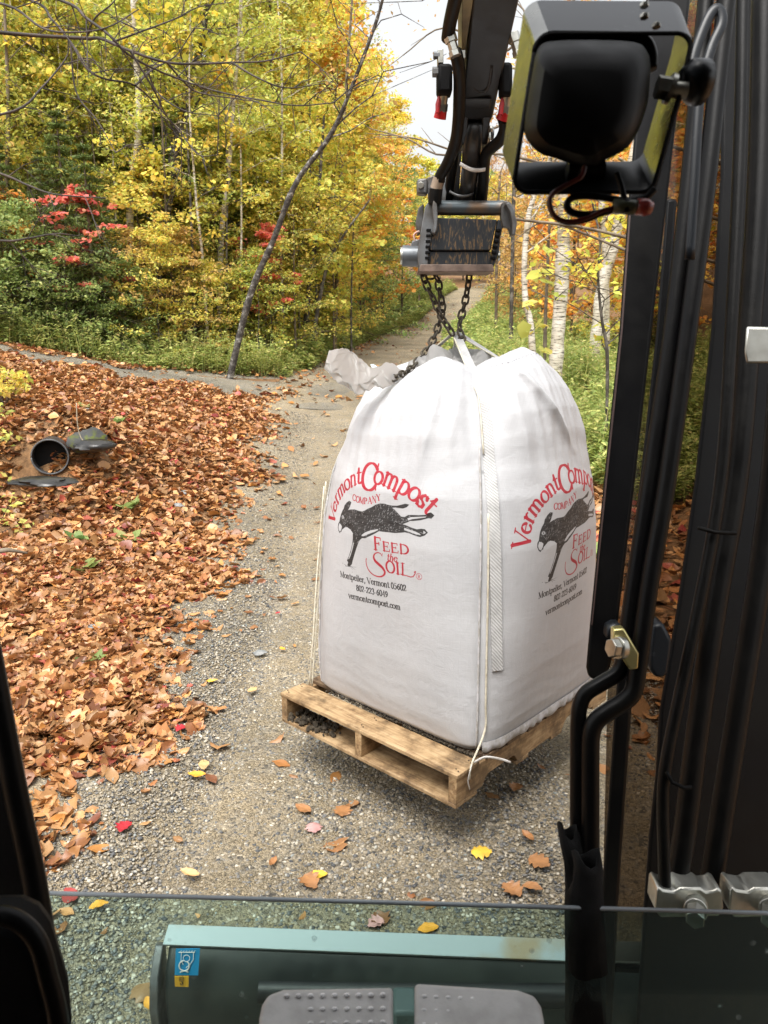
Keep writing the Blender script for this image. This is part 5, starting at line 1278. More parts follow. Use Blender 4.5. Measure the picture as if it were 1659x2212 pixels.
# loose ties: long thin cords hanging at the corners
cordm = simple('cream_cord', (.60,.56,.45), .7, col2=(.45,.4,.3), scale=60)
for pts in ([PT(700,1050,3.45),PT(684,1250,3.44),PT(676,1380,3.43),PT(668,1478,3.47)],[PT(704,1040,3.46),PT(690,1250,3.46),PT(680,1400,3.45),PT(674,1482,3.47)],
            [PT(1262,1205,3.55),PT(1268,1260,3.6),PT(1272,1330,3.65),PT(1276,1400,3.68)]):
    mb = MB(); mb.tube(spline(pts, 5), .0035, 6); mb.build('corner_cord', cordm, bag, smooth=True)
mb = MB(); P_ = [bag_pt(R(-45) + .03, s_at(z), .012) for z in (1.35, 1.1, .85, .62, .5)] + [PL(-.006, .09, .01), PL(-.006, .075, -.05)]
mb.tube(spline(P_, 5), .0042, 6); mb.build('corner_cord', cordm, bag, smooth=True)
mb = MB(); P_ = [PL(-.008, .10, .012), PL(-.04, .13, .035), PL(-.07, .19, .012), PL(-.09, .23, -.012)]
mb.tube(spline(P_, 6), .005, 6, flat=.35); mb.build('tied_end', M['tie'], bag, smooth=True)
mb = MB(); P_ = [PL(-.008, .09, .01), PL(-.012, .06, -.04), PL(-.010, .075, -.09)]
mb.tube(spline(P_, 6), .004, 6, flat=.35); mb.build('tied_end', M['tie'], bag, smooth=True)
# hem skirt along the bottom edge of the right face
mb = MB()
def skirt(u, v):
    th_ = R(-45) + .02 + u * 1.5; p = bag_pt(th_, .004 + .03 * (1 - v), .004 + .02 * v + .006 * math.sin(u * 60 + 2 * math.sin(u * 17)) * v); return Vector((p.x, p.y, max(PTOP + .004, p.z - .012 * v)))
mb.grid(skirt, 160, 4); mb.build('bottom_hem', bpy.data.materials['seam_cloth'], bag, smooth=True)

# ---------------------------------------------------------------- chains
def link_mesh():
    mb = MB(); pts = []
    L_, w = .040, .0135
    for i in range(24):
        t = 2 * math.pi * i / 24; y = math.cos(t); x = math.sin(t) * w
        z = (L_ / 2 - w) * (1 if y > 0 else -1) * min(1, abs(y) * 3) + y * w; pts.append(Vector((x, 0, z)))
    n = 8; vs = []; k = len(pts)
    for i in range(k):
        d = (pts[(i+1) % k] - pts[i-1]).normalized(); nn = Vector((0,1,0)); b = d.cross(nn)
        for j in range(n): a = 2 * math.pi * j / n; vs.append(pts[i] + (nn * math.cos(a) + b * math.sin(a)) * .0048)
    mb.add(vs, [(i*n+j, i*n+(j+1)%n, ((i+1)%k)*n+(j+1)%n, ((i+1)%k)*n+j) for i in range(k) for j in range(n)])
    return mesh_only(mb, 'link', M['chain'])
LINK = link_mesh()
def chain(label, pts, seed):
    sp = spline(pts, 12); pitch = .0305
    root = thing('chain', tuple(sp[0]), label, 'chain', 'lifting chains between coupler and bag')
    cl = [0]
    for a, b in zip(sp[:-1], sp[1:]): cl.append(cl[-1] + (b - a).length)
    n = int(cl[-1] / pitch); roll = random.Random(seed)
    for i in range(n):
        d = (i + .5) * pitch; k = max(j for j in range(len(cl) - 1) if cl[j] <= d); t = (d - cl[k]) / max(1e-6, cl[k+1] - cl[k])
        p = sp[k].lerp(sp[k+1], t); v = (sp[k+1] - sp[k]).normalized()
        q = v.to_track_quat('Z', 'X') @ Matrix.Rotation((math.pi / 2 if i % 2 else 0) + roll.uniform(-.3, .3) + .7, 3, 'Z').to_quaternion()
        o = bpy.data.objects.new('link', LINK); COL.objects.link(o); o.parent = root
        o.location = p - sp[0]; o.rotation_mode = 'QUATERNION'; o.rotation_quaternion = q
    return root
YC = 3.36
chain('rusty chain hanging straight from the right side of the coupler to the strap knot', [PY(1016,575,YC),PY(1012,610,YC),PY(1004,655,YC),PY(995,690,YC-.01),PY(993,712,YC-.04),PY(998,732,YC-.05),PY(985,742,YC-.06)], 1)
chain('rusty chain from the left of the coupler running down to the strap knot', [PY(910,578,YC-.03),PY(920,612,YC-.03),PY(938,650,YC-.03),PY(952,682,YC-.04),PY(972,712,YC-.05),PY(980,728,YC-.05)], 2)
chain('long rusty chain looping behind the knot and lying slack over the bag shoulder', [PY(922,596,YC+.02),PY(943,600,YC+.02),PY(950,632,YC+.03),PY(955,664,YC+.03),PY(948,700,YC+.02),PY(938,728,YC),PY(922,756,YC-.03),PY(905,777,YC-.06),PY(884,800,YC-.12),PY(852,816,YC-.20),PY(838,822,YC-.22)], 3)
# ---------------------------------------------------------------- excavator stick, linkage and coupler
def pbox(mb, x0, y0, x1, y1, Y, dep):
    a = [PY(x0,y0,Y), PY(x1,y0,Y), PY(x1,y1,Y), PY(x0,y1,Y)]
    mb.prism(a, (0, dep, 0))
def ppoly(mb, pts, Y, dep): mb.prism([PY(x, y, Y if not callable(Y) else Y(x, y)) for x, y in pts], (0, dep, 0))
arm = thing('excavator_stick', tuple(PY(1020, 300, 3.3)), 'black excavator arm with hoses and fittings reaching down to the coupler', 'excavator arm')
YA = lambda x, y: 3.30 - .75 * (1 - (y + 40) / 480)
mb = MB(); ppoly(mb, [(1020,-60),(1124,-60),(1121,0),(1078,190),(1064,255),(1000,255),(1002,190),(1022,0)], YA, .16); mb.build('stick_body', M['armpaint'], arm, bevel=.006)
mb = MB(); ppoly(mb, [(998,-60),(1024,-60),(1022,0),(1004,118),(998,118)], YA, .14); ppoly(mb, [(1044,60),(1052,60),(1050,168),(1040,168)], lambda x, y: YA(x, y) - .006, .006)
mb.build('side_plate', simple('tan_reflection_steel', (.30,.25,.13), .45, .35, col2=(.16,.13,.08), scale=7), arm, bevel=.003)  # tan colour paints in the lit side face and its reflection
mb = MB()
P_ = [PY(x, y, YA(x, y) - .004) for x, y in [(1018,135),(1017,170),(1024,190),(1036,198),(1050,194),(1058,175),(1062,140)]]
mb.tube(spline(P_, 5), .006, 8); mb.build('cast_rib', M['armpaint'], arm, smooth=True)
mb = MB(); ppoly(mb, [(1000,212),(1062,212),(1060,232),(1000,232)], lambda x, y: YA(x, y) - .012, .03); ppoly(mb, [(996,252),(1012,252),(1010,312),(996,312)], YA, .12); ppoly(mb, [(1042,252),(1060,252),(1054,312),(1040,312)], YA, .12)
mb.build('clevis', M['armpaint'], arm, bevel=.004)
mb = MB(); mb.cyl(PY(990,289,3.12), PY(1066,289,3.12), .022, 20); mb.build('clevis_pin', M['steel'], arm, smooth='auto')
mb = MB(); mb.tube([PY(1026,262,3.05), PY(1022,300,3.10), PY(1016,360,3.18)], [.034,.038,.034], 20); mb.tube([PY(1018,350,3.16), PY(1012,400,3.25), PY(1006,446,3.32)], .034, 20)
mb.build('link_cylinder', simple('dark_cylinder', (.03,.03,.03), .3, .3, col2=(.05,.048,.045), scale=12), arm, smooth=True)
mb = MB(); ppoly(mb, [(975,320),(998,318),(990,448),(958,448)], 3.30, .05); ppoly(mb, [(1036,335),(1052,330),(1044,448),(1026,448)], 3.28, .05); mb.build('link_arm', M['matteblack'], arm, bevel=.004)
mb = MB(); ppoly(mb, [(958,395),(968,366),(962,446),(950,446)], 3.27, .03); mb.build('link_edge', M['steel'], arm, bevel=.002)
def band(x0, x1, y0, y1, Y, r, label):
    mb = MB(); P = []
    for i in range(13):
        t = i / 12; P.append(PY(x0 + (x1 - x0) * t, y0 + (y1 - y0) * t + 7 * math.sin(math.pi * t), Y - .035 * math.sin(math.pi * t)))
    mb.tube(P, r, 8, flat=.3); mb.build(label, M['tie'], arm, smooth=True)
band(994,1048,354,366,3.13,.007,'white_zip_tie')
o = MB(); P_ = [PY(971 + 52*t, 414 + 4*t + 8*math.sin(math.pi*t), 3.24 - .03*math.sin(math.pi*t)) for t in [i/12 for i in range(13)]]; o.tube(P_, .005, 6, flat=.4); o.build('grey_band', M['steel'], arm, smooth=True)
mb = MB(); mb.tube(spline([PY(x, y, Y) for x, y, Y in [(996,-60,2.50),(983,0,2.58),(972,50,2.68),(967,84,2.74)]], 5), .021, 14); mb.build('stick_hose', M['rubber'], arm, smooth=True)
def hose(name, pts, r, mat=None, n=12, parent=None, steps=8):
    mb = MB(); mb.tube(spline(pts, steps), r, n); return mb.build(name, mat or M['rubber'], parent or arm, smooth=True)
hose('stick_hose', [PY(x, y, Y) for x, y, Y in [(984,112,2.74),(990,140,2.78),(993,175,2.85),(992,220,2.92),(990,262,2.98),(984,305,3.05),(968,350,3.12),(952,378,3.16),(949,392,3.17)]], .0215)
hose('stick_hose', [PY(x, y, Y) for x, y, Y in [(1088,258,2.95),(1090,280,2.98),(1080,303,3.02),(1064,318,3.06),(1052,330,3.10),(1047,350,3.14),(1044,400,3.22),(1040,446,3.3)]], .021)
hose('stick_hose', [PY(x, y, Y) for x, y, Y in [(982,330,3.2),(975,380,3.25),(966,446,3.32)]], .02)
mb = MB(); mb.cyl(PY(949,385,3.17), PY(942,408,3.18), .024, 14); mb.build('hose_ferrule', simple('tan_ferrule', (.42,.33,.25), .4, .5), arm, smooth='auto')
mb = MB(); mb.cyl(PY(942,408,3.18), PY(939,440,3.19), .026, 12); mb.build('hose_sleeve', M['rubber'], arm, smooth='auto')
for (cx, cy, Y) in [(975,92,2.72),(1112,92,2.74)]:
    mb = MB(); a = PY(cx - 5, cy - 20, Y); b = PY(cx + 1, cy, Y); c = PY(cx + 6, cy + 18, Y); d = PY(cx + 9, cy + 30, Y)
    mb.tube([a, b], .021, 6); mb.tube([b, c], .016, 6); mb.tube([c, d], .019, 6); mb.build('steel_fitting', M['zinc'], arm, bevel=.001)
mb = MB(); pbox(mb, 945, 135, 978, 200, 2.85, .08); mb.build('valve_block', M['matteblack'], arm, bevel=.012)
mb = MB(); pbox(mb, 1082, 132, 1108, 205, 2.86, .07); mb.build('valve_block', M['matteblack'], arm, bevel=.012)
mb = MB(); pbox(mb, 946, 105, 958, 136, 2.86, .05); pbox(mb, 997, 104, 1006, 126, 2.78, .05); mb.build('mount_plate', M['zinc'], arm, bevel=.002)
for x, y in [(942,120),(940,156)]:
    mb = MB(); mb.tube([PY(x + 8, y, 2.87), PY(x - 6, y, 2.87)], .017 if y > 140 else .012, 6); mb.build('hex_bolt', M['steel'], arm, bevel=.001)
for (x, y, dx) in [(955,232,-5),(1092,236,-8)]:
    mb = MB(); mb.tube([PY(x + 3, y - 30, 2.9), PY(x, y - 8, 2.92)], .018, 12); mb.tube([PY(x, y - 8, 2.92), PY(x + dx * .3, y + 8, 2.93)], .021, 6); mb.build('quick_fitting', M['zinc'], arm, smooth='auto')
    mb = MB(); mb.tube([PY(x + dx * .3, y + 6, 2.93), PY(x + dx, y + 24, 2.94)], [.020, .022], 16); mb.tube([PY(x - 5, y - 26, 2.90), PY(x - 9, y - 6, 2.90), PY(x - 10, y + 12, 2.9)], [.006, .009, .007], 8); mb.build('red_cap', M['redplastic'], arm, smooth='auto')
mb = MB(); mb.tube([PY(1058,286,3.07), PY(1057,300,3.07), PY(1052,322,3.1)], [.004,.006,.004], 8); mb.tube([PY(1055,278,3.1), PY(1064,280,3.1)], .012, 8); mb.build('pin_keeper', M['zinc'], arm, smooth=True)

cp = thing('quick_coupler', tuple(PY(1000, 510, 3.32)), 'rusty grey steel quick coupler with crescent hooks above the chains', 'coupler')
def rustmat():
    m, nt, out = nmat('scratched_rusty_steel'); L = nt.links
    tc = N(nt, 'ShaderNodeTexCoord'); mp = N(nt, 'ShaderNodeMapping'); mp.inputs['Scale'].default_value = (60, 40, 16); mp.inputs['Rotation'].default_value = (0, .35, 0); L.new(tc.outputs['Object'], mp.inputs[0])
    n1 = N(nt, 'ShaderNodeTexNoise', Scale=1.3, Detail=6, Roughness=.6, Distortion=1.0); L.new(mp.outputs[0], n1.inputs['Vector'])
    r = ramp(nt, [(.50, (.020,.023,.027)), (.57, (.05,.043,.035)), (.63, (.17,.10,.045)), (.74, (.09,.05,.025))]); L.new(n1.outputs['Fac'], r.inputs[0])
    p = N(nt, 'ShaderNodeBsdfPrincipled', Roughness=.5); p.inputs['Metallic'].default_value = .25; L.new(r.outputs[0], p.inputs['Base Color']); L.new(p.outputs[0], out.inputs[0]); return m
M['rust'] = rustmat()
YF = 3.20
mb = MB(); ppoly(mb, [(938,470),(1074,474),(1060,541),(926,541)], YF, .18); mb.build('coupler_body', M['rust'], cp, bevel=.004)
mb = MB(); ppoly(mb, [(924,543),(1060,543),(1062,572),(914,574)], YF + .012, .17); mb.build('coupler_base', M['rust'], cp, bevel=.003)
mb = MB(); ppoly(mb, [(908,571),(1064,571),(1068,587),(904,587)], YF - .012, .21); mb.build('lower_lip', simple('rusty_lip', (.20,.14,.11), .6, .2, col2=(.10,.07,.055), scale=20, bump=.4), cp, bevel=.003)
mb = MB(); mb.cyl(PY(936,449,YF + .03), PY(1094,450,YF + .03), .028, 24); mb.build('cross_tube', simple('blued_steel', (.10,.12,.13), .38, .6, col2=(.22,.13,.07), scale=10, lo=.5, hi=.7), cp, smooth='auto')
def crescent(cx, top, bot, w, inner):
    out_ = [(cx - w * .35, top + 8), (cx + w * .05, top), (cx + w * .38, top + 12), (cx + w * .55, top + 32), (cx + w * .5, bot - 14), (cx + w * .30, bot)]
    inn = [(cx + w * .02, bot - 6), (cx + w * .05, bot - 24), (cx - w * .28, bot - 20), (cx - w * .5, bot - 8), (cx - w * .6, top + 30)]
    return out_ + inn
mb = MB(); ppoly(mb, [(918,448),(926,434),(936,432),(944,446),(944,498),(938,504),(931,502),(931,520),(926,540),(924,586),(904,586),(902,545),(908,505)], YF - .01, .035); mb.build('hook_plate', M['steel'], cp, bevel=.003)
mb = MB(); ppoly(mb, [(936,432),(944,440),(946,470),(944,497),(940,505),(934,503),(938,480),(934,450)], YF - .06, .06); mb.build('hook_rim', M['steel'], cp, bevel=.004)
mb = MB(); ppoly(mb, [(1083,440),(1090,434),(1103,436),(1112,456),(1116,482),(1112,506),(1104,506),(1098,492),(1086,490),(1082,470)], YF - .01, .035); mb.build('hook_plate', M['steel'], cp, bevel=.004)
mb = MB(); ppoly(mb, [(1100,438),(1110,450),(1117,482),(1113,508),(1105,508),(1107,484),(1102,458),(1092,440)], YF - .06, .06); mb.build('hook_rim', M['steel'], cp, bevel=.003)
mb = MB(); ppoly(mb, [(1076,474),(1088,480),(1082,510),(1078,545),(1066,578),(1058,578),(1064,545)], YF + .0, .04); mb.build('side_cheek', M['rust'], cp, bevel=.003)
mb = MB()
for k in range(6):
    y = 494 + k * 12; pbox(mb, 921 - k * .6, y, 931 - k * .6, y + 6, YF - .016, .03); pbox(mb, 1072 - k * 2.2, y, 1082 - k * 2.2, y + 6, YF - .012, .03)
mb.build('locking_teeth', M['matteblack'], cp, bevel=.002)
mb = MB(); mb.cyl(PY(869,553,YF + .06), PY(906,554,YF + .06), .041, 28); mb.build('coupler_pin', simple('pin_steel', (.09,.10,.11), .35, .5, col2=(.16,.17,.18), scale=14), cp, smooth='auto')
mb = MB(); mb.cyl(PY(865,553,YF + .06), PY(870,553,YF + .06), .034, 24); mb.build('pin_cap', M['zinc'], cp, smooth='auto')
mb = MB(); ppoly(mb, [(922,384),(938,378),(948,392),(948,440),(926,440)], YF + .03, .03); mb.build('ear_plate', M['steel'], cp, bevel=.004)
mb = MB(); ppoly(mb, [(901,386),(924,384),(924,420),(901,418)], YF + .02, .06); mb.build('pin_boss', M['steel'], cp, bevel=.008)
mb = MB(); mb.tube([PY(910,400,YF + .02), PY(909,400,YF - .005)], .013, 6); mb.build('hex_bolt', M['zinc'], cp, bevel=.001)
mb = MB(); ppoly(mb, [(904,448),(916,440),(914,500),(902,508),(898,480)], YF + .08, .05); ppoly(mb, [(890,520),(906,516),(906,536),(888,534)], YF + .05, .04); mb.build('latch', M['steel'], cp, bevel=.004)
mb = MB(); mb.tube([PY(1075,553,YF + .05), PY(1079,553,YF + .05)], .02, 12); mb.build('pin_end', M['zinc'], cp, smooth='auto')
hose('latch_wire', [PY(x, y, YF - .02) for x, y in [(896,520),(894,508),(900,502),(906,500)]], .004, simple('pink_wire', (.5,.3,.25), .5), 6, cp)

# ---------------------------------------------------------------- work light on its bracket
wl = thing('work_light', tuple(PT(1180, 230, .9)), 'black work light in a shiny square metal bracket, upper right', 'light')
def blackgloss():
    m, nt, out = nmat('glossy_black_steel'); L = nt.links
    tc = N(nt, 'ShaderNodeTexCoord'); nz = N(nt, 'ShaderNodeTexNoise', Scale=45, Detail=6, Roughness=.7); L.new(tc.outputs['Object'], nz.inputs['Vector'])
    r = ramp(nt, [(.62, (.010,.012,.015)), (.76, (.06,.065,.07))]); L.new(nz.outputs['Fac'], r.inputs[0])
    p = N(nt, 'ShaderNodeBsdfPrincipled', Roughness=.33); p.inputs['Specular IOR Level'].default_value = .32; p.inputs['Coat Weight'].default_value = .0; p.inputs['Coat Roughness'].default_value = .12
    L.new(r.outputs[0], p.inputs['Base Color']); L.new(p.outputs[0], out.inputs[0]); return m
M['gloss'] = blackgloss()
M['mirror'] = simple('bright_bracket_steel', (.30,.30,.28), .22, 1.0, col2=(.20,.20,.19), scale=12)
def zl(x, y): return (1042.4 + .3717 * x, .3717 * y)
loop = []
def corner(cx, cy, r, a0, a1, n=6):
    return [(cx + r * math.cos(R(a0 + (a1 - a0) * i / n)), cy + r * math.sin(R(a0 + (a1 - a0) * i / n))) for i in range(n + 1)]
near = corner(410,310,112,180,268) + corner(1130,270,76,-88,10) + [(1160,500)] + corner(920,1030,86,20,90) + corner(268,1035,84,92,172)
near = [zl(x, y) for x, y in near]
far_off = (-26, -66)
def ringstrip(idx, mb, t=.0035):
    pts = [near[i] for i in idx]
    A_ = [PT(x, y, .86) for x, y in pts]; B_ = [PT(x + far_off[0] * .94, y + far_off[1], .93) for x, y in pts]
    c = PT(1160, 230, .9)
    vs = []
    for a, b in zip(A_, B_):
        oa = (a - c).normalized() * t; vs += [a, b, b + oa, a + oa]
    n = len(A_); mb.add(vs, [(i*4+j, i*4+(j+1)%4, (i+1)*4+(j+1)%4, (i+1)*4+j) for i in range(n-1) for j in range(4)] + [(0,1,2,3), (n*4-1, n*4-2, n*4-3, n*4-4)])
nn = len(near)
mb = MB(); ringstrip(list(range(5, 11)), mb); mb.build('bracket_top', M['gloss'], wl, smooth='auto')
mb = MB(); ringstrip(list(range(0, 6)), mb); mb.build('bracket_corner', M['mirror'], wl, smooth='auto')
mb = MB(); ringstrip([nn - 1, 0], mb); mb.build('bracket_side', M['mirror'], wl)
mb = MB(); ringstrip(list(range(10, 16)), mb); mb.build('bracket_side', M['mirror'], wl, smooth='auto')
mb = MB(); ringstrip(list(range(15, nn)), mb); mb.build('bracket_bottom', M['gloss'], wl, smooth='auto')
mb = MB(); P_ = [PT(x, y, .858) for x, y in near + [near[0]]]; mb.tube(P_, .0026, 6); mb.build('bracket_edge', M['matteblack'], wl, smooth=True)
# housing
hs_ = [(300,330),(330,270),(400,240),(640,232),(880,245),(950,290),(975,380),(965,560),(945,650),(905,760),(850,850),(770,905),(700,935),(660,965),(560,965),(420,920),(330,890),(262,820),(240,740),(262,560),(285,420)]
hs_ = [zl(x, y) for x, y in hs_]; cx, cy = zl(610, 560)
hsp = [(v.x, v.y) for v in spline([(a, b, 0) for a, b in hs_ + [hs_[0]]], 3)][:-1]
mb = MB(); secs = []
for sc_, t, dy in [(.55,.800,10),(.80,.808,6),(.93,.825,3),(.985,.845,0),(1.0,.87,0),(1.0,.90,0),(.97,.93,-4)]:
    secs.append([PT(cx + (x - cx) * sc_, cy + (y - cy) * sc_ + dy, t) for x, y in hsp])
n = len(hsp); vs = [p for s_ in secs for p in s_]
mb.add(vs, [(i*n+j, i*n+(j+1)%n, (i+1)*n+(j+1)%n, (i+1)*n+j) for i in range(len(secs)-1) for j in range(n)] + [tuple(range(n-1,-1,-1)), tuple((len(secs)-1)*n+j for j in range(n))])
hsg_ = mb.build('lamp_housing', simple('lamp_black', (.0015,.0015,.0015), .5, col2=(.003,.003,.003), scale=8, spec=.2), wl, smooth='auto')
mb = MB(); rim = [zl(x, y) for x, y in [(305,420),(308,330),(340,262),(420,225),(640,208),(860,215),(945,250),(975,320),(972,400)]]
mb.tube(spline([PT(x, y, .925) for x, y in rim], 6), .0085, 10); mb.build('lamp_rim', simple('rim_grey', (.10,.10,.10), .3, .2, col2=(.16,.16,.155), scale=10), hsg_, smooth=True)
mb = MB(); q = zl(600, 985); mb.tube([PT(q[0] - 40, q[1], .875), PT(q[0] + 38, q[1] + 2, .875)], .0115, 10); mb.build('lamp_foot', M['rubber'], wl, smooth='auto')
mb = MB(); q = zl(1050, 505); mb.tube([PT(q[0] - 14, q[1], .86), PT(q[0] + 12, q[1] + 4, .86)], .0125, 6); mb.tube([PT(q[0] + 10, q[1] + 3, .86), PT(q[0] + 20, q[1] + 6, .86)], .016, 16); mb.tube([PT(q[0] + 20, q[1] + 6, .86), PT(q[0] + 50, q[1] + 8, .86)], .009, 12)
mb.build('pivot_bolt', M['zinc'], wl, smooth='auto')
mb = MB(); q = zl(1240, 480); mb.tube([PT(q[0] - 22, q[1] + 6, .865), PT(q[0] - 8, q[1], .865), PT(q[0] + 14, q[1], .87), PT(q[0] + 26, q[1] + 4, .87)], [.018,.024,.024,.014], 18); mb.build('pivot_knob', M['gloss'], wl, smooth=True)
for x, y in [(940,95),(1010,150),(940,30)]:
    q = zl(x, y); mb = MB(); mb.tube([PT(q[0], q[1] + 4, .84), PT(q[0], q[1] - 4, .84)], .005, 6); mb.build('small_screw', M['zinc'], wl, bevel=.0005)
WR = simple('dark_red_wire', (.12,.012,.01), .35, col2=(.05,.008,.008), scale=40); WBk = M['rubber']
def zpts(L_, t): return [PT(*zl(x, y), t) for x, y in L_]
hose('lamp_wire', zpts([(595,965),(570,1030),(480,1080),(405,1130),(392,1190),(425,1260),(500,1288),(600,1270),(700,1225),(780,1205)], .82), .0026, WR, 8, wl)
hose('lamp_wire', zpts([(590,968),(555,1035),(465,1090),(398,1140),(388,1200),(430,1270),(505,1296),(610,1278),(710,1236),(780,1214)], .822), .0026, WBk, 8, wl)
hose('lamp_wire', zpts([(780,1210),(700,1235),(600,1248),(520,1235),(490,1195),(520,1150),(600,1138),(720,1150),(830,1170),(940,1150),(1000,1100)], .83), .004, WBk, 8, wl)
hose('lamp_wire', zpts([(780,1005),(800,1060),(815,1120),(830,1170)], .83), .0035, WBk, 8, wl)
mb = MB(); mb.tube(zpts([(760,1198),(860,1205),(900,1200)], .82), [.0075,.008,.007], 12); mb.build('wire_plug', simple('olive_plug', (.09,.10,.06), .35), wl, smooth=True)
mb = MB(); mb.tube(zpts([(895,1200),(950,1205),(985,1212)], .82), [.0085,.009,.006], 12); mb.build('wire_plug', simple('red_plug', (.42,.07,.06), .3, coat=.3), wl, smooth=True)
mb = MB(); mb.tube(zpts([(835,1160),(838,1235)], .817), .0045, 8); mb.build('cable_tie', M['rubber'], wl, smooth=True)

# ---------------------------------------------------------------- right side of the machine: post, rails, hoses, boom
def strip3(mb, pl, pr, t, th):
    """plate between two screen-traced edges at depth t, thickness th along view"""
    L_ = [PT(x, y, t) for x, y in pl]; Rr = [PT(x, y, t) for x, y in pr]; n = len(L_); vs = []
    for a, b in zip(L_, Rr): vs += [a, b, b + (b - CAM).normalized() * th, a + (a - CAM).normalized() * th]
    mb.add(vs, [(i*4+j, i*4+(j+1)%4, (i+1)*4+(j+1)%4, (i+1)*4+j) for i in range(n-1) for j in range(4)] + [(0,1,2,3), (n*4-1, n*4-2, n*4-3, n*4-4)])
T0 = 1.55
post = thing('cab_post', tuple(PT(1330, 1400, T0)), 'broad flat black post with rounded lower end right of the bag', 'post')
mb = MB(); strip3(mb, [(1402,-80),(1357,440),(1338,713),(1304,1042),(1274,1350),(1266,1440),(1270,1460),(1282,1468)], [(1500,-80),(1440,440),(1408,713),(1371,1042),(1334,1350),(1318,1440),(1310,1460),(1302,1468)], T0, .05); mb.build('post_plate', M['blackpaint'], post, bevel=.006)
mb = MB(); strip3(mb, [(1360,440),(1341,713),(1307,1042),(1277,1350)], [(1364,440),(1345,713),(1311,1042),(1280,1350)], T0 - .004, .004); mb.build('post_edge', simple('edge_brown', (.06,.035,.03), .5), post)
mb = MB(); strip3(mb, [(1440,430),(1418,713),(1382,1042),(1352,1290),(1330,1500),(1300,1935),(1296,2230)], [(1462,430),(1440,713),(1404,1042),(1376,1290),(1366,1500),(1336,1935),(1322,2230)], 1.75, .05); mb.build('rear_rail', M['blackpaint'], post, bevel=.006)
rail = thing('grab_rail', tuple(PT(1300, 1500, 1.45)), 'pair of bent black hydraulic tubes with kinks beside the gold clamp', 'tube pair')
hose('rail_tube', [PT(x, y, 1.42) for x, y in [(1530,-60),(1488,380),(1450,713),(1402,1042),(1372,1240),(1352,1380),(1346,1428),(1334,1454),(1300,1476),(1268,1496),(1254,1520),(1249,1560),(1248,1660),(1248,1800),(1250,1900)]], .0145, M['blackpaint'], 16, rail)
hose('rail_tube', [PT(x, y, 1.40) for x, y in [(1575,-60),(1528,380),(1486,713),(1440,1042),(1406,1240),(1386,1380),(1376,1450),(1368,1492),(1350,1514),(1316,1536),(1288,1558),(1277,1586),(1275,1640),(1275,1750),(1276,1900)]], .0165, M['blackpaint'], 16, rail)
def z6(x, y): return (1152 + .4466 * x, 1042.4 + .4466 * y)
mb = MB(); P6 = [PT(*z6(x, y), 1.38) for x, y in [(388,712),(440,706),(512,828),(508,902),(468,910),(388,782)]]; mb.prism(P6, Vector((0, .02, 0))); cpl = mb.build('clamp_plate', M['yellowzinc'], rail, bevel=.003)
mb = MB(); mb.tube([PT(*z6(432,800),1.37), PT(*z6(405,800),1.365)], .020, 20); mb.tube([PT(*z6(406,800),1.365), PT(*z6(372,800),1.36)], .0175, 6); mb.build('clamp_bolt', M['zinc'], cpl, bevel=.0015)
mb = MB(); P6 = [PT(*z6(x, y), 1.5) for x, y in [(575,690),(630,678),(672,760),(672,800),(655,925),(630,950),(590,945),(560,900),(565,790)]]; mb.prism(P6, Vector((0, .05, 0))); mb.build('clamp_bracket', M['gloss'], rail, bevel=.008)
mb = MB(); mb.prism([PT(*z6(x, y), 1.5) for x, y in [(360,700),(400,680),(430,690),(425,740),(352,760)]], Vector((0, .03, 0))); mb.build('clamp_back', M['gloss'], rail, bevel=.006)
sleeve = thing('hose_sleeve', tuple(PT(1255, 1900, 1.42)), 'ragged black canvas sleeve round the lower ends of the bent tubes', 'sleeve')
for ti, (L6, R6, t) in enumerate([([(118,1662),(128,1750),(148,1850),(160,1960),(150,2080),(152,2350),(160,2600)],[(210,1690),(240,1760),(300,1880),(322,1980),(330,2080),(340,2350),(350,2600)],1.40),
                  ([(190,1800),(196,1860),(188,1930),(165,2000),(160,2080),(165,2350)],[(322,1810),(330,1880),(334,1960),(345,2040),(345,2080),(352,2350)],1.36)]):
    mb = MB(); n = len(L6); vs = []; k = 14
    for i in range(n):
        a = PT(*z6(*L6[i]), t); b = PT(*z6(*R6[i]), t); c = (a + b) / 2; h = (b - a) / 2
        for j in range(k):
            an = 2 * math.pi * j / k; rr = 1 + .10 * math.sin(3 * an + i * 1.7) + .06 * math.sin(5 * an + i)
            vs.append(c + h * (math.cos(an) * rr) + Vector((0, math.sin(an) * h.length * .8 * rr, .012 * math.sin(an * 2 + 1) if i == 0 else 0)))
    mb.add(vs, [(i*k+j, i*k+(j+1)%k, (i+1)*k+(j+1)%k, (i+1)*k+j) for i in range(n-1) for j in range(k)])
    o = mb.build('sleeve_cloth', M['canvas'], sleeve, smooth=True); sd = o.modifiers.new('thickness', 'SOLIDIFY'); sd.thickness = .003
boom = thing('excavator_boom', tuple(PT(1600, 1500, 1.9)), 'large dark boom structure filling the right edge behind the hoses', 'boom')
mb = MB(); strip3(mb, [(1590,-80),(1560,0),(1556,380),(1536,713),(1500,1042),(1462,1310),(1424,1534),(1416,1668),(1402,1800),(1389,1971),(1372,2240)], [(2100,-80)]*2 + [(2100,380),(2100,713),(2100,1042),(2100,1310),(2100,1534),(2100,1668),(2100,1800),(2100,1971),(2100,2240)], 1.85, .25); mb.build('boom_side', M['blackpaint'], boom, bevel=.01)
mb = MB(); P_ = [PT(x, y, 1.2) for x, y in [(1490,190),(1500,120),(1530,40),(1552,18),(1560,50),(1535,110),(1512,210),(1500,400),(1490,560)]]; mb.tube(spline(P_, 6), .008, 8, flat=.5); mb.build('rubber_loop', M['gloss'], boom, smooth=True)
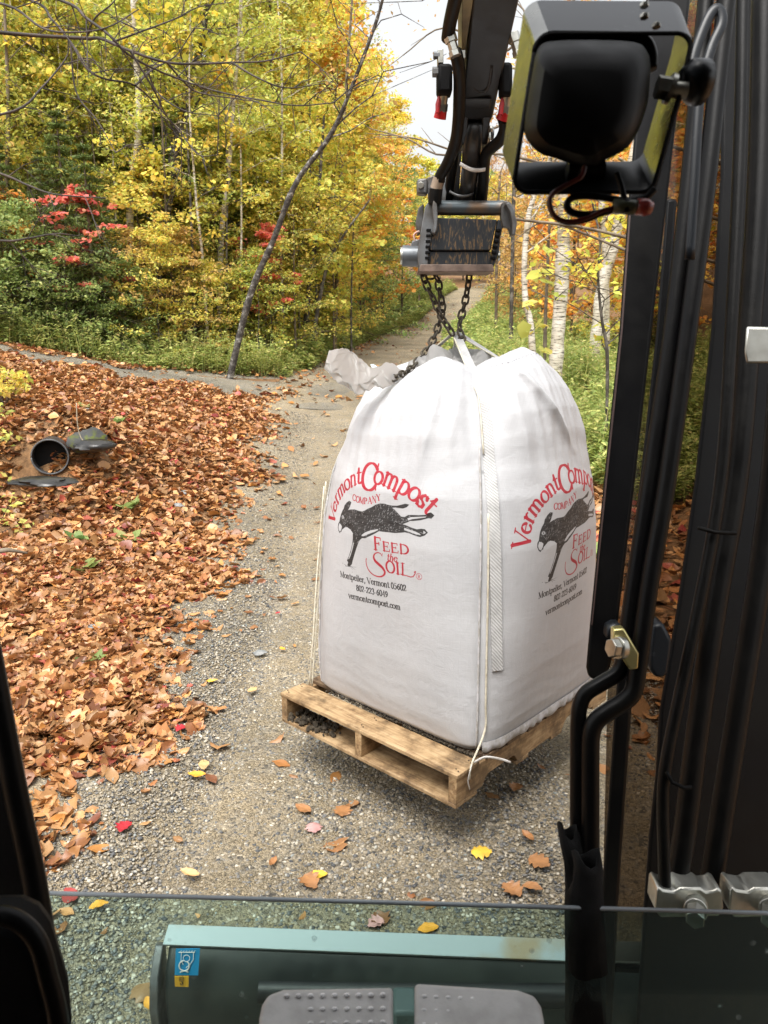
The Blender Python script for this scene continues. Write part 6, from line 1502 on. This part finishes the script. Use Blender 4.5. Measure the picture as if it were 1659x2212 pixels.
for nm, P6, r, t in [('boom_hose', [(1605,-60),(1598,300),(1580,700),(1556,1042),(1509,1310),(1462,1530),(1440,1640),(1432,1720),(1434,1850),(1438,1975)], .012, 1.52),
                  ('boom_hose', [(1650,-60),(1640,380),(1615,760),(1590,1042),(1545,1310),(1505,1590),(1480,1790),(1458,1930)], .0225, 1.56),
                  ('boom_hose', [(1720,300),(1680,900),(1650,1180),(1600,1500),(1565,1720),(1532,1935)], .0235, 1.60)]:
    hose(nm, [PT(x, y, t) for x, y in P6], r, M['rubber'], 14, boom, 6)
for (x0, x1, y0) in [(1415, 1564, 1925), (1574, 1730, 1925)]:
    mb = MB(); mb.prism([PT(x, y, 1.50) for x, y in [(x0,y0+40),(x0+4,y0-2),(x0+10,y0-8),(x0+18,y0-2),(x0+42,y0+2),(x0+55,y0-6),(x1-50,y0-6),(x1-38,y0+2),(x1-22,y0),(x1-12,y0-6),(x1-4,y0),(x1,y0+36),(x1-10,y0+55),(x0+12,y0+58)]], Vector((0, .05, 0)))
    hc = mb.build('hose_clamp', M['zinc'], boom, bevel=.004)
    q = ((x0 + x1) / 2 + 14, y0 + 30); mb = MB(); mb.tube([PT(q[0], q[1], 1.50), PT(q[0] - 1, q[1] + 12, 1.47)], .022, 18); mb.tube([PT(q[0] - 1, q[1] + 10, 1.47), PT(q[0] - 2, q[1] + 34, 1.44)], .018, 6); mb.build('clamp_bolt', M['zinc'], hc, bevel=.0015)
mb = MB(); strip3(mb, [(1612,705),(1608,760),(1612,785)], [(1720,708),(1716,760),(1720,785)], 1.35, .03); mb.build('steel_tab', M['zinc'], boom, bevel=.004)
for pts in ([(1440,1668),(1452,1690),(1478,1702),(1494,1700)], [(1508,1140),(1545,1150),(1590,1152)]):
    mb = MB(); mb.tube([PT(x, y, 1.50) for x, y in pts], .004, 6); mb.build('cable_tie', M['matteblack'], boom, smooth=True)

# tinted side glass between rail and boom
def glassmat(name, tint, rough=.02, haze=0, spots=False):
    m, nt, out = nmat(name); L = nt.links
    t = N(nt, 'ShaderNodeBsdfTransparent'); t.inputs[0].default_value = (*tint, 1)
    g = N(nt, 'ShaderNodeBsdfGlossy', Roughness=rough); lw = N(nt, 'ShaderNodeLayerWeight', Blend=.5); pw = N(nt, 'ShaderNodeMath', operation='POWER'); L.new(lw.outputs['Facing'], pw.inputs[0]); pw.inputs[1].default_value = 4
    fr = N(nt, 'ShaderNodeMath', operation='MULTIPLY_ADD'); L.new(pw.outputs[0], fr.inputs[0]); fr.inputs[1].default_value = .6; fr.inputs[2].default_value = .02
    mx = N(nt, 'ShaderNodeMixShader'); L.new(fr.outputs[0], mx.inputs[0]); L.new(t.outputs[0], mx.inputs[1]); L.new(g.outputs[0], mx.inputs[2])
    last = mx
    if haze or spots:
        d = N(nt, 'ShaderNodeBsdfDiffuse'); d.inputs[0].default_value = (.50,.58,.55,1)
        tc = N(nt, 'ShaderNodeTexCoord'); v = N(nt, 'ShaderNodeTexVoronoi', Scale=26); L.new(tc.outputs['Object'], v.inputs['Vector'])
        r = ramp(nt, [(.0,(.42,.42,.42)),(.11,(.30,.30,.30)),(.16,(haze,haze,haze))]); L.new(v.outputs['Distance'], r.inputs[0])
        nz = N(nt, 'ShaderNodeTexNoise', Scale=5, Detail=3); L.new(tc.outputs['Object'], nz.inputs['Vector'])
        r2 = ramp(nt, [(.5,(haze,haze,haze)),(.62,(1,1,1))]); L.new(nz.outputs['Fac'], r2.inputs[0])
        mn = N(nt, 'ShaderNodeMath', operation='MINIMUM'); L.new(r.outputs[0], mn.inputs[0]); L.new(r2.outputs[0], mn.inputs[1])
        m2 = N(nt, 'ShaderNodeMixShader'); L.new(mn.outputs[0], m2.inputs[0]); L.new(last.outputs[0], m2.inputs[1]); L.new(d.outputs[0], m2.inputs[2]); last = m2
    L.new(last.outputs[0], out.inputs[0]); return m
def mirr():
    m, nt, out = nmat('smoked_side_glass'); L = nt.links
    t = N(nt, 'ShaderNodeBsdfTransparent'); t.inputs[0].default_value = (.44,.40,.36,1)
    g = N(nt, 'ShaderNodeBsdfGlossy', Roughness=.12); g.inputs[0].default_value = (.5,.45,.4,1)
    mx = N(nt, 'ShaderNodeMixShader'); mx.inputs[0].default_value = .05; L.new(t.outputs[0], mx.inputs[1]); L.new(g.outputs[0], mx.inputs[2]); L.new(mx.outputs[0], out.inputs[0]); return m
door = thing('side_window', tuple(PT(1400, 1600, 2.1)), 'smoked glass strip between the kinked tubes and the boom', 'window')
mb = MB(); strip3(mb, [(1470,-80),(1425,430),(1398,713),(1360,1042),(1330,1290),(1312,1500),(1302,1935),(1300,2240)], [(1660,-80),(1620,430),(1590,713),(1560,1042),(1510,1290),(1480,1500),(1450,1935),(1440,2240)], 2.0, .006); mb.build('glass_pane', mirr(), door)
mb = MB(); strip3(mb, [(1332,1480),(1302,1935),(1296,2240)], [(1340,1480),(1312,1935),(1306,2240)], 1.98, .02); mb.build('window_frame', simple('brown_reflection', (.05,.03,.022), .4), door)  # brown colour stands in for a reflection along the pole edge

# ---------------------------------------------------------------- cab: left pillar, seat edge, lower windscreen, unseen shading roof and walls
cab = thing('cab_pillar', tuple(PT(20, 1900, .95)), 'black cab pillar curving down the lower left edge of the view', 'pillar')
mb = MB(); strip3(mb, [(-260,1000),(-260,1350),(-260,1700),(-260,1935),(-260,2300)], [(-90,1000),(-14,1370),(46,1690),(94,1935),(146,2300)], .95, .06); mb.build('pillar_body', M['matteblack'], cab, bevel=.01)
mb = MB(); mb.tube(spline([PT(x, y, .93) for x, y in [(-105,1000),(-30,1370),(30,1690),(80,1935),(132,2300)]], 5), .014, 10); mb.build('pillar_seal', M['rubber'], cab, smooth=True)
mb = MB(); q = [(-80,1992),(10,1990),(50,2008),(78,2045),(98,2110),(118,2180),(130,2300),(-80,2300)]; mb.prism([PT(x, y, .80) for x, y in q], Vector((0, .05, 0))); mb.build('corner_trim', M['matteblack'], cab, bevel=.015)
mb = MB(); mb.tube(spline([PT(x, y, .785) for x, y in [(-60,1975),(8,1978),(52,1998),(84,2040),(104,2110),(124,2190),(136,2300)]], 5), .010, 10); mb.build('trim_bead', M['rubber'], cab, smooth=True)
roof = thing('cab_shade_roof', (0, -.6, 2.45), 'unseen black cab roof above the operator, enlarged to block sky light', 'roof')
mb = MB(); mb.box((-1.0, -1.6, 2.62), (1.35, .85, 2.70)); mb.build('shade_roof', M['matteblack'], roof, bevel=.01)  # unseen roof, extended to keep sky light off the black parts
mb = MB(); mb.box((-1.0, -1.6, .8), (.95, -1.54, 2.62)); mb.box((-1.0, -1.54, .8), (-.95, .3, 2.62)); mb.box((1.0, -1.54, .8), (1.05, .45, 2.62)); mb.build('shade_walls', M['matteblack'], roof, bevel=.01)  # unseen solid cab walls, added to block light from behind and beside
mb = MB(); mb.box((-.98, -1.5, .72), (.93, 1.0, .78)); mb.build('cab_floor', M['matteblack'], roof, bevel=.01)
ws = thing('lower_windscreen', tuple(PT(800, 2100, 1.30)), 'greenish lower windscreen pane with water spots across the bottom', 'windscreen')
a, b = PT(40, 1931, 1.34), PT(1760, 1979, 1.34); dn = Vector((0, -.03, -1)).normalized()
mb = MB(); h = .40; mb.prism([a, b, b + dn * h, a + dn * h], Vector((0, .006, 0))); mb.build('glass_pane', glassmat('green_glass', (.78,.89,.86), .03, .038, True), ws)
mb = MB(); mb.tube([a + Vector((0,.003,.001)), b + Vector((0,.003,.001))], .0038, 8); mb.build('glass_edge', simple('dull_glass_edge', (.22,.25,.27), .35, col2=(.12,.13,.14), scale=3), ws, smooth=True)
# pedals
def padmesh(x0, x1, ytl, ytr, rl, rr, label):
    root = thing('foot_pedal', tuple(PT((x0 + x1) / 2, 2180, 1.0)), label, 'pedal', 'foot pedals at the bottom edge')
    out = [(x0, 2330)]
    if rl: out += [(x0 + 2, ytl + rl), (x0 + 8, ytl + rl * .55), (x0 + rl * .35, ytl + rl * .2), (x0 + rl * .9, ytl)]
    else: out += [(x0, ytl)]
    if rr: out += [(x1 - rr * .9, ytr), (x1 - rr * .35, ytr + rr * .2), (x1 - 8, ytr + rr * .55), (x1 - 2, ytr + rr), (x1 + 8, 2330)]
    else: out += [(x1, ytr), (x1, 2330)]
    mb = MB(); tf = lambda y: 1.06 - .12 * (y - 2120) / 200
    mb.prism([PT(x, y, tf(y)) for x, y in out], Vector((0, .012, -.03))); pd = mb.build('pedal_pad', M['pad'], root, bevel=.006, seg=4)
    mb = MB()
    for row, y in enumerate((2152, 2182, 2212)):
        n = 9
        for i in range(n):
            x = x0 + 62 + i * 26 - (0 if rl else 42)
            if x > x1 - 12 or x < x0 + 12 or (row and i < 2 and rl): continue
            mb.ball(PT(x, y + (x - x0) * (ytr - ytl) / (x1 - x0), tf(y) - .002), .0042, 10, 6, (1, .7, .7))
    mb.build('grip_studs', M['padlight'], pd, smooth=True)
padmesh(557, 849, 2135, 2131, 62, 0, 'grey rubber foot pedal with studs and a rounded left corner')
padmesh(896, 1178, 2122, 2136, 0, 66, 'grey rubber foot pedal with studs and a rounded right corner')

# ---------------------------------------------------------------- dozer blade
bl = thing('dozer_blade', tuple(PT(800, 2100, 2.07)), 'dark green-black dozer blade with a pale worn top edge seen through the windscreen', 'blade')
def zb(x, y): return (329 + .3637 * x, 1947.6 + .3637 * y)
TB = 2.05
pl_ = (364, 1996); pr_ = (1500, 2038)
A0, A1 = PT(*pl_, TB), PT(*pr_, TB); B0, B1 = PT(351, 2040, TB - .05), PT(1500, 2087, TB - .05)
mb = MB(); mb.prism([A0, A1, B1, B0], Vector((0, .008, -.012))); mb.build('top_strip', simple('worn_blade_edge', (.42,.48,.49), .45, .2, col2=(.38,.30,.19), scale=4, lo=.56, hi=.68), bl, bevel=.002)
mb = MB(); prof = [(0,0,0),(.0,-.05,-.045),(.0,-.07,-.12),(.0,-.06,-.22),(.0,-.01,-.32),(.0,.04,-.38),(.0,.10,-.38),(.0,.02,-.15),(.0,.02,-.01)]
p0 = B0 + Vector((.012, .012, -.008)); mb.prism([p0 + Vector(q) for q in prof], (B1 - B0)); mb.build('blade_face', simple('blade_paint', (.010,.013,.012), .42, col2=(.03,.035,.03), scale=6, bump=.1), bl, bevel=.012)
mb = MB(); mb.prism([p0 + Vector((q[0] - .012, q[1] * 1.15 - .006, q[2])) for q in prof], Vector((-.022, 0, 0))); mb.build('end_plate', M['steel'], bl, bevel=.003)
mb = MB(); mb.tube([PT(560,2140,1.98), PT(1240,2150,1.98)], .03, 16); mb.build('lift_arm', M['armpaint'], bl, smooth='auto')
mb = MB(); a = PT(848,2150,1.90); mb.box((a.x, a.y - .05, a.z - .35), (a.x + .06, a.y + .03, a.z)); mb.build('lift_bracket', simple('teal_grey_paint', (.10,.14,.14), .4), bl, bevel=.01)
# decals on the blade
def sticker(poly_, t, mat, name): 
    mb = MB(); mb.prism([PT(x, y, t) for x, y in poly_], Vector((0, .0015, 0))); return mb.build(name, mat, bl)
sticker([(380,2050),(432,2049),(428,2107),(377,2106)], 1.925, simple('blue_decal', (.01,.25,.50), .4, col2=(.012,.22,.44)), 'blue_hook_decal')
sticker([(377,2109),(407.5,2109),(407,2132),(378,2131)], 1.905, simple('amber_decal', (.62,.33,.02), .4, col2=(.55,.28,.02)), 'amber_decal')
wht = simple('decal_white', (.75,.75,.72), .5)
def dline(pts, r, t, m, name):
    mb = MB(); mb.tube([PT(x, y, t) for x, y in pts], r, 5); mb.build(name, m, bl)
c2 = lambda cx, cy, r, a0=0, a1=360, n=18: [(cx + r * math.cos(R(a0 + (a1 - a0) * i / n)), cy + r * math.sin(R(a0 + (a1 - a0) * i / n))) for i in range(n + 1)]
mb = MB()
for P6, r in [([(386,2057),(421,2057)], .0010), (c2(403,2070,7), .0008), (c2(398,2086,11,-60,260), .0018), ([(392,2057),(391,2074),(396,2084)], .0008), ([(418,2057),(418,2072),(410,2084),(402,2090)], .0010), ([(389,2100),(407,2094)], .0013), ([(389,2094),(407,2100)], .0013)] + [([(389 + 6*k, 2057),(392 + 6*k, 2053)], .0007) for k in range(6)]:
    mb.tube([PT(x, y, 1.922) for x, y in P6], r, 5)
mb.build('decal_drawing', wht, bl)
mb = MB()
for P6, r in [(c2(392,2114.5,5), .0006), (c2(392,2114.5,2.5), .0005), ([(393,2120),(395,2125),(391,2128),(390,2124)], .0011)]:
    mb.tube([PT(x, y, 1.902) for x, y in P6], r, 5)
mb.build('decal_drawing', simple('decal_black', (.01,.01,.01), .5), bl)

# ---------------------------------------------------------------- culvert and rocks on the leaf bank
ptop = Vector((PIPE.x, PIPE.y, gz(PIPE.x - .1, PIPE.y + .55) - .12))
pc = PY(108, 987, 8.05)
cul = thing('culvert_pipe', tuple(pc), 'black plastic culvert pipe opening in the leaf covered bank', 'pipe')
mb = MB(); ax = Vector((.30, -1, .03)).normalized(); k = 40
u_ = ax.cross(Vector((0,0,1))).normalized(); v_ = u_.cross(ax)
vs = []
ro, ri = .190, .172
for (d, r) in [(0, ro), (-1.6, ro), (-1.6, ri), (0, ri)]:
    for j in range(k): a = 2 * math.pi * j / k; vs.append(pc + ax * d + (u_ * math.cos(a) + v_ * math.sin(a)) * r)
mb.add(vs, [(i*k+j, i*k+(j+1)%k, ((i+1)%4)*k+(j+1)%k, ((i+1)%4)*k+j) for i in range(4) for j in range(k)]); mb.build('pipe_wall', simple('black_pipe', (.015,.015,.016), .4, col2=(.05,.05,.05), scale=5), cul, smooth='auto')
mb = MB(); mb.tube([pc + (u_ * math.cos(2*math.pi*j/k) + v_ * math.sin(2*math.pi*j/k)) * .182 for j in range(k + 1)], .009, 8); mb.build('pipe_rim', simple('pipe_rim_grey', (.09,.095,.10), .5), cul, smooth=True)
mb = MB(); mb.cyl(pc - ax * .13, pc - ax * .16, .171, 30); mb.build('pipe_shade_disc', M['matteblack'], cul)  # black disc stands in for the darkness deeper inside the pipe
def rock(label, P, size, mat, seed, name='rock', rot=0):
    root_l = P; rs = np.random.RandomState(seed); mb = MB(); nu, nv = 22, 14
    mb.ball((0, 0, 0), 1, nu, nv); vs = []
    for v in mb.v:
        q = Vector(v); d = 1 + .35 * noise.noise(q * 1.3 + Vector((seed, 0, 0))) + .14 * noise.noise(q * 3.7 + Vector((0, seed, 0)))
        q = Vector((q.x * size[0], q.y * size[1], q.z * size[2])) * d
        q = Matrix.Rotation(rot, 3, 'Z') @ q; vs.append(tuple(q + P))
    mb.v = vs; o = mb.build(name, mat, smooth='auto'); o.data.transform(Matrix.Translation(-P)); o.location = P
    return tag(o, label, 'rock')
mossy = simple('mossy_rock', (.06,.062,.06), .85, col2=(.10,.12,.02), scale=11, bump=.9, bscale=30, lo=.50, hi=.66)
wet = simple('wet_rock', (.010,.010,.011), .3, col2=(.035,.033,.03), scale=6, bump=.5, bscale=25)
rk = PY(165, 930, 8.25); rock('mossy grey rock beside the culvert mouth', rk + Vector((.12,.0,-.12)), (.20,.12,.13), mossy, 11, rot=.5)
rk = PY(205, 962, 8.05); rock('dark flat rock beside the culvert rim', rk, (.20,.14,.06), wet, 8, rot=.2)
rk = PY(92, 1040, 7.35); rock('wet black slab jutting over the ditch below the culvert', rk, (.30,.16,.045), wet, 5, rot=-.1)
for i, (x, y, Y, s, lb) in enumerate([(372,988,8.0,.09,'small grey stone showing through the leaves in mid slope'),(205,1290,4.9,.10,'grey stone half buried in near leaves'),(392,1000,8.4,.06,'pale pebble stone near the road edge leaves'),(560,1355,4.6,.04,'smooth pale stone lying alone on the gravel'),(182,890,10.6,.12,'grey stone uphill of the mossy rock')]):
    p = PY(x, y, Y); p = Vector((p.x, p.y, gz(p.x, p.y) + .02)); rock(lb, p, (s, s * .7, s * .35), simple('grey_stone', (.16,.17,.17), .6, col2=(.26,.26,.25), scale=20, bump=.4), 20 + i)
st = thing('stick', tuple(PY(30, 1195, 5.4)), 'fallen stick lying at the left edge of the leaf bank', 'stick')
mb = MB(); P_ = [PY(x, y, 5.5) + Vector((0,0,.03)) for x, y in [(-40,1205),(20,1196),(60,1203)]]; mb.tube(P_, [.02,.018,.008], 8); mb.build('stick_wood', M['bark_brown'], st, smooth=True)
tw = thing('twig', tuple(PY(170, 930, 8.2)), 'bare pale twig arching over the culvert rock', 'twig')
mb = MB(); mb.tube(spline([PY(x, y, 8.1) for x, y in [(165,870),(168,920),(178,950),(205,970),(235,985)]], 5), .006, 6); mb.build('twig_wood', simple('pale_twig', (.40,.34,.24), .8), tw, smooth=True)
# large single leaves lying on the gravel
rs = np.random.RandomState(77)
TBx, Fb_ = leaf_templates(rs, 8, 10, 8); TMx, _ = leaf_templates(rs, 4, 10, 8, 'maple')
SL = [('crimson',(.42,.02,.03)),('orange',(.75,.35,.04)),('tan',(.60,.38,.17)),('yellow',(.80,.50,.06)),('brown',(.38,.18,.07)),('pinkish',(.55,.30,.28))]
lm = {k: simple(k + '_leaf', c, .45, col2=tuple(v * .7 for v in c), scale=18, bump=.3, bscale=60) for k, c in SL}
for (x, y, s, k, ty, desc) in [(268,1782,.075,'crimson','m','beside the edge of the leaf pile'),(392,1572,.07,'crimson','m','on the gravel left of the pallet'),(600,1322,.05,'crimson','b','upright beside the bag'),(213,1952,.07,'orange','b','just above the windscreen edge'),(545,1490,.085,'tan','b','curled left of the pallet end'),(425,1672,.09,'orange','b','under a curled leaf on the gravel'),(458,1470,.07,'yellow','b','near the left of the road'),
        (655,1748,.095,'brown','b','below the pallet front'),(410,1885,.09,'tan','b','flat above the windscreen edge'),(685,1890,.085,'yellow','b','on a brown leaf in the foreground'),(668,1905,.09,'brown','m','under the pale yellow leaf'),(1040,1840,.085,'yellow','m','bright in the right foreground'),(1105,1920,.09,'brown','m','low on the right gravel'),(1165,1860,.09,'brown','m','in the damp leaf patch at the right'),
        (1150,1915,.08,'brown','b','lowest of the damp patch at the right'),(678,1788,.075,'pinkish','m','faded beside the thin yellow leaf'),(812,1992,.065,'pinkish','m','behind the windscreen near the blade'),(925,2003,.08,'orange','b','touching the top edge of the blade'),(440,1650,.09,'tan','b','folded over an orange leaf'),(1115,1700,.07,'brown','m','in the shade right of the pallet'),(740,1752,.08,'brown','m','in the pallet shade'),
        (322,2165,.06,'orange','b','seen through the glass left of the blade'),(610,1400,.06,'orange','b','beside the upright crimson leaf'),(1140,1805,.08,'brown','b','on the upper right gravel'),(590,1860,.06,'brown','b','small on the middle gravel')]:
    v = (y - 1106) / FPX; h = CAMZ - .02; t = h / (SP + v * CP); P = PT(x, y, t)
    T = (TMx if ty == 'm' else TBx)[rs.randint(0, 4)] * s * .95; a = rs.uniform(0, 6.28)
    Vv = np.stack([T[:,0]*math.cos(a) - T[:,1]*math.sin(a), T[:,0]*math.sin(a) + T[:,1]*math.cos(a), T[:,2] * .7 - (T[:,2]*.7).min() + .004], 1)
    o = np_mesh('fallen_leaf', Vv, Fb_, lm[k], smooth=True); o.location = (P.x, P.y, gz(P.x, P.y) + .016)
    tag(o, f'{k} fallen leaf {desc}', 'leaf', 'single leaves on the gravel')
